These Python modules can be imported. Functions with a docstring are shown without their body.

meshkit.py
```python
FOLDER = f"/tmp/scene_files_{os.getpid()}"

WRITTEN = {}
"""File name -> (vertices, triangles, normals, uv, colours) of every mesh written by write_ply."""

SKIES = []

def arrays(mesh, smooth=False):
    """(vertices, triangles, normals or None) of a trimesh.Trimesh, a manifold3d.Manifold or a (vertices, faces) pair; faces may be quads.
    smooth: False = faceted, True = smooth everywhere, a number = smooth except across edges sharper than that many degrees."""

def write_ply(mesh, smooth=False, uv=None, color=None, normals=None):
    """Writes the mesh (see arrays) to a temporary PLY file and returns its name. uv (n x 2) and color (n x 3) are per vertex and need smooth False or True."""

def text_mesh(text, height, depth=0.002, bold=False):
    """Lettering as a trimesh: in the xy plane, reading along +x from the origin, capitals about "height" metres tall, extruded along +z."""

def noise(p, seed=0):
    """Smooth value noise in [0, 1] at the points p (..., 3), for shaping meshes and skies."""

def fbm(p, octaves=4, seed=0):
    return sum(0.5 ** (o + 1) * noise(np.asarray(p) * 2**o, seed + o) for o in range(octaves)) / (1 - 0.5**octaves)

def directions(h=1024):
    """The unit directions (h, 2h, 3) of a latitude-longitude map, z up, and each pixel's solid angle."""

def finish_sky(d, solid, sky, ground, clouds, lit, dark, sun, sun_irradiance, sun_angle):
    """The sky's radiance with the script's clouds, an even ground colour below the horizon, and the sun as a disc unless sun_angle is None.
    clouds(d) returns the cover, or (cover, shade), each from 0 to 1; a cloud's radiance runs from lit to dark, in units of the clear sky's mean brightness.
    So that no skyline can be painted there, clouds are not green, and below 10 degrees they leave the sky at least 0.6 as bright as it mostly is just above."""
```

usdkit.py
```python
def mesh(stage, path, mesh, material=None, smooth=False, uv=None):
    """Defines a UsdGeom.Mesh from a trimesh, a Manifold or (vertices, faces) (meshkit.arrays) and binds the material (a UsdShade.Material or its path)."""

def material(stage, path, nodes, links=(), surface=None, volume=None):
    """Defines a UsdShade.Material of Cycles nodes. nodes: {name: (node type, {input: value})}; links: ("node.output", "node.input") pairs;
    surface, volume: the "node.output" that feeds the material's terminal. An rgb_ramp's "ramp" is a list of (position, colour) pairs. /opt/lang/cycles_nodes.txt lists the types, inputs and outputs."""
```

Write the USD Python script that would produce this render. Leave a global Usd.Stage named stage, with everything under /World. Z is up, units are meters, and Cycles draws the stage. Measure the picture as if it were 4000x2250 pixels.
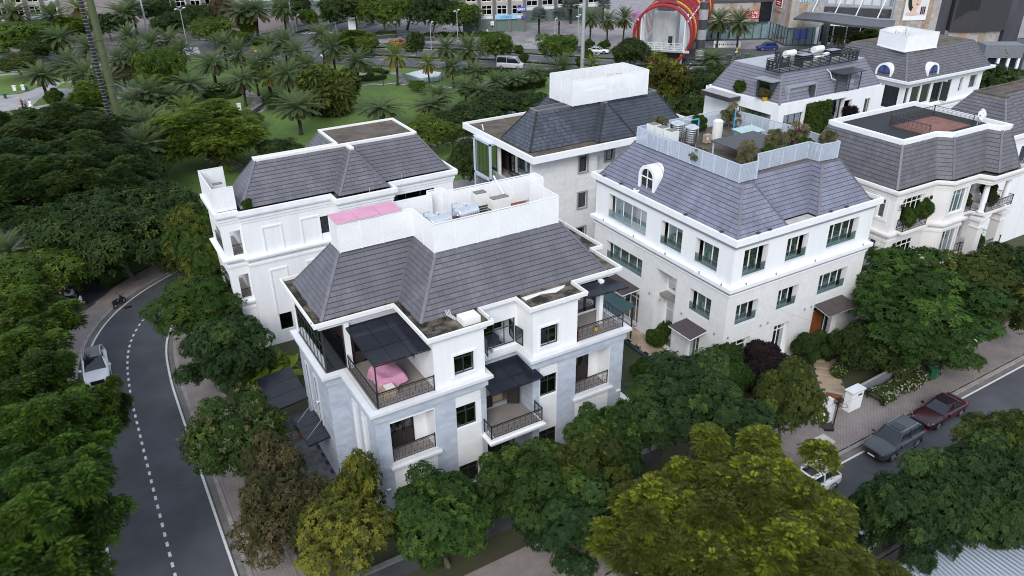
import math, random
import numpy as np, trimesh, usdkit, meshkit
from manifold3d import Manifold, CrossSection, FillRule
from pxr import Usd, UsdGeom, UsdLux, UsdShade, Gf, Sdf, Vt
stage = Usd.Stage.CreateInMemory()
UsdGeom.SetStageUpAxis(stage, UsdGeom.Tokens.z)
UsdGeom.SetStageMetersPerUnit(stage, 1.0)
UsdGeom.Xform.Define(stage, '/World')
UsdGeom.Scope.Define(stage, '/World/Looks')
# ---------------------------------------------------------------- camera, sky, sun, exposure
F_PX, PITCH, ROLL, YAW, CAM_H = 3002.25, math.radians(27.92), math.radians(-0.695), math.radians(30.255), 36.0
fw = np.array([math.sin(YAW) * math.cos(PITCH), math.cos(YAW) * math.cos(PITCH), -math.sin(PITCH)])
r0 = np.array([math.cos(YAW), -math.sin(YAW), 0.0])
u0 = np.cross(r0, fw)
rt = r0 * math.cos(ROLL) + u0 * math.sin(ROLL)
up = -r0 * math.sin(ROLL) + u0 * math.cos(ROLL)
cam = UsdGeom.Camera.Define(stage, '/World/Camera')
cam.CreateFocalLengthAttr(24.0)
cam.CreateHorizontalApertureAttr(24.0 * 4000 / F_PX)
cam.CreateVerticalApertureAttr(24.0 * 2250 / F_PX)
cam.CreateClippingRangeAttr(Gf.Vec2f(0.5, 3000))
cam.CreateExposureAttr(0.66)
bk = -fw
cam.AddTransformOp().Set(Gf.Matrix4d(rt[0], rt[1], rt[2], 0, up[0], up[1], up[2], 0, bk[0], bk[1], bk[2], 0, 0, 0, CAM_H, 1))
SUN_DIR = np.array([-0.52, -0.60, 0.62])
SUN_DIR /= np.linalg.norm(SUN_DIR)
SUN_EL, SUN_ROT = math.asin(SUN_DIR[2]), math.atan2(SUN_DIR[0], SUN_DIR[1])
sky = UsdLux.DomeLight.Define(stage, '/World/sky')
sky.GetPrim().SetCustomDataByKey('kind', 'structure')
skym = usdkit.material(stage, '/World/Looks/overcast_sky', {
 'sky': ('sky_texture', {'sky_type': 'single_scattering', 'sun_disc': False, 'sun_elevation': SUN_EL, 'sun_rotation': SUN_ROT, 'air_density': 1.0, 'aerosol_density': 3.0, 'ozone_density': 1.0}),
 'tc': ('texture_coordinate', {}),
 'nz': ('noise_texture', {'scale': 1.6, 'detail': 5.0, 'roughness': 0.55}),
 'cl': ('rgb_ramp', {'ramp': [(0.3, (4.5, 5.2, 6.3)), (0.7, (6.4, 7.0, 8.0))]}),
 'mx': ('mix_color', {'blend_type': 'mix', 'fac': 0.8, 'use_clamp': False}),
 'bg': ('background_shader', {'strength': 0.12})},
 [('tc.generated', 'nz.vector'), ('nz.fac', 'cl.fac'), ('sky.color', 'mx.a'), ('cl.color', 'mx.b'), ('mx.result', 'bg.color')], surface='bg.background')
UsdShade.MaterialBindingAPI.Apply(sky.GetPrim()).Bind(skym)
sun = UsdLux.DistantLight.Define(stage, '/World/sun')
sun.CreateIntensityAttr(0.34)
sun.CreateAngleAttr(25.0)
sun.CreateNormalizeAttr(True)
sun.CreateColorAttr(Gf.Vec3f(1.0, 0.97, 0.93))
sz = SUN_DIR
sx = np.cross([0, 0, 1], sz); sx /= np.linalg.norm(sx)
sy = np.cross(sz, sx)
sun.AddTransformOp().Set(Gf.Matrix4d(*sx, 0, *sy, 0, *sz, 0, 0, 0, 100, 1))
# ---------------------------------------------------------------- helpers
counts = {}
def numbered(parent, name):
 k = (str(parent), name)
 n = counts.get(k, 0)
 counts[k] = n + 1
 return f'{parent}/{name}' + (f'_{n:03d}' if n else '')
def tag(o, label=None, cat=None, group=None, kind=None):
 p = o if isinstance(o, Usd.Prim) else o.GetPrim()
 for k, v in (('label', label), ('category', cat), ('group', group), ('kind', kind)):
  if v:
   p.SetCustomDataByKey(k, v)
 return o
def path_of(parent):
 return '/World' if parent is None else str((parent if isinstance(parent, Usd.Prim) else parent.GetPrim()).GetPath())
def put_ops(x, loc, rz, sc):
 x.AddTranslateOp().Set(Gf.Vec3d(*map(float, loc)))
 x.AddRotateZOp().Set(float(rz))
 s = (sc, sc, sc) if np.ndim(sc) == 0 else sc
 x.AddScaleOp().Set(Gf.Vec3f(*map(float, s)))
def thing(name, label, cat, group=None, loc=(0, 0, 0), rz=0.0, sc=1.0):
 x = UsdGeom.Xform.Define(stage, numbered('/World', name))
 put_ops(x, loc, rz, sc)
 return tag(x, label, cat, group)
def copy_of(src, loc, rz, sc, label, cat=None, group=None, name=None):
 sp = src.GetPrim()
 base = name or sp.GetName().rstrip('0123456789').rstrip('_')
 x = UsdGeom.Xform.Define(stage, numbered('/World', base))
 x.GetPrim().GetReferences().AddInternalReference(sp.GetPath())
 x.GetPrim().SetInstanceable(True)
 a = x.GetPrim()
 s = (sc, sc, sc) if np.ndim(sc) == 0 else sc
 a.GetAttribute('xformOp:translate').Set(Gf.Vec3d(*map(float, loc)))
 a.GetAttribute('xformOp:rotateZ').Set(float(rz))
 a.GetAttribute('xformOp:scale').Set(Gf.Vec3f(*map(float, s)))
 return tag(x, label, cat or sp.GetCustomDataByKey('category'), group or sp.GetCustomDataByKey('group'))
def obj(name, vf, m, parent=None, smooth=False, tint=None, label=None, cat=None, group=None, kind=None):
 o = usdkit.mesh(stage, numbered(path_of(parent), name), vf, m, smooth=smooth)
 o.CreateDoubleSidedAttr(True)
 if tint is not None:
  UsdGeom.PrimvarsAPI(o).CreatePrimvar('tint', Sdf.ValueTypeNames.FloatArray, 'vertex').Set(Vt.FloatArray.FromNumpy(np.asarray(tint, np.float32)))
 return tag(o, label, cat, group, kind)
BOXF = np.array([[0, 3, 2], [0, 2, 1], [4, 5, 6], [4, 6, 7], [0, 1, 5], [0, 5, 4], [1, 2, 6], [1, 6, 5], [2, 3, 7], [2, 7, 6], [3, 0, 4], [3, 4, 7]])
class MB:
 """Collects shapes that become one mesh."""
 def __init__(s):
  s.v, s.f, s.n = [], [], 0
 def add(s, v, f):
  v = np.asarray(v, float); f = np.asarray(f, int)
  if f.shape[1] == 4:
   f = np.vstack([f[:, [0, 1, 2]], f[:, [0, 2, 3]]])
  s.v.append(v); s.f.append(f + s.n); s.n += len(v)
  return s
 def mesh(s, m):
  m = m.to_mesh() if hasattr(m, 'to_mesh') else m
  if hasattr(m, 'vert_properties'):
   return s.add(m.vert_properties[:, :3], m.tri_verts)
  return s.add(m.vertices, m.faces)
 def box(s, x0, x1, y0, y1, z0, z1):
  return s.add([(x0, y0, z0), (x1, y0, z0), (x1, y1, z0), (x0, y1, z0), (x0, y0, z1), (x1, y0, z1), (x1, y1, z1), (x0, y1, z1)], BOXF)
 def obox(s, o, a, b, c):
  """corner o and three edge vectors"""
  o, a, b, c = (np.asarray(q, float) for q in (o, a, b, c))
  return s.add([o, o + a, o + a + b, o + b, o + c, o + a + c, o + a + b + c, o + b + c], BOXF)
 def bar(s, p, q, w, h=None, upv=(0, 0, 1)):
  """square bar from p to q"""
  p, q = np.asarray(p, float), np.asarray(q, float); h = h or w
  d = q - p; d /= np.linalg.norm(d) + 1e-12
  a = np.cross(d, upv)
  if np.linalg.norm(a) < 1e-6:
   a = np.cross(d, (1, 0, 0))
  a /= np.linalg.norm(a); b = np.cross(a, d)
  return s.obox(p - a * w / 2 - b * h / 2, q - p, a * w, b * h)
 def quad(s, *p):
  return s.add(p, [[0, 1, 2], [0, 2, 3]] if len(p) == 4 else [[0, 1, 2]])
 def poly(s, pts, z):
  """flat polygon in plan"""
  cs = CrossSection([list(map(tuple, pts))], FillRule.EvenOdd)
  m = cs.extrude(0.01).to_mesh()
  v, f = m.vert_properties[:, :3], m.tri_verts
  top = (v[f][:, :, 2] > 0.005).all(1)
  v = v.copy(); v[:, 2] = z
  return s.add(v, f[top])
 def prism(s, pts, z0, z1, holes=()):
  cs = CrossSection([list(map(tuple, pts))] + [list(map(tuple, h)) for h in holes], FillRule.EvenOdd)
  m = cs.extrude(z1 - z0).to_mesh()
  v = m.vert_properties[:, :3].copy(); v[:, 2] += z0
  return s.add(v, m.tri_verts)
 def tube(s, pts, r, n=6, cap=True):
  p = np.asarray(pts, float); k = len(p)
  r = np.broadcast_to(np.asarray(r, float), (k,))
  t = np.gradient(p, axis=0); t /= np.linalg.norm(t, axis=1, keepdims=True) + 1e-12
  a = np.cross(t, np.where(np.abs(t[:, 2:]) < 0.9, [0, 0, 1.0], [1.0, 0, 0])); a /= np.linalg.norm(a, axis=1, keepdims=True) + 1e-12
  b = np.cross(t, a); g = np.arange(n) * 2 * np.pi / n
  v = p[:, None] + r[:, None, None] * (np.cos(g)[None, :, None] * a[:, None] + np.sin(g)[None, :, None] * b[:, None])
  f = []
  for i in range(k - 1):
   for j in range(n):
    f.append([i * n + j, i * n + (j + 1) % n, (i + 1) * n + (j + 1) % n, (i + 1) * n + j])
  s.add(v.reshape(-1, 3), f)
  if cap:
   for i in (0, k - 1):
    s.add(np.vstack([v[i], p[i]]), [[j, (j + 1) % n, n] for j in range(n)])
  return s
 def cyl(s, c, r, h, n=16, axis='z'):
  c = np.asarray(c, float); d = {'x': (1, 0, 0), 'y': (0, 1, 0), 'z': (0, 0, 1)}[axis]
  return s.tube([c, c + np.array(d, float) * h], r, n)
 def lathe(s, c, prof, n=20):
  """profile of (radius, z) turned about the vertical through c"""
  g = np.arange(n) * 2 * np.pi / n; pr = np.asarray(prof, float)
  v = np.stack([np.outer(pr[:, 0], np.cos(g)) + c[0], np.outer(pr[:, 0], np.sin(g)) + c[1], np.repeat(pr[:, 1:], n, 1) + c[2]], -1).reshape(-1, 3)
  f = [[i * n + j, i * n + (j + 1) % n, (i + 1) * n + (j + 1) % n, (i + 1) * n + j] for i in range(len(pr) - 1) for j in range(n)]
  return s.add(v, f)
 def get(s):
  return np.vstack(s.v), np.vstack(s.f)
 def build(s, name, m, parent=None, **k):
  return obj(name, s.get(), m, parent, **k)
def spline(pts, step=0.7):
 p = np.asarray(pts, float); q = np.vstack([2 * p[0] - p[1], p, 2 * p[-1] - p[-2]]); out = []
 for i in range(1, len(q) - 2):
  n = max(2, int(np.linalg.norm(q[i + 1] - q[i]) / step))
  for t in np.arange(n) / n:
   a, b, c, d = q[i - 1], q[i], q[i + 1], q[i + 2]
   out.append(0.5 * (2 * b + (c - a) * t + (2 * a - 5 * b + 4 * c - d) * t * t + (3 * b - a - 3 * c + d) * t ** 3))
 return np.array(out + [p[-1]])
def off(line, d):
 """offset a plan polyline to its left by d"""
 t = np.gradient(line, axis=0); t /= np.linalg.norm(t, axis=1, keepdims=True) + 1e-12
 return line + np.stack([-t[:, 1], t[:, 0]], 1) * d
def strip(mb, line, d0, d1, z0, z1=None):
 """a sheet (or raised strip from z0 to z1) between two offsets of a line"""
 a, b = off(line, d0), off(line, d1); n = len(line); z = z0 if z1 is None else z1
 v = np.vstack([np.c_[a, np.full(n, z)], np.c_[b, np.full(n, z)]])
 f = [[i, i + 1, n + i + 1, n + i] for i in range(n - 1)]
 if z1 is not None:
  v = np.vstack([v, np.c_[a, np.full(n, z0)], np.c_[b, np.full(n, z0)]])
  for i in range(n - 1):
   f += [[2 * n + i, 2 * n + i + 1, i + 1, i], [3 * n + i, n + i, n + i + 1, 3 * n + i + 1]]
 mb.add(v, f)
 return mb
# ---------------------------------------------------------------- materials
M = {}
def mat(name, col, rough=0.7, var=0.15, scale=1.5, bump=0.0, bscale=30.0, metallic=0.0, spec=0.4, stretch=None, col2=None, rand=0.0, detail=6.0, pos=(0.35, 0.7), obj_rand=0.0):
 """noise-mottled surface: col darkened / lightened by var (or towards col2), finer relief by bump; rand: random tone for each loose piece, obj_rand: for each object"""
 c = np.array(col, float)
 lo, hi = (c * (1 - var), c * (1 + var)) if col2 is None else (c, np.array(col2, float))
 n = {'g': ('geometry', {}), 'n': ('noise_texture', {'scale': scale, 'detail': detail, 'roughness': 0.6}), 'r': ('rgb_ramp', {'ramp': [(pos[0], lo), (pos[1], hi)]}),
         'p': ('principled_bsdf', {'roughness': rough, 'metallic': metallic, 'specular_ior_level': spec})}
 l = [('n.fac', 'r.fac')]
 if stretch is not None:
  n['m'] = ('mapping', {'scale': stretch}); l += [('g.position', 'm.vector'), ('m.vector', 'n.vector')]
 else:
  l += [('g.position', 'n.vector')]
 out = 'r.color'
 for i, (amt, src) in enumerate(((rand, 'g.random_per_island'), (obj_rand, 'oi.random'))):
  if amt:
   if src.startswith('oi'):
    n['oi'] = ('object_info', {})
   n[f'mr{i}'] = ('map_range', {'from_min': 0.0, 'from_max': 1.0, 'to_min': 1 - amt, 'to_max': 1 + amt})
   n[f'h{i}'] = ('hsv', {'hue': 0.5, 'saturation': 1.0, 'fac': 1.0})
   l += [(src, f'mr{i}.value'), (f'mr{i}.result', f'h{i}.value'), (out, f'h{i}.color')]; out = f'h{i}.color'
 l.append((out, 'p.base_color'))
 if bump:
  n['bn'] = ('noise_texture', {'scale': bscale, 'detail': 3.0}); n['b'] = ('bump', {'strength': bump, 'distance': 0.02})
  l += [('g.position', 'bn.vector'), ('bn.fac', 'b.height'), ('b.normal', 'p.normal')]
 M[name] = usdkit.material(stage, '/World/Looks/' + name, n, l, surface='p.BSDF')
 return M[name]
def leafmat(name, dark, mid, tip, rough=0.6, trans=0.32, spread=0.2):
 """foliage: 'tint' (0 old leaf .. 1 new growth) picks the colour, every leaf and every tree differs a little"""
 n = {'a': ('attribute', {'attribute': 'tint'}), 'g': ('geometry', {}), 'oi': ('object_info', {}),
         'r': ('rgb_ramp', {'ramp': [(0.0, dark), (0.5, mid), (1.0, tip)]}),
         'mr': ('map_range', {'from_min': 0.0, 'from_max': 1.0, 'to_min': 1 - spread * 1.6, 'to_max': 1 + spread * 1.6}),
         'mo': ('map_range', {'from_min': 0.0, 'from_max': 1.0, 'to_min': 0.488, 'to_max': 0.512}),
         'h': ('hsv', {'saturation': 1.0, 'fac': 1.0}),
         'p': ('principled_bsdf', {'roughness': rough, 'specular_ior_level': 0.12}), 't': ('translucent_bsdf', {}), 'x': ('mix_closure', {'fac': trans})}
 l = [('a.fac', 'r.fac'), ('g.random_per_island', 'mr.value'), ('oi.random', 'mo.value'), ('mr.result', 'h.value'), ('mo.result', 'h.hue'), ('r.color', 'h.color'),
         ('h.color', 'p.base_color'), ('h.color', 't.color'), ('p.BSDF', 'x.closure1'), ('t.BSDF', 'x.closure2')]
 M[name] = usdkit.material(stage, '/World/Looks/' + name, n, l, surface='x.closure')
 return M[name]
def glassmat(name, tint, refl=0.5, rough=0.03):
 n = {'f': ('fresnel', {'IOR': 1.5}), 'ma': ('math', {'math_type': 'multiply_add', 'value2': refl, 'value3': 0.012}), 't': ('transparent_bsdf', {'color': tint}), 'g': ('glossy_bsdf', {'color': (0.9, 0.93, 0.95), 'roughness': rough}), 'x': ('mix_closure', {})}
 M[name] = usdkit.material(stage, '/World/Looks/' + name, n, [('f.fac', 'ma.value1'), ('ma.value', 'x.fac'), ('t.BSDF', 'x.closure1'), ('g.BSDF', 'x.closure2')], surface='x.closure')
mat('white_paint', (0.70, 0.712, 0.73), 0.6, 0.05, 1.1, stretch=(1, 1, 0.12), col2=(0.79, 0.80, 0.815), pos=(0.2, 0.55), detail=8)
mat('cream_paint', (0.70, 0.685, 0.665), 0.65, 0.08, 0.7, stretch=(1, 1, 0.3))
mat('stained_white', (0.74, 0.74, 0.73), 0.7, 0.1, 2.2, col2=(0.55, 0.53, 0.50), pos=(0.6, 0.85))
mat('peeling_white', (0.74, 0.74, 0.73), 0.75, 0.1, 3.5, col2=(0.12, 0.11, 0.09), pos=(0.62, 0.70), detail=9)
mat('white_metal', (0.80, 0.81, 0.82), 0.4, 0.03, 1.0)
mat('pale_blue_metal', (0.50, 0.56, 0.66), 0.4, 0.05, 1.0)
mat('black_metal', (0.018, 0.018, 0.02), 0.4, 0.2, 2.0)
mat('dark_frame', (0.035, 0.037, 0.042), 0.45, 0.12, 2.0)
mat('wood_dark', (0.03, 0.026, 0.024), 0.5, 0.25, 6.0)
mat('marble', (0.40, 0.45, 0.53), 0.35, 0.12, 1.3, stretch=(1, 1, 2.2), col2=(0.54, 0.585, 0.66), rand=0.05, obj_rand=0.06, detail=9)
mat('marble_white', (0.62, 0.63, 0.65), 0.35, 0.06, 1.3)
mat('siding', (0.74, 0.75, 0.76), 0.55, 0.03, 1.0, obj_rand=0.02)
mat('joint', (0.25, 0.25, 0.26), 0.9, 0.1, 3)
mat('roof_tile', (0.150, 0.148, 0.172), 0.55, 0.16, 0.9, stretch=(1, 1, 0.25), rand=0.16, obj_rand=0.10, spec=0.35)
mat('roof_tile_blue', (0.205, 0.215, 0.285), 0.5, 0.16, 0.9, stretch=(1, 1, 0.25), rand=0.16, obj_rand=0.1, spec=0.4)
mat('roof_slate', (0.105, 0.125, 0.165), 0.5, 0.25, 1.1, rand=0.45, obj_rand=0.25, spec=0.4)
mat('roof_plain', (0.175, 0.175, 0.215), 0.5, 0.1, 0.9, rand=0.05, spec=0.4)
mat('roof_brown', (0.135, 0.133, 0.150), 0.6, 0.15, 0.9, rand=0.16, obj_rand=0.1)
mat('underlay', (0.02, 0.02, 0.024), 0.8, 0.15, 2.0)
mat('hip_tile', (0.13, 0.13, 0.15), 0.5, 0.15, 2.0)
mat('mossy_concrete', (0.020, 0.017, 0.013), 0.9, 0.3, 1.2, col2=(0.22, 0.19, 0.15), pos=(0.42, 0.72), detail=10, bump=0.4, bscale=14)
mat('brown_concrete', (0.055, 0.045, 0.036), 0.9, 0.3, 0.7, col2=(0.14, 0.112, 0.085), pos=(0.35, 0.7), detail=10, bump=0.3, bscale=14)
mat('pale_slab', (0.45, 0.44, 0.42), 0.85, 0.15, 1.5)
mat('canopy_dark', (0.010, 0.012, 0.019), 0.25, 0.3, 1.0, spec=0.3)
mat('black_glass', (0.012, 0.015, 0.022), 0.08, 0.3, 1.0, spec=0.5)
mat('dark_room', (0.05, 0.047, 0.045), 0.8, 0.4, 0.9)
mat('floor_tile', (0.24, 0.215, 0.20), 0.5, 0.08, 2.0)
mat('red_floor', (0.20, 0.085, 0.065), 0.7, 0.25, 2.0)
mat('curtain', (0.42, 0.47, 0.46), 0.9, 0.06, 1.0)
mat('curtain_white', (0.62, 0.64, 0.66), 0.9, 0.05, 1.0)
mat('curtain_brown', (0.20, 0.175, 0.17), 0.9, 0.15, 1.0)
mat('curtain_blue', (0.05, 0.08, 0.22), 0.9, 0.15, 1.0)
mat('brick_white', (0.72, 0.715, 0.71), 0.7, 0.05, 2.0, obj_rand=0.03, rand=0.04)
mat('grey_band', (0.35, 0.36, 0.38), 0.7, 0.06, 1.0)
mat('brown_panel', (0.055, 0.042, 0.040), 0.35, 0.12, 3.0, spec=0.5)
mat('pink', (0.56, 0.27, 0.38), 0.8, 0.08, 1.5)
mat('pink_cloth', (0.52, 0.24, 0.36), 0.85, 0.1, 2.0)
mat('steel', (0.72, 0.73, 0.74), 0.18, 0.08, 1.0, metallic=1.0)
mat('galv_pale', (0.36, 0.47, 0.46), 0.5, 0.1, 2.0)
mat('galv', (0.42, 0.44, 0.46), 0.45, 0.08, 2.0, metallic=0.4)
mat('ac_white', (0.66, 0.66, 0.63), 0.5, 0.05, 2.0)
mat('ac_grille', (0.16, 0.155, 0.145), 0.6, 0.2, 8.0)
mat('ac_dark', (0.04, 0.05, 0.06), 0.6, 0.3, 8.0)
mat('blue_pipe', (0.05, 0.30, 0.55), 0.4, 0.08, 2.0)
mat('cardboard', (0.38, 0.28, 0.20), 0.85, 0.12, 4.0)
mat('paper_white', (0.7, 0.7, 0.68), 0.8, 0.05, 4.0)
mat('asphalt', (0.070, 0.073, 0.083), 0.85, 0.18, 0.35, rand=0, bump=0.3, bscale=60)
mat('asphalt_far', (0.085, 0.087, 0.096), 0.8, 0.15, 0.15)
mat('road_paint', (0.62, 0.62, 0.61), 0.7, 0.12, 4.0)
mat('yellow_paint', (0.50, 0.44, 0.25), 0.7, 0.12, 4.0)
mat('kerb', (0.30, 0.28, 0.265), 0.85, 0.2, 1.5, obj_rand=0.12, rand=0.1)
mat('gutter', (0.16, 0.148, 0.135), 0.9, 0.25, 1.2)
mat('paver', (0.30, 0.262, 0.25), 0.85, 0.14, 0.8, rand=0.22, obj_rand=0.2)
mat('paver_base', (0.23, 0.20, 0.19), 0.9, 0.15, 1.0)
mat('plaza_pale', (0.36, 0.345, 0.36), 0.8, 0.12, 0.35, obj_rand=0.12, rand=0.12)
mat('plaza_grey', (0.25, 0.235, 0.24), 0.8, 0.18, 0.3, obj_rand=0.15, rand=0.15)
mat('plaza_brown', (0.17, 0.135, 0.125), 0.8, 0.2, 0.3, obj_rand=0.1, rand=0.12)
mat('stone_dark', (0.05, 0.052, 0.06), 0.5, 0.3, 0.7, obj_rand=0.2, rand=0.2)
mat('slate_paving', (0.06, 0.065, 0.08), 0.45, 0.35, 0.9, obj_rand=0.25, rand=0.2)
mat('slate_light', (0.22, 0.225, 0.24), 0.6, 0.25, 0.9, obj_rand=0.3, rand=0.2)
mat('patio', (0.42, 0.33, 0.24), 0.6, 0.15, 1.0, obj_rand=0.1, rand=0.1)
mat('teal_sheet', (0.03, 0.07, 0.075), 0.3, 0.1, 1.0)
mat('pool_tile', (0.02, 0.03, 0.038), 0.3, 0.25, 2.0)
mat('pool_water', (0.008, 0.035, 0.045), 0.05, 0.2, 0.5)
mat('soil', (0.055, 0.048, 0.032), 0.95, 0.35, 0.8, col2=(0.045, 0.06, 0.02))
mat('earth_green', (0.03, 0.045, 0.018), 0.95, 0.3, 0.2, col2=(0.06, 0.065, 0.035))
mat('lawn', (0.070, 0.125, 0.020), 0.9, 0.12, 0.12, bump=0.5, bscale=25, col2=(0.098, 0.158, 0.03))
mat('bark', (0.11, 0.09, 0.07), 0.9, 0.3, 5.0, bump=0.6, bscale=22)
mat('bark_pale', (0.26, 0.23, 0.19), 0.9, 0.25, 5.0)
mat('palm_bark', (0.035, 0.03, 0.025), 0.95, 0.4, 6.0, bump=0.8, bscale=16)
mat('tyre', (0.015, 0.015, 0.016), 0.8, 0.2, 5.0)
mat('alloy', (0.45, 0.46, 0.48), 0.3, 0.1, 5.0, metallic=0.9)
mat('car_glass', (0.01, 0.014, 0.02), 0.04, 0.2, 1.0, spec=0.6)
mat('headlight', (0.55, 0.58, 0.62), 0.1, 0.1, 8.0, spec=0.7)
mat('tail_red', (0.35, 0.02, 0.02), 0.15, 0.1, 8.0)
mat('chrome', (0.7, 0.71, 0.72), 0.15, 0.05, 3.0, metallic=1.0)
for n_, c_ in dict(white=(0.75, 0.76, 0.77), black=(0.012, 0.012, 0.014), grey=(0.045, 0.049, 0.057), maroon=(0.026, 0.005, 0.008), blue=(0.012, 0.03, 0.16), silver=(0.42, 0.43, 0.45), red=(0.42, 0.02, 0.02)).items():
 mat('car_' + n_, c_, 0.22, 0.04, 1.0, spec=0.6)
mat('bin_green', (0.012, 0.085, 0.045), 0.5, 0.15, 3.0)
mat('bin_lid', (0.02, 0.13, 0.065), 0.45, 0.1, 3.0)
mat('orange_wood', (0.24, 0.075, 0.022), 0.4, 0.2, 6.0, stretch=(6, 6, 0.5))
mat('grey_metal', (0.28, 0.30, 0.33), 0.45, 0.1, 2.0)
mat('metal_roof', (0.27, 0.31, 0.36), 0.4, 0.08, 0.5, spec=0.5)
mat('mast_green', (0.075, 0.092, 0.042), 0.75, 0.15, 1.5)
mat('ring_red', (0.27, 0.02, 0.026), 0.5, 0.2, 1.2)
mat('ring_yellow', (0.50, 0.32, 0.05), 0.5, 0.2, 1.2)
mat('concrete', (0.33, 0.34, 0.35), 0.85, 0.18, 0.8, stretch=(1, 1, 0.3))
mat('mall_stone', (0.40, 0.375, 0.35), 0.6, 0.12, 0.6, obj_rand=0.14, rand=0.1)
mat('mall_tan', (0.36, 0.28, 0.21), 0.6, 0.15, 0.6, obj_rand=0.14, rand=0.1)
mat('mall_dark', (0.055, 0.058, 0.066), 0.5, 0.2, 0.5, stretch=(1, 1, 0.2))
mat('mall_mesh', (0.040, 0.039, 0.043), 0.7, 0.15, 14.0)
mat('shop_light', (0.55, 0.58, 0.60), 0.7, 0.08, 0.8)
mat('apt_grey', (0.13, 0.125, 0.125), 0.8, 0.12, 0.5)
mat('apt_beige', (0.38, 0.36, 0.32), 0.8, 0.06, 0.5)
mat('sign_red', (0.55, 0.012, 0.02), 0.5, 0.05, 1.0)
mat('sign_dkred', (0.32, 0.02, 0.03), 0.5, 0.05, 1.0)
mat('sign_cyan', (0.26, 0.52, 0.72), 0.5, 0.05, 1.0)
mat('sign_blue', (0.07, 0.10, 0.33), 0.5, 0.05, 1.0)
mat('sign_white', (0.75, 0.77, 0.78), 0.5, 0.03, 1.0)
mat('text_blue', (0.04, 0.2, 0.55), 0.5, 0.05, 1.0)
mat('text_brown', (0.24, 0.07, 0.035), 0.5, 0.1, 1.0)
mat('skin', (0.45, 0.28, 0.20), 0.6, 0.06, 3.0)
mat('poster_skin', (0.62, 0.44, 0.36), 0.6, 0.03, 3.0)
mat('hair', (0.015, 0.012, 0.012), 0.6, 0.2, 8.0)
for n_, c_ in dict(white=(0.72, 0.72, 0.72), dark=(0.03, 0.032, 0.04), olive=(0.13, 0.14, 0.05), red=(0.4, 0.03, 0.04), green=(0.02, 0.22, 0.08), yellow=(0.5, 0.38, 0.05), orange=(0.62, 0.20, 0.02), blue=(0.15, 0.25, 0.42), purple=(0.33, 0.19, 0.36), magenta=(0.55, 0.04, 0.25)).items():
 mat('cloth_' + n_, c_, 0.85, 0.08, 4.0)
mat('terracotta', (0.30, 0.13, 0.08), 0.8, 0.12, 3.0)
mat('pot_grey', (0.16, 0.17, 0.19), 0.6, 0.12, 3.0)
mat('yellow_pot', (0.45, 0.30, 0.02), 0.5, 0.1, 3.0)
glassmat('pane', (0.62, 0.66, 0.66))
glassmat('pane_green', (0.78, 0.87, 0.86))
glassmat('pane_dark', (0.24, 0.30, 0.33))
glassmat('pane_pale', (0.80, 0.88, 0.88))
glassmat('canopy_glass', (0.035, 0.042, 0.055), 0.30, rough=0.06)
leafmat('leaf_whorl', (0.030, 0.060, 0.014), (0.054, 0.110, 0.024), (0.13, 0.22, 0.035))
leafmat('leaf_whorl_dark', (0.022, 0.046, 0.016), (0.041, 0.083, 0.026), (0.098, 0.165, 0.036))
leafmat('leaf_olive', (0.042, 0.063, 0.014), (0.074, 0.105, 0.023), (0.155, 0.19, 0.032))
leafmat('leaf_yellow', (0.055, 0.072, 0.014), (0.118, 0.142, 0.026), (0.28, 0.28, 0.035))
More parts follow.
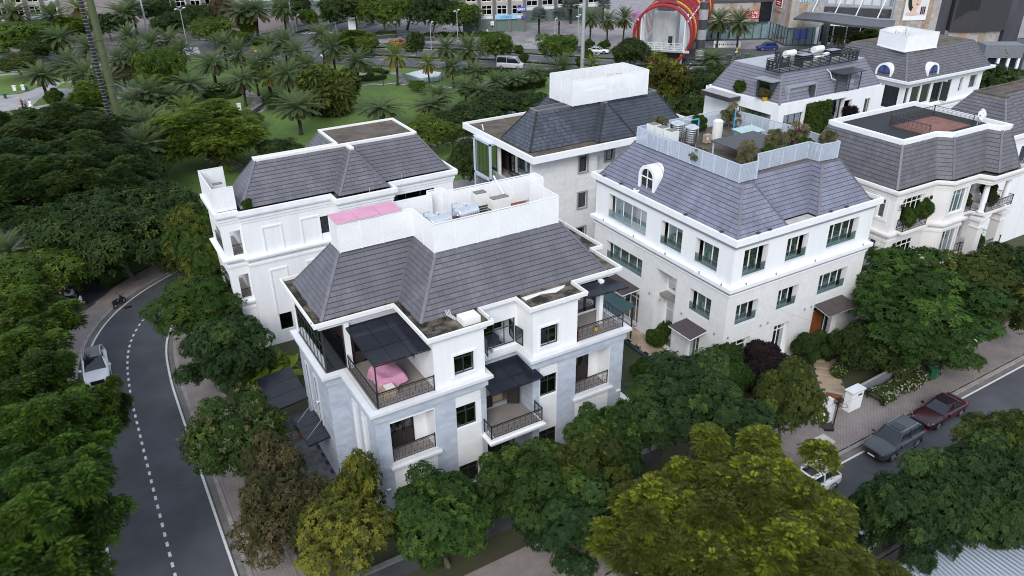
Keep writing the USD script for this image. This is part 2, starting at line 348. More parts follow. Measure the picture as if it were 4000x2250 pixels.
leafmat('leaf_feather', (0.060, 0.066, 0.014), (0.115, 0.128, 0.022), (0.31, 0.35, 0.026))
leafmat('leaf_feather_green', (0.022, 0.046, 0.010), (0.050, 0.096, 0.016), (0.125, 0.21, 0.022))
leafmat('leaf_dark', (0.022, 0.043, 0.013), (0.045, 0.081, 0.021), (0.096, 0.145, 0.030))
leafmat('leaf_mango', (0.026, 0.060, 0.010), (0.056, 0.118, 0.018), (0.19, 0.17, 0.025))
leafmat('leaf_brown', (0.035, 0.055, 0.018), (0.088, 0.090, 0.034), (0.20, 0.155, 0.075))
leafmat('leaf_park', (0.044, 0.080, 0.014), (0.084, 0.148, 0.022), (0.19, 0.25, 0.028))
leafmat('leaf_hedge', (0.030, 0.060, 0.012), (0.058, 0.114, 0.020), (0.15, 0.19, 0.026))
leafmat('leaf_silver', (0.10, 0.13, 0.10), (0.20, 0.24, 0.20), (0.30, 0.34, 0.29))
leafmat('leaf_purple', (0.018, 0.013, 0.016), (0.036, 0.024, 0.028), (0.06, 0.04, 0.04))
leafmat('leaf_dry', (0.08, 0.085, 0.04), (0.19, 0.185, 0.085), (0.32, 0.29, 0.15))
leafmat('frond', (0.19, 0.155, 0.05), (0.085, 0.125, 0.052), (0.155, 0.215, 0.080), rough=0.5)
leafmat('frond_yellow', (0.26, 0.19, 0.035), (0.155, 0.175, 0.032), (0.18, 0.25, 0.045), rough=0.5)
leafmat('petal', (0.35, 0.03, 0.40), (0.5, 0.04, 0.45), (0.65, 0.05, 0.3))
leafmat('petal_white', (0.55, 0.55, 0.45), (0.65, 0.65, 0.58), (0.7, 0.7, 0.65))
# ================================================================ the ground, roads, pavements
def struct(name, mb, m, **k):
 o = obj(name, mb.get() if isinstance(mb, MB) else mb, m, k.pop('parent', None), **k)
 return tag(o, kind='structure') if o.GetPath().pathElementCount == 2 else o
g = MB().poly([(-400, -60), (700, -60), (700, 900), (-400, 900)], -0.06)
ground = struct('ground', g, M['earth_green'])
from shapely.geometry import Polygon, Point, LineString, box as sbox
from shapely import prepare, contains_xy
CAM = np.array([0, 0, CAM_H])
def pieces(parent, name, poly, size, z, m, rot=0.0, gap=0.012, bond=0.5, thick=0.05, jit=0.006, most=300, seed=1):
 """single pavers laid over a plan polygon; the nearest ones are parts, the rest one joined part"""
 rg = np.random.default_rng(seed); P_ = Polygon(poly).buffer(0); prepare(P_)
 L, W = size; c, s = math.cos(rot), math.sin(rot)
 b = np.array(P_.exterior.coords); q = np.c_[b[:, 0] * c + b[:, 1] * s, -b[:, 0] * s + b[:, 1] * c]
 u0_, v0_, u1_, v1_ = *q.min(0), *q.max(0)
 rows = []
 for j, v in enumerate(np.arange(v0_, v1_, W)):
  u = np.arange(u0_ - L + (j % 2) * bond * L, u1_, L)
  rows.append(np.c_[u, np.full(len(u), v)])
 uv = np.vstack(rows)
 cx = (uv[:, 0] + L / 2) * c - (uv[:, 1] + W / 2) * s; cy = (uv[:, 0] + L / 2) * s + (uv[:, 1] + W / 2) * c
 ins = contains_xy(P_, cx, cy); uv, cx, cy = uv[ins], cx[ins], cy[ins]
 if not len(uv):
  return
 order = np.argsort((cx - 0) ** 2 + cy ** 2 + 0 * cx); uv, cx, cy = uv[order], cx[order], cy[order]
 n = len(uv); zz = z + rg.uniform(-jit, jit, n); h = gap / 2
 loc = np.array([(-L / 2 + h, -W / 2 + h), (L / 2 - h, -W / 2 + h), (L / 2 - h, W / 2 - h), (-L / 2 + h, W / 2 - h)])
 r = np.c_[loc[:, 0] * c - loc[:, 1] * s, loc[:, 0] * s + loc[:, 1] * c]
 V = np.zeros((n, 8, 3)); V[:, :4, 0] = cx[:, None] + r[:, 0]; V[:, :4, 1] = cy[:, None] + r[:, 1]; V[:, :4, 2] = (zz - thick)[:, None]
 V[:, 4:, :2] = V[:, :4, :2]; V[:, 4:, 2] = zz[:, None]
 F = BOXF[2:]
 k = min(most, n)
 for i in range(k):
  obj(name, (V[i], F), m, parent)
 if n > k:
  rest = V[k:].reshape(-1, 3); f = (F[None] + 8 * np.arange(n - k)[:, None, None]).reshape(-1, 3)
  obj(name + '_field', (rest, f), m, parent, kind='stuff')
# ---- the curved road on the left
LC = spline([(-1.05, -6), (-1.05, 20), (-1.1, 40), (-1.05, 55), (-0.95, 60), (-0.55, 64.8), (0.3, 68.5), (1.75, 71.7), (3.8, 74.4), (6.8, 77.0), (10.5, 79.2), (17, 81), (30, 82.3), (60, 83), (140, 83)], 0.8)
road = struct('side_street', strip(MB(), LC, -3.3, 3.35, 0.0), M['asphalt'])
for d in (-3.1, 3.25):
 strip(MB(), LC, d - 0.08, d + 0.08, 0.006).build('edge_line', M['road_paint'], road)
cum = np.r_[0, np.cumsum(np.linalg.norm(np.diff(LC, axis=0), axis=1))]
def at_s(s):
 p = np.array([np.interp(s, cum, LC[:, 0]), np.interp(s, cum, LC[:, 1])]); q = np.array([np.interp(s + 0.3, cum, LC[:, 0]), np.interp(s + 0.3, cum, LC[:, 1])])
 d = (q - p) / np.linalg.norm(q - p); return p, d
for i in range(64):
 s = 24.0 + i * 0.94
 p, d = at_s(s); n_ = np.array([-d[1], d[0]]); a, b = p - n_ * 0.085, p + n_ * 0.085
 e = d * 0.43
 MB().quad((*a, 0.006), (*b, 0.006), (*(b + e), 0.006), (*(a + e), 0.006)).build('lane_dash', M['road_paint'], road)
for sgn in (-1, 1):
 d = [3.30, 3.68, 3.95, 6.6] if sgn < 0 else [3.35, 3.75, 4.02, 6.6]
 nm = 'left' if sgn > 0 else 'right'
 lo, hi = sorted((sgn * d[0], sgn * d[1])); 
 struct('gutter', strip(MB(), LC, lo, hi, 0.004), M['gutter'])
 # kerb stones, one metre each along the visible stretch
 kb = struct('kerb', strip(MB(), LC[:: 1], *sorted((sgn * (d[1] + 0.002), sgn * d[2])), -0.04, 0.115), M['kerb'])
 for i in range(70):
  s = 22 + i * 1.0; seg = np.array([at_s(s + t)[0] for t in np.linspace(0.0, 0.985, 4)])
  lo, hi = sorted((sgn * d[1], sgn * d[2]))
  strip(MB(), seg, lo, hi, 0.0, 0.13).build('kerb_stone', M['kerb'], kb)
 side = struct('pavement', strip(MB(), LC, *sorted((sgn * d[2], sgn * d[3])), 0.085), M['paver_base'])
 sel = (cum > 20) & (cum < 96); ln = LC[sel]
 a, b = off(ln, sgn * (d[2] + 0.02)), off(ln, sgn * (d[3] - 0.4))
 pieces(side, 'paver', np.vstack([a, b[::-1]]), (0.4, 0.2), 0.12, M['paver'], rot=math.pi / 2, seed=3 + sgn, most=120)
dk = struct('slate_forecourt', MB().poly([(-2.6, 76.2), (-0.2, 79.6), (-1.5, 83.2), (-9, 84.5), (-9, 76.5), (-4.2, 75.8)], 0.095), M['slate_paving'])
pieces(dk, 'slate_slab', [(-2.9, 76.4), (-0.6, 79.5), (-1.6, 83), (-6, 83.5), (-6, 76.6)], (0.6, 0.4), 0.13, M['slate_paving'], rot=0.6, seed=9)
for gr in ([(-4.3, 70.5), (-2.9, 74.6), (-2.8, 76.0), (-4.2, 75.6), (-9, 76.2), (-9, 60), (-7.6, 60)], [(-0.8, 80.3), (2.4, 82.4), (6, 84.5), (14, 88), (30, 92), (-12, 92), (-3, 84)]):
 struct('verge', MB().poly(gr, 0.10), M['lawn'])
drain = tag(struct('drain_cover', MB().box(0.35, 1.0, 74.55, 75.0, 0.0, 0.012), M['black_metal']), 'small black iron drain grate in the left street gutter', 'drain cover')
drain.GetPrim().ClearCustomDataByKey('kind')
# ---- the street in front, lower right
RC = np.array([(x, 21.2 + 0.012 * (x - 40)) for x in np.arange(-3, 230, 4.0)])
st = struct('front_street', strip(MB(), RC, -3.15, 3.15, 0.002), M['asphalt'])
for d in (-3.05, 3.05):
 strip(MB(), RC, d - 0.075, d + 0.075, 0.008).build('edge_line', M['road_paint'], st)
struct('gutter', strip(MB(), RC, 3.15, 3.55, 0.006), M['gutter']); struct('gutter', strip(MB(), RC, -3.55, -3.15, 0.006), M['gutter'])
kb = struct('kerb', strip(MB(), RC, 3.552, 3.80, -0.04, 0.115), M['kerb'])
struct('kerb', strip(MB(), RC, -3.80, -3.552, -0.04, 0.12), M['kerb'])
for i in range(48):
 x = 28 + i * 1.0; y = 21.2 + 0.012 * (x - 40)
 MB().box(x, x + 0.985, y + 3.55, y + 3.82, 0, 0.13).build('kerb_stone', M['kerb'], kb)
side = struct('pavement', MB().poly([(3, 24.7), (230, 27.4), (230, 32), (66, 29.4), (3, 29.0)], 0.085), M['paver_base'])
pieces(side, 'paver', [(20, 24.93), (80, 25.72), (80, 28.9), (20, 28.4)], (0.42, 0.21), 0.12, M['paver'], rot=math.radians(38), seed=5)
struct('pavement', MB().poly([(3, 12), (230, 14), (230, 19.5), (3, 16.9)], 0.09), M['paver_base'])
mhc = MB().box(40.2, 41.9, 25.9, 27.0, 0.085, 0.135); mhc.box(41.02, 41.08, 25.9, 27.0, 0.13, 0.14)
tag(struct('utility_cover', mhc, M['pale_slab']), 'pale two-part concrete utility cover in the brick pavement', 'utility cover').GetPrim().ClearCustomDataByKey('kind')
# ---- garden ground round the villas
gs = MB().poly([(5.2, 29.0), (33.2, 29.0), (33.2, 56.5), (5.4, 56.5)], 0.05)
gs.poly([(33.2, 29.0), (66, 29.0), (78, 29.4), (120, 30), (120, 56.5), (33.2, 56.5), (33.2, 46.9), (37.75, 46.9), (37.75, 37.7), (33.2, 37.7)], 0.05)
struct('garden_soil', gs, M['soil'])
struct('garden_soil', MB().poly([(7.5, 57), (125, 57), (125, 78), (14, 76.5), (7.2, 71)], 0.04), M['soil'])
sl = struct('slate_terrace', MB().poly([(6.6, 36.2), (11.0, 36.2), (11.0, 49.5), (6.2, 49.5)], 0.1), M['slate_paving'])
pieces(sl, 'slate_slab', [(7.0, 36.4), (10.0, 36.4), (10.0, 40.9), (7.0, 40.9)], (0.9, 0.45), 0.14, M['slate_paving'], seed=11)
pieces(sl, 'pale_slab', [(6.4, 41.0), (9.9, 41.0), (9.9, 47.5), (6.4, 47.5)], (0.6, 0.5), 0.14, M['slate_light'], seed=12)
pt = struct('stone_patio', MB().poly([(37.9, 41.3), (39.7, 41.3), (39.7, 52.5), (37.6, 52.5), (37.75, 45)], 0.05), M['patio'])
pieces(pt, 'patio_slab', [(37.9, 41.3), (39.65, 41.3), (39.65, 52.5), (37.6, 52.5), (37.75, 45)], (0.8, 0.6), 0.1, M['patio'], seed=13)
# swimming pool between the villas
pw = MB(); pw.box(33.2, 37.7, 46.6, 46.9, -0.6, 0.1); pw.box(33.2, 33.5, 38, 46.6, -0.6, 0.1); pw.box(37.4, 37.75, 38, 46.6, -0.6, 0.12); pw.box(33.2, 37.7, 37.7, 38, -0.6, 0.1); pw.box(33.2, 37.7, 38, 46.6, -1.6, -1.5)
pool = thing('swimming_pool', 'dark tiled swimming pool between the marble villa and the big white villa', 'pool')
pw.build('basin', M['pool_tile'], pool); MB().box(33.5, 37.4, 38, 46.6, -1.4, -0.35).build('water', M['pool_water'], pool)
ldr = MB()
for x in (37.3,):
 for y in (42.6, 43.1):
  ldr.tube([(37.55, y, 0.1), (37.5, y, 0.75), (37.2, y, 0.8), (37.15, y, 0.2), (37.15, y, -0.9)], 0.025)
 for z in (-0.1, -0.35, -0.6):
  ldr.tube([(37.15, 42.6, z), (37.15, 43.1, z)], 0.02)
ldr.build('ladder', M['steel'], pool)
# stepping stones from the gate to the right-hand villa
pth = struct('garden_path', MB().poly([(45.3, 28.6), (47.0, 28.6), (48.6, 31.2), (51.8, 34.3), (54.5, 35.4), (50.4, 35.5), (47.4, 32.0)], 0.06), M['patio'])
for i in range(9):
 t = i / 8.0; x, y = 46.0 + 5.2 * t ** 1.15, 28.9 + 6.0 * t
 a = math.atan2(6.0, 5.2) - math.pi / 2; c, s = math.cos(a), math.sin(a)
 MB().obox((x - c * 0.95, y - s * 0.95, 0.06), (1.9 * c, 1.9 * s, 0), (-0.55 * s, 0.55 * c, 0), (0, 0, 0.06 + 0.012 * (i % 3))).build('step_slab', M['patio'], pth)
# ---- the park
struct('park_lawn', MB().poly([(-40, 86), (140, 88), (128, 113), (114, 120.6), (100, 129.5), (87, 139.6), (79, 146.6), (61, 165), (51, 176), (39, 188.5), (26, 201), (-40, 208)], 0.0), M['lawn'])
def path(name, pts, w, m, z=0.02, slab=(1.2, 0.9), seed=1, closed=False):
 ln = spline(pts, 1.0); o = struct(name, strip(MB(), ln, -w / 2, w / 2, z), m)
 return o, ln
def slabs_along(o, name, ln, w, mats, n_across=2, step=1.0, z=0.05):
 """single slabs laid across a curved path"""
 c_ = np.r_[0, np.cumsum(np.linalg.norm(np.diff(ln, axis=0), axis=1))]; k = 0
 for s in np.arange(0, c_[-1] - step, step):
  seg = np.array([[np.interp(t, c_, ln[:, 0]), np.interp(t, c_, ln[:, 1])] for t in (s + 0.02, s + step - 0.02)])
  for j in range(n_across):
   a, b = -w / 2 + w * j / n_across + 0.01, -w / 2 + w * (j + 1) / n_across - 0.01
   strip(MB(), seg, a, b, z).build(name, mats[(k // 2 + j) % len(mats)], o)
  k += 1
arc = [(40, 149.0), (45.7, 150.0), (52.2, 149.6), (59.3, 146.5), (63.8, 141.3), (67.0, 136.6), (68.6, 131.5), (69.5, 124), (68, 116), (62, 108), (52, 105.8), (42, 106.5)]
o, ln = path('curved_path', arc, 1.5, M['plaza_grey']); slabs_along(o, 'path_slab', ln, 1.5, [M['plaza_pale'], M['plaza_brown']])
for pts, w in (([(31.2, 155), (32.5, 150), (31.2, 146), (29.6, 142), (26, 139.5), (20, 138)], 2.6), ([(34.8, 147.5), (31.8, 143.5), (29, 139.6)], 2.2), ([(46, 149.6), (48.5, 156), (51, 161.5)], 2.2), ([(59.8, 146.6), (63, 151), (62.5, 157)], 2.0), ([(69.5, 133), (72.5, 136), (78, 137.6), (84.5, 131)], 2.4), ([(17.5, 118), (20, 111), (27, 108), (33, 106)], 3.0), ([(3, 180), (8, 172), (15, 166), (22, 166), (30, 160), (31.2, 155)], 3.2), ([(-40, 196), (-14, 205), (10, 200), (22, 197)], 3.0)):
 o, ln = path('park_path', pts, w, M['plaza_grey']); slabs_along(o, 'path_slab', ln, w, [M['plaza_grey'], M['plaza_brown'], M['plaza_grey']], 3, 1.2)
pz = struct('park_plaza', MB().poly([(-40, 150), (-12, 153), (-5, 156), (1.5, 160), (9, 164), (16, 170), (10, 182), (3, 186), (-1.5, 188), (-7, 202), (-40, 206)], 0.02), M['plaza_pale'])
pieces(pz, 'plaza_slab', [(-12, 161), (1.5, 160), (9, 164), (14, 170), (8, 182), (2, 185), (-7, 201), (-12, 203)], (1.6, 0.8), 0.05, M['plaza_pale'], rot=0.5, seed=21, most=220, thick=0.03)
for q in ([(-4.9, 167.0), (1.3, 168.0), (0.2, 173.5), (-3.4, 172.8)], [(-9.8, 180), (-6.6, 179.5), (-3.0, 184), (-6, 200), (-14, 201), (-20, 183)], [(-0.4, 180.6), (3.4, 178.6), (6, 184), (1, 185)]):
 struct('lawn_bed', MB().prism(q, 0.02, 0.12), M['lawn'])
struct('pavement', MB().poly([(-9, 84), (-6, 100), (-3, 112), (4, 128), (5, 150), (-12, 152), (-40, 150), (-40, 84)], 0.015), M['plaza_grey'])
# fountain basin at the left edge
ft = thing('fountain', 'round stone fountain basin with still water at the left edge', 'fountain', loc=(-11.0, 147.2, 0))
MB().lathe((0, 0, 0), [(5.2, 0), (5.25, 0.55), (4.6, 0.6), (4.55, 0.1)], 40).build('rim', M['plaza_pale'], ft)
MB().lathe((0, 0, 0), [(4.6, 0.32), (0.01, 0.33)], 40).build('water', M['brown_concrete'], ft)
MB().lathe((0.4, 0, 0), [(0.9, 0.2), (0.8, 0.9), (0.3, 1.0), (0.3, 1.8), (0.01, 1.9)], 16).build('pedestal', M['patio'], ft)
# ---- the boulevard and its junction
bl = struct('boulevard', MB().poly([(-80, 217), (10, 208), (27.8, 202.7), (40, 190), (52, 177.5), (61.8, 166.6), (80, 147.9), (87.3, 141.1), (100, 131), (114, 122.1), (128, 114.5), (160, 99), (240, 66), (240, 100), (175, 112), (150, 118), (131, 121.2), (117, 143.5), (114.5, 146.8), (110.8, 153.9), (100.4, 161.2), (96.5, 164.7), (85.2, 180.2), (70.8, 191.3), (67, 199), (70.5, 213.0), (79.2, 214.7), (90.8, 223.2), (150, 268), (140, 284), (91.3, 242.9), (79.8, 236.3), (68.8, 229.2), (57.6, 224.1), (48.4, 218.4), (40.5, 217.7), (30.6, 221.4), (0, 228), (-80, 244)], 0.01), M['asphalt_far'])
def median(name, pts, w, top):
 ln = spline(pts, 1.5)
 o = struct(name, strip(MB(), ln, -w / 2, w / 2, 0.0, 0.18), M['kerb'])
 strip(MB(), ln, -w / 2 + 0.25, w / 2 - 0.25, 0.0, 0.42).build('low_hedge', top, o)
 return ln
M1 = median('median', [(58, 182.5), (65.0, 176.6), (73, 167), (85, 156.9), (92, 147.9), (98, 141.3), (108, 133.6), (121, 125.5), (140, 115)], 1.3, M['leaf_hedge'])
M2 = median('median', [(62, 192), (68.5, 185.3), (80.5, 175.4), (93.4, 160.7), (104, 147.5), (111, 139.5), (118, 133.5)], 1.1, M['leaf_hedge'])
median('median', [(59.5, 216.0), (69.8, 222.0), (80.7, 228.5), (95.2, 234.5), (120, 250)], 1.4, M['leaf_hedge'])
lm = MB()
for ln, o_ in ((M1, -3.3), (M1, 3.4), (M2, 2.6)):
 q = off(ln, o_)
 for i in range(0, len(q) - 2, 3):
  d = (q[i + 1] - q[i]) / np.linalg.norm(q[i + 1] - q[i]); n_ = np.array([-d[1], d[0]]) * 0.09
  MB().quad((*(q[i] - n_), 0.016), (*(q[i] + n_), 0.016), (*(q[i] + d * 1.4 + n_), 0.016), (*(q[i] + d * 1.4 - n_), 0.016)).build('lane_dash', M['road_paint'], bl)
for i in range(9):
 t = i / 8.0; x, y = 27.6 + 1.0 * t, 203.0 + 8.2 * t
 MB().quad((x, y, 0.016), (x + 4.2, y - 0.7, 0.016), (x + 4.2, y - 0.25, 0.016), (x, y + 0.45, 0.016)).build('crossing_bar', M['road_paint'], bl)
for i in range(7):
 x, y = 55.5 + 0.9 * i, 184.5 + 0.5 * i
 MB().quad((x, y, 0.016), (x + 0.45, y, 0.016), (x + 0.2, y - 3.4, 0.016), (x - 0.25, y - 3.4, 0.016)).build('crossing_bar', M['road_paint'], bl)
 x, y = 60.6 + 1.1 * i, 216.6 - 0.3 * i
 MB().quad((x, y, 0.016), (x + 0.5, y + 0.2, 0.016), (x + 1.2, y - 3.2, 0.016), (x + 0.7, y - 3.4, 0.016)).build('crossing_bar', M['road_paint'], bl)
for i in range(5):
 x, y = 66.0 + 1.6 * i, 184.0 - 1.5 * i
 MB().quad((x, y, 0.017), (x + 0.25, y, 0.017), (x + 2.8, y + 0.9, 0.017), (x + 2.6, y + 1.1, 0.017)).build('hatch_line', M['yellow_paint'], bl)
 x, y = 71.6 + 1.7 * i, 188.2 - 1.5 * i
 MB().quad((x, y, 0.017), (x + 0.25, y, 0.017), (x + 2.3, y + 1.2, 0.017), (x + 2.1, y + 1.4, 0.017)).build('hatch_line', M['yellow_paint'], bl)
isl = struct('traffic_island', MB().prism([(42.6, 196.6), (46, 196.8), (48.6, 199.6), (48.6, 209.0), (44.6, 208.2)], 0.0, 0.16), M['lawn'])
for i in range(14):
 q = [(42.6, 196.6), (46, 196.8), (48.6, 199.6)]; ln = spline(q, 0.5)
 j = min(i, len(ln) - 2)
 strip(MB(), ln[j:j + 2], -0.18, 0.18, 0.0, 0.4).build('kerb_block', M['road_paint'] if i % 2 else M['car_red'], isl)
struct('traffic_island', MB().prism([(28.6, 214.2), (32.6, 213.2), (33, 215), (29, 215.8)], 0, 0.2), M['lawn'])
# far pavements, forecourt, pattern plaza
fp = struct('far_pavement', MB().poly([(-80, 245), (0, 229), (30.6, 222.4), (40.5, 218.7), (48.4, 219.4), (57.6, 225), (91, 244), (138, 285), (100, 340), (-80, 340)], 0.03), M['plaza_brown'])
fq = struct('far_pavement', MB().poly([(67.6, 199), (71.2, 192), (85.6, 180.8), (96.9, 165.2), (100.8, 161.8), (111.4, 154.4), (117.6, 144), (131.6, 121.6), (150, 118.5), (240, 100), (260, 160), (180, 240), (152, 266), (91.2, 222.8), (79.4, 214.2), (71, 212.5)], 0.035), M['plaza_grey'])
pieces(fq, 'plaza_slab', [(97.5, 166), (101, 162.5), (112, 155.5), (116, 164), (128, 182), (124, 196), (112, 187), (105, 183), (92, 182.5), (87, 180.5)], (2.6, 1.3), 0.075, M['plaza_grey'], rot=-0.7, gap=0.03, seed=31, most=260, thick=0.03)
pieces(fq, 'pale_slab', [(102, 164), (110, 159), (114, 168), (106, 176)], (3.4, 2.6), 0.082, M['plaza_pale'], rot=-0.7, gap=1.2, seed=32, thick=0.03)
st2 = struct('stone_steps', MB().poly([(80, 190), (86, 188), (90, 205), (84, 209)], 0.06), M['stone_dark'])
for i in range(9):
 MB().obox((80.4 + 0.5 * i, 191 + 2.0 * i, 0.04), (5.6, -1.6, 0), (0.35, 1.5, 0), (0, 0, 0.06 + 0.03 * (i % 2))).build('step_slab', M['stone_dark'] if i % 2 else M['slate_light'], st2)
struct('driveway', MB().poly([(118, 143.4), (132, 122.4), (150, 119.4), (200, 108), (205, 116), (163, 127.4), (152.6, 130.2), (143, 133.6), (136, 141)], 0.05), M['asphalt_far'])
# ================================================================ building helpers
class Face:
 """a wall plane: u along it, z up, out away from the building (outline runs anticlockwise)"""
 def __init__(s, p0, p1):
  s.p = np.array(p0, float); d = np.array(p1, float) - s.p; s.L = float(np.linalg.norm(d)); s.d = d / s.L; s.n = np.array([s.d[1], -s.d[0]])
 def pt(s, u, z, out=0.0):
  q = s.p + s.d * u + s.n * out
  return np.array([q[0], q[1], z])
 def box(s, mb, u0, u1, z0, z1, o0, o1):
  a = s.pt(u0, z0, o0)
  return mb.obox(a, (*(s.d * (u1 - u0)), 0), (*(s.n * (o1 - o0)), 0), (0, 0, z1 - z0))
def wall(parent, f, z0, z1, m, holes=(), t=0.28, name='wall', u0=0.0, u1=None):
 u0, u1 = (u0 or 0.004), (f.L - 0.004 if u1 is None else u1)
 rings = [[(u0, z0), (u1, z0), (u1, z1), (u0, z1)]] + [[(a, c), (b, c), (b, d), (a, d)] for a, b, c, d in holes]
 k = CrossSection(rings, FillRule.EvenOdd).extrude(t).to_mesh()
 v, tri = k.vert_properties[:, :3], k.tri_verts
 xy = f.p + v[:, :1] * f.d - v[:, 2:3] * f.n
 return obj(name, (np.c_[xy, v[:, 1]], tri[:, ::-1]), m, parent)
def window(parent, f, u0, u1, z0, z1, cols=2, transom=None, frame='dark_frame', pane='pane_dark', recess=0.14, fw=0.07, curtain=None, casing=None, name='window', widths=None, mid=None, back=True, drop=0.0):
 """frame > panes, curtain. transom: height of a cross bar; casing: (width, proud, material) of a raised surround"""
 mb = MB(); o0, o1 = -recess - 0.05, -recess
 for a, b, c, d in ((u0, u1, z0, z0 + fw), (u0, u1, z1 - fw, z1), (u0, u0 + fw, z0 + fw, z1 - fw), (u1 - fw, u1, z0 + fw, z1 - fw)):
  f.box(mb, a, b, c, d, o0, o1)
 ws = widths or [1.0 / cols] * cols
 us = u0 + (u1 - u0) * np.r_[0, np.cumsum(ws)]
 for x in us[1:-1]:
  f.box(mb, x - fw / 2, x + fw / 2, z0 + fw, z1 - fw, o0 + 0.004, o1 - 0.004)
 zs = [z0 + fw] + ([transom] if transom else []) + [z1 - fw]
 if transom:
  f.box(mb, u0 + fw, u1 - fw, transom - fw / 2, transom + fw / 2, o0 + 0.008, o1 - 0.008)
 w = mb.build(name, M[frame], parent)
 for i in range(len(us) - 1):
  for j in range(len(zs) - 1):
   f.box(MB(), us[i] + fw / 2, us[i + 1] - fw / 2, zs[j], zs[j + 1], -recess - 0.035, -recess - 0.02).build('pane', M[pane], w)
 if curtain:
  for (cm, a, b) in (curtain if isinstance(curtain, (list, tuple)) else [(curtain, 0, 1)]):
   x0, x1 = u0 + (u1 - u0) * a, u0 + (u1 - u0) * b
   n = max(4, int((x1 - x0) / 0.05)); xs = np.linspace(x0, x1, n)
   oo = -recess - 0.16 + 0.03 * np.cos(np.arange(n) * math.pi) + 0.012 * np.sin(np.arange(n) * 2.3)
   V = np.array([f.pt(x, z, o) for z in (z0 + 0.03, z1 - 0.03 - drop) for x, o in zip(xs, oo)])
   obj('curtain', (V, [[k, k + 1, n + k + 1, n + k] for k in range(n - 1)]), M[cm], w)
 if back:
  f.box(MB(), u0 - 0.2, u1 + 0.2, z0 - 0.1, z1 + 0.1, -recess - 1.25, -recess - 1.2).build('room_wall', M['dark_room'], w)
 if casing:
  cw, pr, cm = casing; k = MB()
  for a, b, c, d in ((u0 - cw, u1 + cw, z1, z1 + cw), (u0 - cw, u0, z0, z1), (u1, u1 + cw, z0, z1)):
   f.box(k, a, b, c, d, -0.01, pr)
  f.box(k, u0 - cw * 1.15, u1 + cw * 1.15, z0 - cw * 0.7, z0, -0.01, pr * 1.4)
  k.build('casing', M[cm], w)
 return w
def mitre(pts, d, closed=True):
 """offset an outline outwards (to its right) by d"""
 p = np.asarray(pts, float); n = len(p); out = []
 for i in range(n):
  e = []
  for a, b in (((i - 1) % n, i), (i, (i + 1) % n)):
   if not closed and ((i == 0 and b == 0) or (i == n - 1 and a == n - 1)):
    continue
   t = p[b] - p[a]; t = t / np.linalg.norm(t); e.append(np.array([t[1], -t[0]]))
  if len(e) == 1:
   out.append(p[i] + e[0] * d)
  else:
   m_ = e[0] + e[1]; out.append(p[i] + m_ * d / (1 + e[0] @ e[1]))
 return np.array(out)
def cornice(parent, pts, prof, m, closed=True, name='cornice'):
 """a moulding swept along an outline; prof = (out, z) from bottom to top"""
 rings = [np.c_[mitre(pts, o, closed), np.full(len(pts), z)] for o, z in prof]
 n = len(pts); mb = MB(); V = np.vstack(rings); F = []
 for r in range(len(rings) - 1):
  for i in range(n if closed else n - 1):
   j = (i + 1) % n
   F.append([r * n + i, r * n + j, (r + 1) * n + j, (r + 1) * n + i])
 mb.add(V, F)
 if not closed:
  for e in (0, n - 1):
   idx = [r * n + e for r in range(len(rings))]
   c = V[idx].mean(0); mb.add(np.vstack([V[idx], c]), [[k, (k + 1) % len(idx), len(idx)] for k in range(len(idx))])
 return mb.build(name, m, parent)
def tile_faces(roof, faces, course, tw, m, parts, seed, lift=0.035, name='tile', groove=0.036):
 """faces: (p0, p1, q1, q0) with p along the eave; single tiles, nearest ones as parts"""
 rg = np.random.default_rng(seed); T = []
 for p0, p1, q1, q0 in faces:
  p0, p1, q1, q0 = (np.asarray(x, float) for x in (p0, p1, q1, q0))
  e = p1 - p0; L = np.linalg.norm(e); e = e / L
  up_ = q0 - p0; up_ = up_ - e * (up_ @ e); S = np.linalg.norm(up_); up_ = up_ / S; nn = np.cross(e, up_)
  lq, rq = (q0 - p0) @ e, (q1 - p0) @ e
  nc = max(1, round(S / course)); ch = S / nc
  facing = nn @ (CAM - (p0 + p1 + q0 + q1) / 4) > 0
  for k in range(nc):
   s0, s1 = k * ch, (k + 1) * ch
   l0, l1 = lq * s0 / S, lq * s1 / S; r0_, r1_ = L + (rq - L) * s0 / S, L + (rq - L) * s1 / S
   a = min(l0, l1) - tw * ((k % 2) * 0.5 + 0.3)
   while a < max(r0_, r1_):
    b = a + tw
    b0, b1 = np.clip([a, b], l0, r0_); t0, t1 = np.clip([a, b], l1, r1_); a = b
    if b1 - b0 < 0.02 and t1 - t0 < 0.02:
     continue
    g_ = 0.004; j = rg.uniform(-0.006, 0.008); h = lift + j
    P = lambda u, s, o: p0 + e * u + up_ * s + nn * o
    se = s1 - groove if k < nc - 1 else s1
    v = [P(b0 + g_, s0, 0.0), P(b1 - g_, s0, 0.0), P(t1 - g_, se, 0.0), P(t0 + g_, se, 0.0),
                     P(b0 + g_, s0, h + 0.012), P(b1 - g_, s0, h + 0.012), P(t1 - g_, se, h - 0.012), P(t0 + g_, se, h - 0.012)]
    c = (v[4] + v[6]) / 2
    T.append((0 if facing else 1, np.linalg.norm(c - CAM), np.array(v)))
 T.sort(key=lambda x: (x[0], x[1]))
 F = BOXF[2:]
 for i, (_, _, v) in enumerate(T[:parts]):
  obj(name, (v, F), m, roof)
 if len(T) > parts:
  V = np.vstack([t[2] for t in T[parts:]]); k = len(T) - parts
  obj(name + '_field', (V, (F[None] + 8 * np.arange(k)[:, None, None]).reshape(-1, 3)), m, roof, kind='stuff')
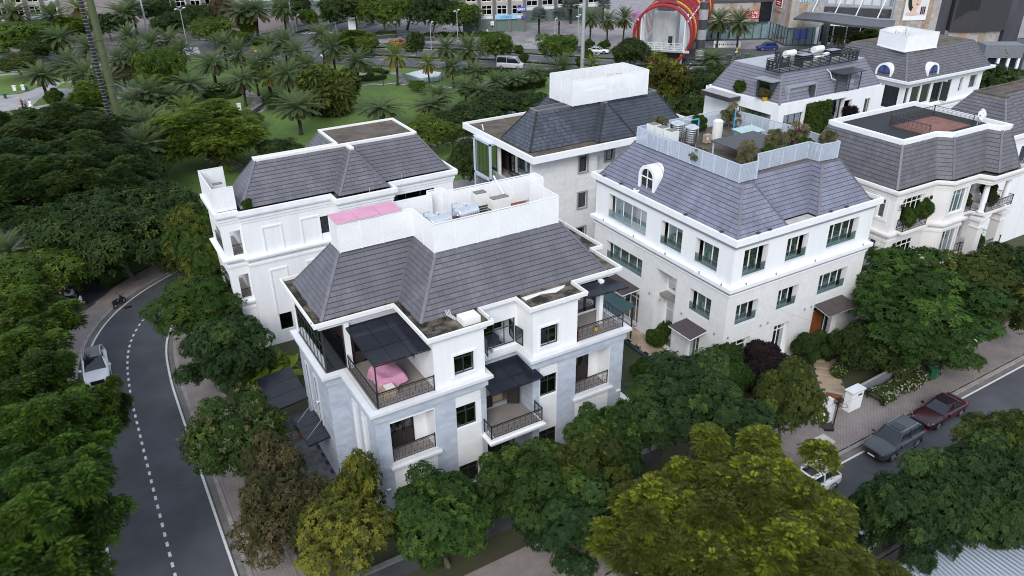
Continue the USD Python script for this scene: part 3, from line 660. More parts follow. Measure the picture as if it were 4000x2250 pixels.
def hips(parent, pairs, m, w=0.2, h=0.07):
 for a, b in pairs:
  a, b = np.asarray(a, float), np.asarray(b, float); n = max(2, int(np.linalg.norm(b - a) / 0.4)); mb = MB()
  for i in range(n):
   p, q = a + (b - a) * i / n, a + (b - a) * (i + 1.06) / n
   mb.bar(p + [0, 0, 0.03], q + [0, 0, 0.015], w, h)
  mb.build('hip_ridge', m, parent)
def hip_roof(parent, base, d, z0, z1, tilem='roof_tile', course=0.31, tw=0.33, parts=300, seed=1, hip='hip_tile', lift=0.035, skip=()):
 """mansard roof: base outline up to the outline set in by d; returns the top outline"""
 base = np.asarray(base, float); top = mitre(base, -d); n = len(base)
 B, T = np.c_[base, np.full(n, z0)], np.c_[top, np.full(n, z1)]
 mb = MB(); faces = []
 for i in range(n):
  j = (i + 1) % n; mb.quad(B[i], B[j], T[j], T[i])
  if i not in skip:
   faces.append((B[i], B[j], T[j], T[i]))
 mb.poly(top, z1 - 0.02); mb.poly(base, z0 - 0.02)
 roof = mb.build('roof', M['underlay'], parent)
 tile_faces(roof, faces, course, tw, M[tilem], parts, seed, lift)
 conv = []
 for i in range(n):
  a, b = base[i] - base[i - 1], base[(i + 1) % n] - base[i]
  if a[0] * b[1] - a[1] * b[0] > 0:
   conv.append((B[i], T[i]))
 hips(roof, conv, M[hip])
 vl = MB()
 for i in range(n):
  a, b = base[i] - base[i - 1], base[(i + 1) % n] - base[i]
  if a[0] * b[1] - a[1] * b[0] < 0:
   vl.bar(B[i] + [0, 0, 0.03], T[i] + [0, 0, 0.03], 0.14, 0.03)
 if vl.n:
  vl.build('valley', M[hip], roof)
 return roof, top
def louvre(label, pts, z0, z1, m='white_metal', pitch=0.082, slat=0.070, closed=True, post=0.06, every=1.6, group=None, tilt=0.0, name='louvre_fence'):
 t = thing(name, label, 'fence', group)
 p = [np.array(q, float) for q in pts]; segs = list(zip(p, p[1:] + p[:1])) if closed else list(zip(p[:-1], p[1:]))
 S = []
 for a, b in segs:
  f = Face(a, b); n = max(1, round(f.L / every))
  for i in range(n):
   u = f.L * i / n
   f.box(MB(), u - post / 2, u + post / 2, z0, z1 + 0.02, -post / 2, post / 2).build('post', M[m], t)
  f.box(MB(), 0, f.L, z1, z1 + 0.05, -0.03, 0.03).build('top_rail', M[m], t)
  for k in range(int((z1 - z0) / pitch)):
   z = z0 + 0.03 + k * pitch
   q = MB(); a_ = f.pt(0.0, z, -0.012 - tilt); q.obox(a_, (*(f.d * f.L), 0), (*(f.n * 0.02), 0), (*(f.n * tilt), slat))
   S.append(q)
 S = sorted(S, key=lambda q: np.linalg.norm(np.vstack(q.v).mean(0) - CAM))
 for q in S[:300]:
  q.build('slat', M[m], t)
 if len(S) > 300:
  r = MB()
  for q in S[300:]:
   r.add(*q.get())
  r.build('slat_field', M[m], t, kind='stuff')
 return t
def scroll(mb, f, u, z, r, turn, o):
 a = np.linspace(0, 3.6 * math.pi / 2 * 1.6, 13); rr = r * (1 - a / a[-1] * 0.85)
 mb.tube([f.pt(u + turn * x * math.cos(t), z + x * math.sin(t), o) for t, x in zip(a, rr)], 0.009, 4, cap=False)
def railing(parent, pts, z0, z1, closed=False):
 """wrought iron balcony rail with scrolls: one part per side"""
 p = [np.array(q, float) for q in pts]
 for a, b in zip(p[:-1], p[1:]):
  f = Face(a, b); mb = MB()
  f.box(mb, 0, f.L, z1 - 0.05, z1, -0.03, 0.03); f.box(mb, 0, f.L, z0 + 0.06, z0 + 0.09, -0.015, 0.015); f.box(mb, 0, f.L, z1 - 0.15, z1 - 0.125, -0.012, 0.012)
  for u in (0.02, f.L - 0.02):
   f.box(mb, u - 0.025, u + 0.025, z0, z1 + 0.04, -0.025, 0.025)
  r = mb.build('railing', M['black_metal'], parent)
  n = max(2, round(f.L / 0.42)); w = f.L / n; h = z1 - z0
  for i in range(n):
   q = MB(); u = w * (i + 0.5)
   f.box(q, w * i - 0.01, w * i + 0.01, z0 + 0.09, z1 - 0.125, -0.01, 0.01)
   for s in (-1, 1):
    scroll(q, f, u + s * w * 0.23, z0 + h * 0.62, w * 0.24, s, 0.0); scroll(q, f, u + s * w * 0.2, z0 + h * 0.28, w * 0.2, -s, 0.0)
    q.tube([f.pt(u + s * w * 0.45, z0 + h * 0.45, 0), f.pt(u + s * w * 0.2, z0 + h * 0.52, 0), f.pt(u, z0 + h * 0.4, 0), f.pt(u - s * w * 0.1, z0 + h * 0.15, 0)], 0.009, 4, cap=False)
   q.build('scroll_panel', M['black_metal'], r)
def canopy(parent, pts4, z_wall, z_out, m='canopy_dark', nu=3, nv=2, frame='black_metal', name='canopy', th=0.03):
 """glazed awning: pts4 = plan corners wall-left, wall-right, out-right, out-left"""
 a, b, c, d = (np.array([*p, z]) for p, z in zip(pts4, (z_wall, z_wall, z_out, z_out)))
 P = lambda s, t: (a * (1 - s) + b * s) * (1 - t) + (d * (1 - s) + c * s) * t
 mb = MB()
 for i in range(nu + 1):
  mb.bar(P(i / nu, 0) - [0, 0, 0.05], P(i / nu, 1) - [0, 0, 0.05], 0.05, 0.06)
 for j in range(nv + 1):
  mb.bar(P(0, j / nv) - [0, 0, 0.045], P(1, j / nv) - [0, 0, 0.045], 0.05, 0.05)
 k = mb.build(name, M[frame], parent)
 for i in range(nu):
  for j in range(nv):
   s0, s1, t0, t1 = i / nu + 0.004, (i + 1) / nu - 0.004, j / nv + 0.004, (j + 1) / nv - 0.004
   q = [P(s0, t0), P(s1, t0), P(s1, t1), P(s0, t1)]; v = np.array(q + [x + [0, 0, th] for x in q])
   obj('glass_panel', (v, BOXF), M[m], k)
 return k
def clad(parent, f, z0, z1, u0=0.0, u1=None, holes=(), size=(1.2, 0.62), m='marble', proud=0.022, name='marble_panel', gap=0.008):
 """stone slabs hung on a wall, each a part; slabs stop at openings"""
 from shapely.ops import unary_union
 u1 = f.L if u1 is None else u1
 hs = [sbox(a, c, b, d) for a, b, c, d in holes]; H = unary_union(hs) if hs else None
 nr = max(1, round((z1 - z0) / size[1])); h = (z1 - z0) / nr; nc = max(1, round((u1 - u0) / size[0])); w = (u1 - u0) / nc
 for j in range(nr):
  for i in range(nc):
   r = sbox(u0 + i * w + gap / 2, z0 + j * h + gap / 2, u0 + (i + 1) * w - gap / 2, z0 + (j + 1) * h - gap / 2)
   if H is not None:
    r = r.difference(H)
   for q in (r.geoms if hasattr(r, 'geoms') else [r]):
    if q.is_empty or q.area < 0.02:
     continue
    k = CrossSection([list(q.exterior.coords)[:-1]], FillRule.EvenOdd).extrude(proud).to_mesh()
    v, tri = k.vert_properties[:, :3], k.tri_verts
    xy = f.p + v[:, :1] * f.d + v[:, 2:3] * f.n
    obj(name, (np.c_[xy, v[:, 1]], tri), M[m], parent)
def floors(parent, outline, zs, t=0.2, m='floor_tile', inset=0.29):
 for z in zs:
  MB().prism(mitre(outline, -inset), z - t, z).build('floor', M[m], parent)
def ac_unit(name, label, x, y, z, rz=0, w=0.95, d=0.7, h=1.5, fans=1, group=None):
 t = thing(name, label, 'air conditioner', group, (x, y, z), rz)
 MB().box(-w / 2, w / 2, -d / 2, d / 2, 0.06, h).build('casing', M['ac_white'], t)
 b = MB()
 for i in range(5):
  b.box(-w / 2 + 0.06, w / 2 - 0.06, -d / 2 - 0.012, -d / 2 + 0.0, 0.12 + i * h * 0.1, 0.12 + i * h * 0.1 + h * 0.075)
  b.box(-w / 2 - 0.012, -w / 2, -d / 2 + 0.06, d / 2 - 0.06, 0.12 + i * h * 0.1, 0.12 + i * h * 0.1 + h * 0.075)
 b.build('grille', M['ac_dark'], t)
 for i in range(fans):
  cx = (i - (fans - 1) / 2) * w / fans * 0.96; k = w / fans * 0.42
  MB().box(cx - k, cx + k, -d * 0.38, d * 0.38, h, h + 0.05).build('fan_grille', M['ac_grille'], t)
 MB().box(-w / 2, w / 2, -d / 2, d / 2, 0.0, 0.05).build('base', M['galv'], t)
 return t
def tank_h(label, x, y, z, rz, r=0.55, L=1.5, group='horizontal steel water tanks'):
 t = thing('water_tank', label, 'water tank', group, (x, y, z), rz)
 m_ = MB(); n = 9
 prof = [(0.0, -L / 2 - 0.16), (r * 0.6, -L / 2 - 0.12), (r * 0.97, -L / 2)]
 for i in range(n):
  a = -L / 2 + L * i / n
  prof += [(r, a + 0.02), (r * 1.035, a + L / n * 0.5), (r, a + L / n - 0.02)]
 prof += [(r * 0.97, L / 2), (r * 0.6, L / 2 + 0.12), (0.0, L / 2 + 0.16)]
 m_.lathe((0, 0, 0), prof, 20); v, f = m_.get(); v = np.c_[v[:, 2], v[:, 0], v[:, 1] + r + 0.4]
 obj('shell', (v, f), M['steel'], t, smooth=25)
 s = MB()
 for a in (-L * 0.35, L * 0.35):
  s.bar((a, -r, 0), (a, -r * 0.5, r * 0.7), 0.05); s.bar((a, r, 0), (a, r * 0.5, r * 0.7), 0.05); s.bar((a, -r, 0.2), (a, r, 0.2), 0.05)
 s.bar((-L / 2, -r, 0.05), (L / 2, -r, 0.05), 0.05); s.bar((-L / 2, r, 0.05), (L / 2, r, 0.05), 0.05)
 s.build('stand', M['galv'], t)
 MB().cyl((0, 0, 2 * r + 0.38), 0.16, 0.1, 14).build('lid', M['steel'], t)
 MB().tube([(-L / 2 - 0.1, 0.3, 0), (-L / 2 - 0.1, 0.3, 1.7), (-L / 2 + 0.2, 0.1, 1.75)], 0.035).build('pipe', M['blue_pipe'], t)
 return t
def tank_v(label, x, y, z, r=0.55, h=1.3, m='steel', group=None):
 t = thing('water_tank', label, 'water tank', group, (x, y, z))
 pr = [(0.01, 0.35), (r * 0.95, 0.35), (r, 0.4)]
 for i in range(7):
  a = 0.4 + h * i / 7; pr += [(r, a + 0.02), (r * 1.03, a + h / 14), (r, a + h / 7 - 0.02)]
 pr += [(r * 0.95, 0.4 + h), (r * 0.4, 0.4 + h + 0.18), (r * 0.3, 0.4 + h + 0.2), (0.01, 0.4 + h + 0.24)]
 o = obj('shell', MB().lathe((0, 0, 0), pr, 24).get(), M[m], t, smooth=25)
 s = MB()
 for k in range(4):
  c, q = math.cos(k * math.pi / 2 + 0.4) * r * 0.8, math.sin(k * math.pi / 2 + 0.4) * r * 0.8
  s.bar((c, q, 0), (c, q, 0.36), 0.06)
 s.build('stand', M['galv'], t)
 return t
# ================================================================ villa 1: marble villa in front
v1 = thing('marble_villa', 'three-storey villa with grey marble lower walls and pink sheet on its corner terrace', 'villa')
P12 = [(11.1, 35), (18.43, 35), (18.43, 36.9), (21.9, 36.9), (21.9, 35), (29.25, 35), (29.25, 46.2), (9.95, 46.2), (9.95, 40.1), (11.1, 40.1)]
F12 = [Face(P12[i], P12[(i + 1) % 10]) for i in range(10)]
fl, fr, frec = F12[0], F12[4], F12[2]
U = lambda f, x: x - f.p[0]
ho = {0: [(U(fl, 11.97), U(fl, 14.85), 4.75, 7.8), (U(fl, 16.31), U(fl, 17.7), 5.66, 7.28), (U(fl, 11.97), U(fl, 14.85), 0.9, 2.8), (U(fl, 16.31), U(fl, 17.7), 0.9, 2.6)],
      4: [(U(fr, 22.46), U(fr, 23.76), 5.74, 7.34), (U(fr, 25.3), U(fr, 28.1), 4.75, 7.92), (U(fr, 22.4), U(fr, 23.8), 0.9, 2.9), (U(fr, 25.3), U(fr, 28.1), 0.9, 2.8)],
      2: [(0.15, 3.3, 4.75, 7.4), (0.3, 3.2, 0.2, 3.2)],
      7: [(1.2, 1.75, 3.0, 7.2), (3.0, 3.55, 3.0, 7.2)],
      9: []}
for i, f in enumerate(F12):
 wall(v1, f, 0.0, 8.4, M['white_paint'] if i in (0, 4) else M['marble'], ho.get(i, []))
floors(v1, P12, (0.3, 4.72, 9.0))
# marble slabs: corner piers, bands, side faces
E0 = 0.0
for f, spans in ((fl, [(0, 0.85), (3.77, 5.18), (6.95, 7.33)]), (fr, [(0, 0.5), (1.9, 3.38), (6.22, 7.35)])):
 for a, b in spans:
  clad(v1, f, 0.3, 8.1, a, b, size=(1.2, 0.9))
 for a, b in ((0.85, 3.77),) if f is fl else ((3.38, 6.22),):
  clad(v1, f, 7.92, 8.1, a, b, size=(1.4, 0.2))
clad(v1, F12[1], 0.3, 8.1, size=(1.0, 0.9)); clad(v1, F12[3], 0.3, 8.1, size=(1.0, 0.9))
clad(v1, F12[9], 0.3, 8.1, size=(1.3, 0.9)); clad(v1, F12[8], 0.3, 8.1, size=(1.15, 0.9))
clad(v1, F12[7], 0.3, 8.1, holes=ho[7], size=(1.2, 0.9)); clad(v1, F12[5], 0.3, 8.1, size=(1.4, 0.9))
# tall recessed strips on the front block's left side
for u0 in (1.1, 2.75):
 f = F12[9]
 k = MB()
 for a, b, c, d in ((u0, u0 + 0.9, 7.45, 7.57), (u0, u0 + 0.12, 2.6, 7.45), (u0 + 0.78, u0 + 0.9, 2.6, 7.45), (u0, u0 + 0.9, 2.45, 2.6)):
  f.box(k, a, b, c, d, 0.02, 0.09)
 k.build('strip_frame', M['marble_white'], v1)
 f.box(MB(), u0 + 0.12, u0 + 0.78, 2.6, 7.45, 0.015, 0.03).build('strip_panel', M['white_paint'], v1)
for u0 in (1.2, 3.0):
 window(v1, F12[7], u0, u0 + 0.55, 3.0, 7.2, 1, frame='white_metal', pane='pane_dark', recess=0.1, casing=(0.14, 0.05, 'marble_white'))
# siding boards under the windows
for f, a, b, zs in ((fl, 0.87, 3.75, (2.85, 4.4)), (fl, 5.2, 6.93, (2.65, 5.62)), (fr, 3.4, 6.2, (2.85, 4.4)), (fr, 0.52, 1.88, (2.95, 5.7)), (fl, 5.2, 6.93, (7.32, 8.05)), (fr, 0.52, 1.88, (7.38, 8.05))):
 n = max(2, round((zs[1] - zs[0]) / 0.2)); h = (zs[1] - zs[0]) / n
 for k in range(n):
  f.box(MB(), a, b, zs[0] + k * h + 0.012, zs[0] + (k + 1) * h, 0.0, 0.02).build('siding_board', M['siding'], v1)
win = dict(transom=None, recess=0.12)
window(v1, fl, U(fl, 16.31), U(fl, 17.7), 5.66, 7.28, 2, 6.8, recess=0.1); window(v1, fr, U(fr, 22.46), U(fr, 23.76), 5.74, 7.34, 2, 6.9, recess=0.1, curtain=[('curtain_white', 0.0, 0.55)])
window(v1, fl, U(fl, 16.31), U(fl, 17.7), 0.9, 2.6, 2, 2.15, recess=0.1, curtain=[('curtain_white', 0.5, 1)])
window(v1, fl, U(fl, 11.97), U(fl, 14.85), 0.9, 2.8, 3, 2.4, recess=0.1, curtain=[('curtain', 0.0, 0.33), ('curtain_brown', 0.35, 0.7)])
window(v1, fr, U(fr, 22.4), U(fr, 23.8), 0.9, 2.9, 2, 2.4, recess=0.1); window(v1, fr, U(fr, 25.3), U(fr, 28.1), 0.9, 2.8, 3, 2.4, recess=0.1)
# loggias on the second floor
def door(parent, f, u0, u1, z0, z1, leaves=2, m='wood_dark', out=0.0, glass=0.35, name='door', panes='pane_dark'):
 w = (u1 - u0) / leaves
 fr_ = MB(); f.box(fr_, u0 - 0.06, u1 + 0.06, z1, z1 + 0.08, out - 0.06, out + 0.02); f.box(fr_, u0 - 0.06, u0, z0, z1, out - 0.06, out + 0.02); f.box(fr_, u1, u1 + 0.06, z0, z1, out - 0.06, out + 0.02)
 d_ = fr_.build(name, M[m], parent)
 for i in range(leaves):
  a, b = u0 + w * i + 0.01, u0 + w * (i + 1) - 0.01; k = MB()
  zg = z0 + (z1 - z0) * glass
  for p, q, r, s in ((a, b, z0, z0 + 0.12), (a, b, z1 - 0.1, z1), (a, b, zg - 0.06, zg + 0.06), (a, a + 0.1, z0, z1), (b - 0.1, b, z0, z1)):
   f.box(k, p, q, r, s, out - 0.05, out)
  f.box(k, a + 0.1, b - 0.1, z0 + 0.12, zg - 0.06, out - 0.04, out - 0.015)
  k.build('leaf', M[m], d_); f.box(MB(), a + 0.1, b - 0.1, zg + 0.06, z1 - 0.1, out - 0.035, out - 0.02).build('pane', M[panes], d_)
 return d_
for f, x0, x1, zt in ((fl, 11.97, 14.85, 7.8), (fr, 25.3, 28.1, 7.92)):
 a, b = U(f, x0), U(f, x1); k = MB()
 f.box(k, a - 0.1, b + 0.1, 4.7, zt + 0.1, -1.55, -1.4); f.box(k, a - 0.28, a, 4.7, zt, -1.4, -0.285); f.box(k, b, b + 0.28, 4.7, zt, -1.4, -0.285); f.box(k, a - 0.2, b + 0.2, zt, zt + 0.12, -1.4, -0.285)
 k.build('loggia_wall', M['white_paint'], v1); f.box(MB(), a, b, 4.66, 4.75, -1.4, 0.0).build('loggia_floor', M['floor_tile'], v1)
 door(v1, f, a + 0.1, a + 1.95, 4.76, 7.55, 3 if f is fl else 2, out=-1.36, glass=0.45)
 railing(v1, [f.pt(a + 0.03, 0, -0.08)[:2], f.pt(b - 0.03, 0, -0.08)[:2]], 4.85, 5.92)
 k = MB(); f.box(k, a - 0.22, b + 0.3, 4.48, 4.62, 0.0, 0.26); f.box(k, a - 0.16, b + 0.24, 4.38, 4.48, 0.0, 0.16); f.box(k, a - 0.1, b + 0.1, 4.62, 4.86, -0.2, 0.06)
 k.build('sill', M['marble_white'], v1)
# centre balcony
bx = [(18.15, 33.95), (22.05, 33.95), (22.05, 36.88), (18.15, 36.88)]
k = MB().prism(bx, 4.52, 4.70); k.prism([(18.0, 33.8), (22.2, 33.8), (22.2, 34.98), (18.0, 34.98)], 4.40, 4.52); k.prism([(18.12, 33.92), (22.08, 33.92), (22.08, 34.98), (18.12, 34.98)], 4.22, 4.40)
bal = k.build('balcony', M['white_paint'], v1)
MB().box(18.48, 21.88, 34.1, 36.87, 4.70, 4.715).build('balcony_floor', M['floor_tile'], bal)
railing(v1, [(18.2, 34.95), (18.2, 34.0), (22.0, 34.0), (22.0, 34.95)], 4.7, 5.72)
door(v1, frec, 0.2, 1.45, 4.72, 7.3, 2, out=-0.1); MB().box(19.85, 20.95, 37.4, 37.5, 4.72, 7.3).build('room_wall', M['patio'], v1)
k = MB(); k.obox((20.95, 36.78, 4.74), (0.62, -0.42, 0), (0.035, 0.05, 0), (0, 0, 2.5)); k.build('open_leaf', M['wood_dark'], v1); MB().obox((21.6, 36.35, 4.74), (0.2, 0.45, 0), (0.05, -0.03, 0), (0, 0, 2.5)).build('open_leaf', M['wood_dark'], v1)
window(v1, frec, 0.3, 3.2, 0.25, 3.1, 3, 2.6, recess=0.1)
canopy(v1, [(18.5, 36.85), (21.9, 36.85), (22.05, 33.9), (18.28, 33.85)], 8.36, 8.2, nu=2, nv=3)
# string course below the top storey
LED = [(-0.002, 8.08), (0.06, 8.08), (0.06, 8.20), (0.12, 8.22), (0.12, 8.62), (0.2, 8.68), (0.3, 8.82), (0.38, 8.86), (0.38, 9.06), (0.0, 9.12)]
cornice(v1, P12, [q for q in LED[:5]], M['marble'], name='marble_band'); cornice(v1, P12, LED[4:], M['marble_white'], name='ledge')
MB().prism(mitre(P12, 0.2), 8.95, 9.08).build('ledge_top', M['marble_white'], v1)
# ---- top storey
P3 = [(15.03, 35), (18.43, 35), (18.43, 36.9), (21.9, 36.9), (21.9, 35), (25.29, 35), (25.29, 37.9), (29.25, 37.9), (29.25, 46.2), (9.98, 46.2), (9.98, 40.1), (15.03, 40.1)]
F3 = [Face(P3[i], P3[(i + 1) % 12]) for i in range(12)]
h3 = {0: [(1.29, 2.67, 9.63, 11.06)], 2: [(0.95, 3.3, 9.3, 11.2)], 4: [(0.54, 1.92, 9.62, 11.1)], 6: [(0.2, 3.7, 9.2, 11.9)], 11: [(1.2, 2.2, 9.6, 11.4)]}
for i, f in enumerate(F3):
 if i in (9, 10):
  continue
 wall(v1, f, 9.08, 12.45, M['white_paint'], h3.get(i, []))
window(v1, F3[0], 1.29, 2.67, 9.63, 11.06, 2, 10.75, recess=0.12, curtain='curtain', casing=(0.12, 0.06, 'white_paint')); window(v1, F3[4], 0.54, 1.92, 9.62, 11.1, 2, 10.78, recess=0.12, casing=(0.12, 0.06, 'white_paint'), curtain=[('curtain_brown', 0.55, 0.8)])
window(v1, F3[2], 0.95, 3.3, 9.3, 11.2, 3, 10.6, recess=0.1); window(v1, F3[11], 1.2, 2.2, 9.6, 11.4, 1, recess=0.1)
for hx, dx, dy in ((3.28, 0.12, -0.75), (0.95, -0.1, -0.7)):
 p = F3[2].pt(hx, 9.35, 0.0); k = MB()
 k.obox(p, (dx, dy, 0), (0.05, 0.01, 0), (0, 0, 0.07)); k.obox(p + [0, 0, 1.15], (dx, dy, 0), (0.05, 0.01, 0), (0, 0, 0.07)); k.obox(p, (dx * 0.08, dy * 0.08, 0), (0.05, 0.01, 0), (0, 0, 1.2)); k.obox(p + np.array([dx, dy, 0]) * 0.92, (dx * 0.08, dy * 0.08, 0), (0.05, 0.01, 0), (0, 0, 1.2))
 s_ = k.build('open_casement', M['dark_frame'], v1); MB().obox(p + [0.02, 0, 0.06], (dx, dy, 0), (0.015, 0, 0), (0, 0, 1.1)).build('pane', M['pane'], s_)
door(v1, F3[6], 0.25, 1.7, 9.2, 11.8, 2, out=-0.1, glass=0.3); door(v1, F3[6], 1.85, 3.65, 9.2, 11.8, 2, 'dark_frame', out=-0.1, glass=0.08)
MB().box(27.95, 28.25, 36.2, 36.5, 9.1, 12.4).build('column', M['white_paint'], v1)
# glazed garden room on the left corner
gl = Face((9.98, 46.2), (9.98, 40.1)); gf = Face((9.98, 40.1), (11.4, 40.1))
window(v1, gl, 0.05, 6.05, 9.12, 12.3, 8, 11.1, pane='pane_dark', recess=0.02, fw=0.07, back=False, name='glazing'); window(v1, gf, 0.05, 1.4, 9.12, 12.3, 1, None, pane='pane_dark', recess=0.02, fw=0.06, back=False, name='glazing')
k = MB()
for i in range(4):
 k.box(10.35, 10.42, 41 + i * 1.4, 42.1 + i * 1.4, 9.15, 9.9 + 0.1 * (i % 2))
k.build('furniture', M['curtain_white'], v1)
MB().box(11.4, 11.7, 39.85, 40.15, 9.1, 12.4).build('column', M['white_paint'], v1); MB().box(11.7, 15.0, 40.2, 40.4, 9.1, 12.4).build('wall', M['white_paint'], v1)
fd = Face((11.7, 40.17), (15.0, 40.17)); door(v1, fd, 0.15, 3.1, 9.16, 11.7, 4, out=0.03, glass=0.3)
MB().prism([(11.3, 35.15), (15.02, 35.15), (15.02, 40.2), (11.3, 40.2)], 9.085, 9.115).build('terrace_floor', M['floor_tile'], v1); MB().prism([(25.3, 35.2), (29.1, 35.2), (29.1, 37.89), (25.3, 37.89)], 9.085, 9.115).build('terrace_floor', M['floor_tile'], v1)
railing(v1, [(11.36, 39.75), (11.36, 34.98), (14.98, 34.98)], 9.12, 10.2); railing(v1, [(25.35, 35.02), (29.1, 35.02), (29.1, 37.85)], 9.12, 10.2)
MB().bar((11.42, 35.06, 9.1), (11.5, 35.15, 12.0), 0.07).build('canopy_post', M['black_metal'], v1)
canopy(v1, [(11.5, 40.0), (14.95, 40.0), (14.95, 35.15), (11.45, 35.1)], 12.08, 11.98, nu=3, nv=3); canopy(v1, [(26.0, 37.4), (28.8, 37.4), (29.4, 35.0), (26.2, 35.2)], 12.25, 12.1, nu=2, nv=2)
# eaves, gutter and roof
EV = [(9.9, 40.0), (14.95, 40.0), (14.95, 35.03), (18.55, 35.03), (18.55, 36.85), (21.85, 36.85), (21.85, 35.03), (25.4, 35.03), (25.4, 36.7), (29.4, 36.7), (29.4, 40.2), (30.4, 40.2), (30.4, 46.4), (9.9, 46.4)]
cornice(v1, EV, [(-0.35, 12.3), (0.04, 12.3), (0.06, 12.42), (0.14, 12.48), (0.2, 12.58), (0.34, 12.62), (0.38, 12.66), (0.38, 12.74)], M['white_paint'], name='eaves')
cornice(v1, EV, [(0.38, 12.74), (0.40, 12.76), (0.40, 12.95), (0.28, 12.96), (0.27, 12.72)], M['peeling_white'], name='parapet')
MB().prism(mitre(EV, 0.30), 12.62, 12.735).build('gutter', M['mossy_concrete'], v1)
k = MB().poly([(25.0, 36.2), (25.3, 36.5), (21.9, 36.9), (22.0, 36.0), (23.3, 36.2), (24.2, 35.9)], 12.748); k.build('pale_patch', M['stained_white'], v1)
MB().box(17.2, 18.35, 35.2, 36.1, 12.7, 13.15).build('plinth_block', M['stained_white'], v1)
k = MB()
for i in range(4):
 k.tube([(17.3 - 0.06 * i, 36.2, 12.75), (16.9 - 0.08 * i, 36.3, 13.15), (17.0 - 0.1 * i, 36.6, 13.3)], 0.02, 5)
k.build('cable', M['curtain_white'], v1)
B1 = [(10.1, 39.85 + 0.05), (15.05, 39.9), (15.05, 36.55), (28.6, 36.5), (28.6, 45.9), (10.1, 45.9)]
r1, T1_ = hip_roof(v1, B1, 2.25, 12.9, 16.05, 'roof_tile', 0.335, 0.33, seed=5)
cornice(v1, B1, [(0.02, 12.70), (0.06, 12.95), (0.0, 12.97)], M['mossy_concrete'], name='roof_kerb')
MB().prism(mitre(T1_, 0.06), 15.98, 16.07).build('roof_curb', M['hip_tile'], v1); MB().prism(mitre(T1_, -0.12), 16.0, 16.1).build('roof_terrace', M['red_floor'], v1)
for (x, y, z, u) in ((9.9, 40.9, 9.2, 0), ):
 pass
k = MB(); k.cyl((19.9, 36.85, 9.2), 0.13, 0.1, 10); k.build('vent', M['grey_metal'], v1)
for i, (x, y, z) in enumerate(((10.6, 38.6, 2.9), (11.05, 39.4, 3.1), (11.05, 36.6, 2.4))):
 k = MB().tube([(x, y, z), (x - 0.25, y, z + 0.05), (x - 0.25, y, z + 0.22)], 0.03); k.cyl((x - 0.25, y, z + 0.2), 0.14, 0.07, 12); k.build('wall_lamp', M['grey_metal'], v1)
for x, y, z in ((11.35, 34.85, 3.1), (28.9, 34.85, 4.0), (10.9, 35.4, 3.6), (9.85, 43, 5.2)):
 k = MB().cyl((x, y, z), 0.06, 0.22, 10, 'x'); k.box(x - 0.03, x + 0.03, y, y + 0.16, z - 0.12, z + 0.03); k.build('camera', M['white_paint'], v1)
louvre('white slatted screen round the roof tanks of the marble villa', [(12.35, 41.85), (16.6, 41.85), (17.2, 41.85), (17.2, 38.8), (26.15, 38.75), (26.15, 42.2), (27.2, 42.2), (27.2, 43.3), (20.4, 43.4), (20.4, 44.1), (19.3, 44.1), (19.3, 43.4), (12.35, 43.4)], 16.08, 17.95, closed=True)
k = thing('pink_sheet_roof', 'pink corrugated sheets covering the left end of the white roof screen', 'roof sheet')
for i in range(3):
 x = 12.3 + i * 1.42
 MB().obox((x, 41.78, 18.02), (1.40, 0, 0.0), (0, 1.65, 0.03), (0, 0, 0.02)).build('sheet', M['pink'], k)
tank_h('left steel water tank lying inside the white roof screen', 18.6, 41.0, 16.1, 10); tank_h('right steel water tank beside the roof air conditioners', 20.75, 41.4, 16.1, 10)
ac_unit('air_conditioner', 'tall single-fan air conditioner behind the double one on the marble villa', 22.3, 42.3, 16.1, 0, h=1.75); ac_unit('air_conditioner', 'double-fan air conditioner in front of the single one on the marble villa', 23.2, 41.3, 16.1, 0, w=1.35, h=1.55, fans=2)
k = thing('white_gate', 'small white barred gate beside the steel tanks on the roof', 'gate')
for z in (16.15, 17.0):
 MB().box(19.0, 20.35, 39.4, 39.44, z, z + 0.05).build('rail', M['white_metal'], k)
for i in range(7):
 MB().box(19.0 + i * 0.2, 19.05 + i * 0.2, 39.405, 39.435, 16.2, 17.0).build('bar', M['white_metal'], k)
MB().bar((24.3, 41.0, 16.15), (23.9, 43.3, 18.4), 0.07).build('brace_pole', M['white_metal'], None); tag(stage.GetPrimAtPath('/World/brace_pole'), 'white pole leaning inside the roof screen right of the air conditioners', 'pole')
# table under a pink cloth on the corner terrace
def cloth_top(cx, cy, z, w, d, drop, seed):
 n = 22; rg = np.random.default_rng(seed); X, Y = np.meshgrid(np.linspace(-1, 1, n), np.linspace(-1, 1, n))
 r = np.maximum(np.abs(X), np.abs(Y)); k_ = np.clip((r - 0.72) / 0.28, 0, 1)
 x, y = cx + X * w / 2 * (1 - 0.1 * k_), cy + Y * d / 2 * (1 - 0.1 * k_)
 a = np.arctan2(Y, X); zz = z - drop * k_ ** 1.2 * (1 + 0.3 * np.sin(a * 3 + 1)) + 0.05 * np.sin(X * 5 + Y * 3) * (1 - k_) + 0.04 * np.sin(a * 14) * k_ + 0.1 * np.exp(-((X + .1) ** 2 + (Y - .4) ** 2) * 6)
 x += 0.05 * np.cos(a * 14) * k_
 return np.c_[x.ravel(), y.ravel(), zz.ravel()], [[i * n + j, i * n + j + 1, (i + 1) * n + j + 1, (i + 1) * n + j] for i in range(n - 1) for j in range(n - 1)]
tb = thing('terrace_table', 'table hidden under the pink sheet on the corner terrace', 'table')
MB().box(12.35, 13.5, 36.5, 38.2, 9.8, 9.86).build('table_top', M['cardboard'], tb)
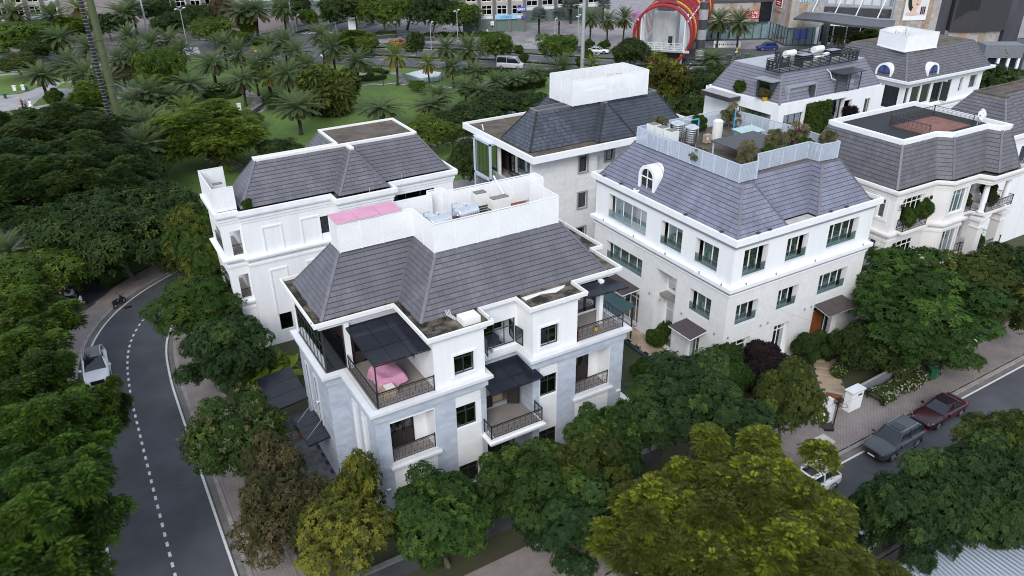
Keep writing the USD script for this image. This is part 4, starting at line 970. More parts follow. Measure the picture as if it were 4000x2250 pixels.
for x, y in ((12.4, 36.55), (13.42, 36.55), (12.4, 38.1), (13.42, 38.1)):
 MB().box(x, x + 0.07, y, y + 0.07, 9.12, 9.8).build('leg', M['cardboard'], tb)
obj('pink_cloth', cloth_top(12.95, 37.35, 9.96, 2.1, 2.5, 0.62, 2), M['pink_cloth'], None, smooth=True, label='crumpled pink sheet thrown over the terrace table', cat='cloth')
bxs = MB().box(12.0, 12.9, 35.7, 36.4, 9.12, 9.65); t_ = thing('cardboard_box', 'brown cardboard box with papers in front of the pink sheet', 'box'); bxs.build('carton', M['cardboard'], t_); MB().box(12.25, 12.8, 35.8, 36.25, 9.66, 9.74).build('paper', M['paper_white'], t_)
# things on the right terrace
ch = thing('folding_chair', 'small orange wooden chair on the right-hand terrace of the marble villa', 'chair', loc=(25.9, 36.3, 9.12))
MB().box(-0.2, 0.2, -0.2, 0.2, 0.42, 0.46).build('seat', M['orange_wood'], ch); MB().box(-0.2, 0.2, 0.18, 0.21, 0.5, 0.95).build('backrest', M['orange_wood'], ch)
for x in (-0.19, 0.16):
 for y in (-0.19, 0.17):
  MB().box(x, x + 0.03, y, y + 0.03, 0, 0.42 if y < 0 else 0.9).build('leg', M['orange_wood'], ch)
for nm, lb, x, m_ in (('toy', 'small red toy on the right terrace floor', 25.7, 'cloth_red'), ('toy', 'small yellow and black toy on the right terrace', 27.2, 'cloth_yellow')):
 t_ = thing(nm, lb, 'toy', loc=(x, 35.5, 9.12)); MB().lathe((0, 0, 0), [(0.02, 0), (0.13, 0.05), (0.12, 0.25), (0.02, 0.32)], 10).build('body', M[m_], t_); MB().lathe((0, 0, 0.3), [(0.02, 0), (0.09, 0.07), (0.02, 0.16)], 10).build('head', M['cloth_dark'], t_)
# low glass canopies on the villa's left side
canopy(v1, [(10.0, 41.2), (10.0, 44.6), (8.4, 44.6), (8.4, 41.2)], 3.5, 3.3, nu=5, nv=1); canopy(v1, [(10.0, 46.0), (10.0, 50.6), (7.4, 50.6), (7.4, 46.0)], 3.7, 3.4, nu=3, nv=1)
k = MB()
for y in (46.1, 50.5):
 k.bar((7.5, y, 0.1), (7.5, y, 3.35), 0.14)
k.build('canopy_post', M['black_metal'], v1)
k = MB()
for y in (41.9, 44.0):
 k.tube([(9.95, y, 4.8), (8.5, y - 0.1, 3.4)], 0.018, 5)
k.build('tie_rod', M['galv'], v1)
# ================================================================ villa A: plain white villa behind the marble one
va = thing('white_villa', 'plain white villa with blank framed panels, behind the pink roof sheets', 'villa')
PA = [(10.1, 60.4), (17.75, 60.4), (17.75, 58.9), (22.6, 58.9), (22.6, 60.4), (29.1, 60.4), (29.1, 70.5), (17.3, 70.5), (17.3, 65.8), (10.1, 65.8)]
FA = [Face(PA[i], PA[(i + 1) % 10]) for i in range(10)]
hA = {0: [(6.3, 7.2, 9.45, 11.0), (1.65, 2.75, 1.3, 2.9)], 4: [(0.4, 4.6, 10.9, 11.5)], 2: [(1.2, 3.4, 9.4, 11.2), (1.2, 3.4, 5.0, 7.2)]}
for i, f in enumerate(FA):
 wall(va, f, 0.0, 12.5, M['white_paint'], hA.get(i, []))
floors(va, PA, (0.3, 4.6, 8.6))
f = FA[0]
window(va, f, 6.3, 7.2, 9.45, 11.0, 2, 10.3, 'wood_dark', 'pane', recess=0.08, curtain='curtain'); window(va, f, 1.65, 2.75, 1.3, 2.9, 1, None, 'wood_dark', 'pane_dark', recess=0.1)
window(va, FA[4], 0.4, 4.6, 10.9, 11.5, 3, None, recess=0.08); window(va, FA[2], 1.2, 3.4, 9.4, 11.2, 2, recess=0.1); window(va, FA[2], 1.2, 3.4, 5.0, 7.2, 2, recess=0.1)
# blank framed panels
for a, b, c, d in ((1.55, 2.95, 8.75, 11.05), (4.75, 6.2, 8.75, 11.1), (1.6, 2.85, 2.95, 7.15), (4.75, 6.3, 3.0, 7.2)):
 k = MB()
 for p, q, r, s in ((a - 0.13, b + 0.13, d, d + 0.13), (a - 0.13, a, c, d), (b, b + 0.13, c, d)):
  f.box(k, p, q, r, s, -0.01, 0.07)
 k.build('panel_frame', M['white_paint'], va)
MIDL = [(0.0, 7.95), (0.08, 7.95), (0.08, 8.15), (0.03, 8.2), (0.03, 8.42), (0.2, 8.5), (0.3, 8.55), (0.34, 8.68), (0.34, 8.8), (0.0, 8.86)]
EAV = [(-0.02, 11.75), (0.06, 11.8), (0.06, 12.0), (0.14, 12.05), (0.14, 12.3), (0.3, 12.4), (0.36, 12.55), (0.36, 12.9), (0.12, 12.92), (0.1, 12.6)]
LA = [(8.5, 60.95), (10.1, 60.95), (10.1, 65.8), (8.5, 65.8)]      # the narrow loggia block
FL = [Face(LA[i], LA[(i + 1) % 4]) for i in range(4)]
hL = [(0.62, 1.45, 8.95, 11.1), (0.62, 1.45, 4.9, 7.15), (0.62, 1.45, 0.6, 2.85)]
wall(va, FL[0], 0.0, 12.5, M['white_paint'], hL)
wall(va, FL[3], 0.0, 12.5, M['white_paint'], [(0.6, 4.3, 8.95, 11.1), (0.6, 4.3, 4.9, 7.15), (0.6, 4.3, 0.6, 2.85)])
wall(va, FL[2], 0.0, 12.5, M['white_paint'])
for z in (0.5, 4.75, 8.85, 12.5):
 MB().box(8.79, 10.1, 61.24, 65.5, z - 0.2, z).build('floor', M['floor_tile'], va)
for z0, z1 in ((8.9, 9.85), (4.8, 5.75)):
 railing(va, [(8.62, 65.4), (8.62, 61.1), (10.05, 61.1)], z0, z1)
OA = [(8.5, 60.95), (10.1, 60.95), (10.1, 60.4), (17.75, 60.4), (17.75, 58.9), (22.6, 58.9), (22.6, 60.4), (29.1, 60.4), (29.1, 70.5), (17.3, 70.5), (17.3, 65.8), (8.5, 65.8)]
cornice(va, OA, MIDL, M['white_paint'], name='ledge'); cornice(va, LA, [(q[0] * 0.8, q[1] - 4.1) for q in MIDL], M['white_paint'], name='ledge')
cornice(va, OA, EAV, M['white_paint'], name='eaves'); MB().prism(mitre(OA, 0.2), 12.5, 12.62).build('gutter', M['mossy_concrete'], va)
BA = [(10.3, 60.55), (18.0, 60.55), (18.0, 59.15), (22.4, 59.15), (22.4, 60.55), (28.8, 60.55), (28.8, 70.1), (17.4, 70.1), (17.4, 65.35), (10.3, 65.35)]
rA, TA = hip_roof(va, BA, 2.1, 12.95, 16.0, 'roof_tile', 0.33, 0.33, seed=6)
cornice(va, TA, [(0.05, 15.95), (0.08, 16.2), (-0.12, 16.22), (-0.14, 15.95)], M['stained_white'], name='roof_lip'); MB().prism(mitre(TA, -0.1), 15.9, 16.06).build('flat_roof', M['brown_concrete'], va)
for x in (20.6, 24.2):
 MB().bar((x, 59.0 if x < 22.6 else 60.6, 12.6), (x, 59.0 if x < 22.6 else 60.6, 13.3), 0.06).build('vent_pipe', M['galv'], va)
louvre('white slatted screen on the corner of the plain white villa', [(10.0, 60.9), (8.4, 60.9), (8.4, 66.2), (10.4, 66.2)], 12.92, 14.85, closed=False, every=0.9)
ac_unit('air_conditioner', 'rear air conditioner inside the screen on the left corner of the plain white villa', 9.4, 64.2, 12.65, 0, h=1.5, fans=1); ac_unit('air_conditioner', 'front air conditioner inside the screen on the left corner of the plain white villa', 9.5, 62.4, 12.65, 0, h=1.2, w=1.2)
# ================================================================ villa 3: flat wide eaves, pale brick walls
v3 = thing('flat_eaved_villa', 'white brick villa with wide flat eaves and blue-grey slate hipped roof', 'villa')
P3_ = [(37.4, 60.1), (45.2, 60.1), (45.2, 61.3), (57, 61.3), (57, 72), (37.4, 72)]
G3 = [Face(P3_[i], P3_[(i + 1) % 6]) for i in range(6)]
w3 = [(5.55, 6.6, 10.0, 11.75), (5.55, 6.6, 6.15, 7.85), (5.55, 6.6, 2.3, 4.0)]
w3b = [(1.9, 3.0, 10.1, 11.4), (1.9, 3.0, 6.2, 7.8)]
for i, f in enumerate(G3):
 wall(v3, f, 0.0, 12.45, M['brick_white'], {0: w3, 1: [], 2: w3b, 5: [(5.5, 11.6, 8.9, 12.0), (0.6, 5.2, 8.9, 12.0), (5.5, 11.6, 4.4, 7.6)]}.get(i, []))
for f, hs, u0, u1 in ((G3[0], w3, 0, None), (G3[2], w3b, 0, 6.0), (G3[1], [], 0, None)):
 clad(v3, f, 0.3, 12.4, u0, u1, holes=[(a - 0.14, b + 0.14, c - 0.14, d + 0.14) for a, b, c, d in hs], size=(1.25, 0.3), m='brick_white', proud=0.02, name='brick_course', gap=0.02)
for f, hs in ((G3[0], w3), (G3[2], w3b)):
 for a, b, c, d in hs:
  window(v3, f, a, b, c, d, 2, None, 'dark_frame', 'pane_dark', recess=0.16, widths=[0.35, 0.65], casing=(0.12, 0.1, 'grey_metal'))
floors(v3, P3_, (0.3, 4.4, 8.8))
f = G3[5]
window(v3, f, 0.6, 5.2, 8.9, 12.0, 4, None, 'dark_frame', 'pane_dark', recess=0.5); window(v3, f, 5.5, 11.6, 8.9, 12.0, 3, None, 'dark_frame', 'pane_dark', recess=1.1)
# blue steel and glass bay at the far left end
bay = MB()
for z in (4.3, 8.4, 12.2):
 bay.box(36.3, 37.3, 66.4, 70.0, z, z + 0.25)
for y in (66.4, 69.8):
 bay.box(36.3, 36.5, y, y + 0.2, 0, 12.4)
bay.build('steel_frame', M['pale_blue_metal'], v3)
kb_ = Face((36.42, 69.8), (36.42, 66.6))
for z0 in (0.6, 4.6, 8.7):
 window(v3, kb_, 0.0, 3.2, z0, z0 + 3.5, 4, None, 'dark_frame', 'pane_dark', recess=0.02, back=False, name='glazing')
MB().box(36.25, 37.4, 60.4, 66.0, 8.45, 8.7).build('balcony', M['brick_white'], v3); f = Face((36.3, 66.0), (36.3, 60.4)); f.box(MB(), 0, 5.6, 8.75, 9.8, -0.02, 0.0).build('glass_balustrade', M['pane_pale'], v3)
E3 = [(36.7, 58.7), (58.2, 58.7), (58.2, 73), (36.7, 73)]
MB().prism(E3, 12.42, 12.75).build('eaves', M['white_paint'], v3)
cornice(v3, E3, [(0.0, 12.40), (0.03, 12.42), (0.03, 13.05), (-0.2, 13.06), (-0.2, 12.7)], M['white_paint'], name='fascia'); MB().prism(mitre(E3, -0.21), 12.745, 12.80).build('flat_roof', M['brown_concrete'], v3)
B3 = [(37.6, 60.75), (45.1, 60.75), (45.1, 59.75), (49.7, 59.75), (49.7, 60.9), (57.0, 60.9), (57.0, 70.2), (42.2, 70.2), (42.2, 66.4), (37.6, 66.4)]
r3, T3_ = hip_roof(v3, B3, 2.15, 12.85, 16.0, 'roof_slate', 0.34, 0.27, seed=7, hip='underlay', lift=0.025)
cornice(v3, T3_, [(0.04, 15.9), (0.06, 16.12), (-0.14, 16.14), (-0.16, 15.9)], M['hip_tile'], name='roof_lip'); MB().prism(mitre(T3_, -0.12), 15.9, 16.0).build('flat_roof', M['brown_concrete'], v3)
MB().bar((37.6, 70.0, 12.8), (37.5, 70.1, 13.4), 0.1).build('vent_pipe', M['white_paint'], v3)
louvre('long white slatted screen on the slate roof of the flat-eaved villa', [(43.6, 62.4), (53.0, 62.3), (53.0, 66.5), (43.6, 66.5)], 16.1, 18.6, pitch=0.1, slat=0.08, every=2.2)
for i, x in enumerate((50.4, 51.6)):
 ac_unit('air_conditioner', ('left' if i == 0 else 'right') + ' air conditioner inside the long white screen on the slate roof', x, 65.2, 16.1, 0, h=1.7)
tank_v('small steel water tank inside the long white screen on the slate roof', 44.8, 63.6, 16.1, 0.5, 1.3)
# ================================================================ villa B: big white villa at right with the planted roof terrace
vb = thing('corner_villa', 'big white villa with grey bands, glass-railed windows and a planted roof terrace', 'villa')
PB = [(39.7, 35.6), (55.35, 35.6), (55.35, 52.7), (39.7, 52.7)]
GB = [Face(PB[i], PB[(i + 1) % 4]) for i in range(4)]
fF, fL = GB[0], GB[3]                                     # fL runs from y 52.7 to 35.6
Y = lambda y: 52.7 - y
X_ = lambda x: x - 39.7
rows = {3: (9.45, 11.65), 2: (5.15, 7.1)}
hF = [(X_(40.7), X_(43.2), 9.42, 11.72), (X_(45.28), X_(47.65), 9.5, 11.55), (X_(50.0), X_(53.6), 9.5, 11.6), (X_(40.65), X_(43.0), 5.2, 7.08), (X_(45.2), X_(47.5), 5.2, 7.1), (X_(49.97), X_(53.4), 5.2, 7.15), (X_(40.65), X_(42.7), 0.7, 3.74), (X_(45.4), X_(47.2), 0.7, 3.76), (X_(50.0), X_(53.4), 0.2, 4.1)]
hB = [(Y(50.85), Y(45.6), 9.2, 11.5), (Y(43.8), Y(41.2), 9.35, 11.5), (Y(39.7), Y(37.2), 9.4, 11.5), (Y(50.8), Y(45.7), 5.2, 7.0), (Y(43.8), Y(41.3), 0.1, 7.1), (Y(39.75), Y(37.3), 5.05, 7.05), (Y(49.0), Y(45.75), 0.1, 3.6), (Y(39.5), Y(38.1), 0.1, 3.6)]
wall(vb, fF, 0, 12.45, M['white_paint'], hF, t=0.5); wall(vb, fL, 0, 12.45, M['white_paint'], hB, t=0.5); wall(vb, GB[1], 0, 12.45, M['white_paint']); wall(vb, GB[2], 0, 12.45, M['white_paint'])
clad(vb, fF, 0.1, 8.15, holes=hF, size=(2.6, 1.35), m='brick_white', proud=0.02, name='wall_panel', gap=0.012); clad(vb, fL, 0.1, 8.15, holes=hB, size=(2.85, 1.35), m='brick_white', proud=0.02, name='wall_panel', gap=0.012)
floors(vb, PB, (0.1, 4.6, 8.9), inset=0.51)
for f, hs in ((fF, hF), (fL, hB)):
 for i, (a, b, c, d) in enumerate(hs):
  wide = b - a > 3.0
  if f is fL and i == 4:
   continue
  tr = d - 0.75 if c < 1 else None
  if f is fF:
   ins = 0.05 if i < 6 else 0.0; x0, x1 = a + ins, b - 0.62 * (i < 6)
   cu = [('curtain', 0.0, 0.3), ('curtain_brown', 0.5, 1.0)] if not wide else [('curtain_blue' if i == 2 else 'curtain', 0.0, 0.12), ('curtain_brown', 0.33, 0.66), ('curtain', 0.68, 0.8)]
  else:
   x0, x1 = a + 0.5 * (i < 6), b
   cu = [('curtain', 0.0, 0.45), ('curtain_brown', 0.5, 1.0)] if not wide else [('curtain', 0.0, 0.22), ('curtain_brown', 0.26, 0.73), ('curtain', 0.77, 1)]
  z0 = c + 0.12
  window(vb, f, x0, x1, z0, d - 0.02, 4 if (wide and f is fL) else (3 if wide else 2), tr, 'white_metal', 'pane_green', recess=0.38, fw=0.09, curtain=cu)
  if c > 1:
   f.box(MB(), a, b, c, c + 0.1, -0.4, 0.0).build('sill', M['marble_white'], vb)
   f.box(MB(), a + 0.02, b - 0.02, c + 0.02, c + 0.85, -0.06, -0.045).build('glass_balustrade', M['pane_pale'], vb)
# tall niche on the left face
a, b = Y(43.8), Y(41.3); k = MB()
fL.box(k, a - 0.2, b + 0.2, 0.1, 7.2, -1.5, -1.35); fL.box(k, a - 0.15, a, 0.1, 7.1, -1.35, -0.502); fL.box(k, b, b + 0.15, 0.1, 7.1, -1.35, -0.502); fL.box(k, a - 0.15, b + 0.15, 7.1, 7.25, -1.35, -0.502)
k.build('niche_wall', M['white_paint'], vb); fn = Face(fL.pt(0, 0, -1.32)[:2], fL.pt(17.1, 0, -1.32)[:2])
window(vb, fn, a + 0.15, b - 0.45, 4.9, 6.9, 2, 5.7, 'white_metal', 'pane', recess=-0.02, curtain='curtain', back=False); window(vb, fn, a + 0.15, b - 0.45, 0.6, 3.9, 2, 3.0, 'white_metal', 'pane', recess=-0.02, curtain='curtain', back=False)
fL.box(MB(), b - 0.12, b - 0.1, 1.0, 7.1, -1.3, -0.3).build('glass_fin', M['pane_pale'], vb)
# bands, ledge, eaves
cornice(vb, PB, [(0.0, 8.05), (0.1, 8.1), (0.1, 8.2), (0.06, 8.22)], M['white_paint'], name='ledge_foot'); cornice(vb, PB, [(0.06, 8.22), (0.06, 8.5)], M['grey_band'], name='grey_band')
cornice(vb, PB, [(0.06, 8.5), (0.3, 8.52), (0.34, 8.58), (0.34, 8.88), (0.0, 8.95)], M['white_paint'], name='ledge')
cornice(vb, PB, [(0.0, 12.0), (0.06, 12.02), (0.06, 12.3)], M['grey_band'], name='grey_band'); cornice(vb, PB, [(0.06, 12.3), (0.34, 12.36), (0.38, 12.42), (0.38, 12.9), (0.2, 12.92), (0.18, 12.5)], M['white_paint'], name='eaves')
MB().prism(mitre(PB, 0.24), 12.46, 12.6).build('gutter', M['mossy_concrete'], vb)
BB = [(39.7, 35.55), (44.9, 35.55), (44.9, 36.6), (48.3, 36.6), (48.3, 35.55), (54.6, 35.55), (54.6, 52.4), (39.7, 52.4)]
rB, TB = hip_roof(vb, BB, 2.1, 12.75, 16.0, 'roof_tile_blue', 0.34, 0.36, seed=8)
MB().prism(mitre(TB, 0.05), 15.97, 16.08).build('roof_curb', M['hip_tile'], vb); MB().prism(mitre(TB, -0.1), 16.0, 16.11).build('roof_terrace', M['brown_concrete'], vb)
MB().box(45.0, 48.2, 35.6, 36.5, 12.6, 12.68).build('pale_patch', M['pale_slab'], vb)
# awnings
canopy(vb, [(49.97, 35.6), (53.4, 35.6), (53.6, 34.0), (50.0, 34.0)], 4.4, 4.05, 'brown_panel', 2, 2, 'galv', th=0.05)
canopy(vb, [(39.7, 39.75), (39.7, 37.35), (38.35, 37.75), (38.35, 40.35)], 4.2, 3.6, 'brown_panel', 2, 2, 'white_metal', th=0.05); canopy(vb, [(39.7, 49.2), (39.7, 45.75), (38.2, 46.3), (38.2, 49.6)], 4.2, 3.7, 'brown_panel', 2, 2, 'white_metal', th=0.05)
fF.box(MB(), X_(50.2), X_(51.8), 0.2, 3.4, -0.35, -0.25).build('front_door', M['orange_wood'], vb)
# arched dormer
def dormer(parent, fp, fd, w, h, depth, z0, m='white_paint', pane='pane_dark', inner=0.16, cols=2, base=0.0, bar='white_metal'):
 """barrel-roofed dormer window: fp plan point of its front centre, fd outward direction"""
 fd = np.array(fd, float); t = np.array([-fd[1], fd[0]]); n = 16; r = w / 2; hs = h - r
 g_ = [(-r, 0), ] + [(-r * math.cos(a), hs + r * math.sin(a)) for a in np.linspace(0, math.pi, n)] + [(r, 0)]
 ri = r - inner; gi = [(-ri, base + 0.05)] + [(-ri * math.cos(a), hs + ri * math.sin(a)) for a in np.linspace(0, math.pi, n)] + [(ri, base + 0.05)]
 k = CrossSection([g_, gi], FillRule.EvenOdd).extrude(depth).to_mesh(); v = k.vert_properties[:, :3]
 put = lambda v: np.c_[np.array(fp) + v[:, :1] * -t + v[:, 2:3] * -fd, z0 + v[:, 1]]
 d_ = obj('dormer', (put(v), k.tri_verts), M[m], parent)
 k = CrossSection([gi], FillRule.EvenOdd).extrude(0.03).to_mesh(); v = k.vert_properties[:, :3].copy(); v[:, 2] += 0.12
 obj('pane', (put(v), k.tri_verts), M[pane], d_)
 k2 = MB()
 for x in np.linspace(-ri, ri, cols + 1)[1:-1]:
  k2.add(put(np.array([(x - 0.035, base, .06), (x + .035, base, .06), (x + .035, hs + ri * .95, .06), (x - .035, hs + ri * .95, .06), (x - 0.035, base, .11), (x + .035, base, .11), (x + .035, hs + ri * .95, .11), (x - .035, hs + ri * .95, .11)])), BOXF)
 for y0, y1 in ((hs - 0.05, hs + 0.04), (base + 0.05, base + 0.14)):
  k2.add(put(np.array([(-ri, y0, .055), (ri, y0, .055), (ri, y1, .055), (-ri, y1, .055), (-ri, y0, .115), (ri, y0, .115), (ri, y1, .115), (-ri, y1, .115)])), BOXF)
 k2.build('glazing_bar', M[bar], d_)
 k = CrossSection([g_], FillRule.EvenOdd).extrude(0.05).to_mesh(); v = k.vert_properties[:, :3].copy(); v[:, 2] += min(depth, 0.9)
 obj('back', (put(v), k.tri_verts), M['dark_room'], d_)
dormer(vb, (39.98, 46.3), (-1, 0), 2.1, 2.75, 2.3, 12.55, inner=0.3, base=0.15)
t_ = thing('potted_palm', 'small yellowish palm in a white pot beside the arched dormer', 'plant', loc=(39.78, 47.2, 12.6)); MB().lathe((0, 0, 0), [(0.18, 0), (0.28, 0.1), (0.3, 0.42), (0.24, 0.44), (0.22, 0.36)], 14).build('pot', M['white_paint'], t_)
POT_PALM = t_
# little floodlights along the eaves and ledge
for x, y in ((39.5, 51.4), (39.5, 49.0), (39.5, 40.9), (39.5, 37.0), (41.6, 35.4), (42.8, 35.4), (49.5, 35.4), (51.3, 35.4)):
 k = MB(); k.box(x - 0.14, x + 0.14, y - 0.1, y + 0.1, 12.98, 13.06); k.bar((x, y, 12.6), (x, y, 13.0), 0.04); k.build('floodlight', M['dark_frame'], vb)
for y in (51.0, 46.7, 42.6, 38.6, 36.2):
 MB().cyl((39.34, y, 8.93), 0.06, 0.16, 8).build('ledge_lamp', M['grey_metal'], vb)
for x in (41.0, 44.2, 48.6, 54.4):
 MB().cyl((x, 35.3, 8.93), 0.06, 0.16, 8).build('ledge_lamp', M['grey_metal'], vb)
for f, us in ((fF, (0.35, 3.9, 4.7, 9.0, 9.8)), (fL, (8.2, 9.6, 12.3, 16.1))):
 for u in us:
  f.box(MB(), u, u + 0.12, 4.3, 4.5, 0.0, 0.1).build('wall_lamp', M['grey_metal'], vb)
louvre('pale blue slatted fence with plants round the roof terrace of the big white villa', [(41.6, 37.9), (43.4, 37.9), (44.6, 39.1), (50.3, 39.15), (50.5, 38.1), (52.4, 37.9), (52.6, 42.3), (52.4, 47.2), (52.0, 49.9), (41.5, 49.7)], 16.08, 17.45, 'pale_blue_metal', pitch=0.085, slat=0.052, every=1.3)
# things on the terrace
for i, y in enumerate((48.6, 47.5, 46.4)):
 ac_unit('air_conditioner', ('farthest', 'middle', 'nearest')[i] + ' of three air conditioners in a row inside the pale blue fence', 42.35, y, 16.1, 0, h=1.75, w=0.8, d=0.95, group='three air conditioners on the planted terrace')
tank_v('rear upright steel water tank beside the three air conditioners', 44.6, 48.2, 16.1, 0.6, 1.2); tank_v('front upright steel water tank with blue pipe, beside the three air conditioners', 44.6, 46.4, 16.1, 0.55, 1.3)
k = thing('water_pipe', 'bright blue pipe bent over beside the steel tanks on the planted terrace', 'pipe'); MB().tube([(44.9, 46.9, 18.2), (45.5, 46.7, 18.25), (45.55, 46.7, 18.1), (45.55, 46.7, 16.1)], 0.06, 8).build('bent_pipe', M['blue_pipe'], k)
k = thing('water_pipe', 'straight upright blue pipe behind the white boiler on the planted terrace', 'pipe'); MB().tube([(49.3, 46.3, 16.1), (49.3, 46.3, 18.6)], 0.05, 8).build('upright_pipe', M['blue_pipe'], k)
k = thing('boiler', 'tall white cylindrical water heater on the planted roof terrace', 'water heater', loc=(47.5, 46.4, 16.1)); MB().lathe((0, 0, 0), [(0.0, 0.1), (0.4, 0.1), (0.42, 0.15), (0.42, 1.75), (0.3, 1.85), (0.0, 1.87)], 20).build('shell', M['ac_white'], k); MB().cyl((0, 0, 0), 0.3, 0.12, 10).build('foot', M['galv'], k)
k = thing('control_box', 'small beige pump box between steel tank and white boiler', 'box', loc=(46.3, 46.3, 16.1)); MB().box(-0.3, 0.3, -0.2, 0.2, 0.1, 0.8).build('cabinet', M['patio'], k); MB().box(-0.2, -0.1, -0.25, -0.2, 0.4, 0.6).build('switch', M['white_paint'], k); 
k = thing('tool_shed', 'low shed with a pale green sheet roof on the planted terrace', 'shed', loc=(49.4, 44.7, 16.1)); MB().box(-1.0, 1.0, -0.55, 0.6, 0, 1.0).build('wall', M['grey_metal'], k); MB().obox((-1.2, -0.8, 1.02), (2.4, 0, 0), (0, 1.6, 0.12), (0, 0, 0.04)).build('roof_sheet', M['galv_pale'], k)
k = thing('terrace_roof', 'dark flat tinted-sheet roof over the stair on the planted terrace', 'canopy', loc=(46.8, 42.2, 16.1)); fr_ = MB()
for x in (-2.2, 2.3):
 for y in (-1.6, 1.6):
  fr_.box(x - 0.05, x + 0.05, y - 0.05, y + 0.05, 0, 1.1)
fr_.build('frame', M['pale_blue_metal'], k)
for i in range(3):
 for j in range(2):
  MB().obox((-2.4 + i * 1.62, -1.8 + j * 1.82, 1.1), (1.6, 0, 0.03), (0, 1.8, 0.05), (0, 0, 0.04)).build('roof_panel', M['black_metal'], k)
MB().box(-2.3, 2.3, -1.75, -1.6, 0.0, 0.5).build('low_wall', M['white_paint'], k)
for i in range(7):
 MB().box(-2.2, 2.2, -1.55, -1.52, 0.55 + i * 0.075, 0.6 + i * 0.075).build('slat', M['pale_blue_metal'], k)
# canvas and steel lean-to between the villas
k = thing('shade_awning', 'teal glass lean-to roof between the marble villa and the patio', 'awning'); MB().obox((35.9, 44.2, 3.2), (2.4, 0.4, 0.25), (-0.2, 4.6, 0), (0, 0, 0.04)).build('roof_panel', M['teal_sheet'], k)
for x, y in ((36.0, 44.3), (38.2, 44.8), (36.0, 48.6)):
 MB().bar((x, y, 0.05), (x, y, 3.2), 0.1).build('post', M['dark_frame'], k)
# ================================================================ villa 5: cream villa with curved balconies, right
v5 = thing('cream_villa', 'cream villa with columned balconies and satellite dishes on its roof', 'villa')
P5 = [(58.2, 35.7), (63.3, 35.7), (64.3, 34.7), (67.2, 34.7), (67.2, 36.8), (73.2, 36.8), (73.2, 46), (58.2, 46)]
G5 = [Face(P5[i], P5[(i + 1) % 8]) for i in range(8)]
h5 = {0: [(1.0, 3.85, 9.1, 11.85), (1.0, 3.95, 5.0, 7.75)], 2: [(0.35, 2.5, 9.6, 11.85), (0.35, 2.6, 5.2, 8.0)], 4: [(0.3, 2.2, 9.1, 11.9), (3.0, 4.6, 9.1, 11.9), (0.3, 2.2, 5.0, 7.8), (3.0, 4.6, 5.0, 7.8)], 7: [(8.8, 9.45, 10.05, 11.75), (8.65, 9.35, 6.2, 7.95)]}
for i, f in enumerate(G5):
 wall(v5, f, 0, 12.45, M['cream_paint'], h5.get(i, []))
floors(v5, P5, (0.3, 4.7, 8.85))
cas = (0.15, 0.05, 'cream_paint')
for i, (a, b, c, d) in enumerate(h5[0]):
 window(v5, G5[0], a, b, c, d, 4, d - 0.5, 'white_metal', 'pane_dark', recess=0.12, fw=0.08, curtain=[('curtain_white', 0.75, 1.0)], casing=cas if i == 0 else None)
for a, b, c, d in h5[2]:
 window(v5, G5[2], a, b, c, d, 3, None, 'white_metal', 'pane_green', recess=0.12, curtain='curtain', casing=cas)
for a, b, c, d in h5[4]:
 window(v5, G5[4], a, b, c, d, 3, None, 'white_metal', 'pane_dark', recess=0.12, curtain=[('curtain', 0.0, 0.4)])
for a, b, c, d in h5[7]:
 window(v5, G5[7], a, b, c, d, 1, d - 0.45, 'white_metal', 'pane', recess=0.1, curtain='curtain_white', casing=(0.3, 0.06, 'cream_paint'))
O5 = [(58.2, 35.7), (63.3, 35.7), (64.3, 34.7), (67.9, 34.7), (68.4, 33.6), (73.2, 33.6), (73.2, 46), (58.2, 46)]
cornice(v5, P5[:4] + [(67.2, 36.8), (73.2, 36.8), (73.2, 46), (58.2, 46)], [(q[0], q[1] + 0.1) for q in MIDL], M['cream_paint'], name='ledge')
cornice(v5, O5, [(-0.3, 11.95), (0.04, 11.95), (0.04, 12.1), (0.1, 12.14), (0.1, 12.35), (0.26, 12.45), (0.34, 12.55), (0.36, 12.7)], M['cream_paint'], name='eaves'); cornice(v5, O5, [(0.36, 12.7), (0.36, 12.85), (0.2, 12.87), (0.18, 12.5)], M['peeling_white'], name='parapet')
MB().prism(mitre(O5, 0.22), 12.42, 12.55).build('gutter', M['mossy_concrete'], v5)
B5 = [(58.4, 35.95), (63.6, 35.95), (64.6, 35.0), (69.1, 35.0), (69.3, 33.9), (72.9, 33.9), (72.9, 45.7), (58.4, 45.7)]
B5 = [(58.4, 35.95), (63.7, 35.95), (64.7, 35.0), (69.2, 35.0), (69.6, 33.9), (72.9, 33.9), (72.9, 45.7), (58.4, 45.7)]
r5, T5_ = hip_roof(v5, B5, 1.15, 12.75, 16.2, 'roof_brown', 0.36, 0.4, seed=9)
cornice(v5, T5_, [(0.05, 16.1), (0.07, 16.55), (-0.2, 16.57), (-0.22, 15.5)], M['white_paint'], name='parapet'); MB().prism(mitre(T5_, -0.22), 15.3, 15.5).build('flat_roof', M['grey_band'], v5)
MB().box(63.4, 69.5, 37.4, 41.0, 15.5, 16.25).build('raised_deck', M['red_floor'], v5)
railing(v5, [(63.3, 37.3), (63.3, 41.1), (69.6, 41.1), (69.6, 37.3)], 16.25, 17.2)
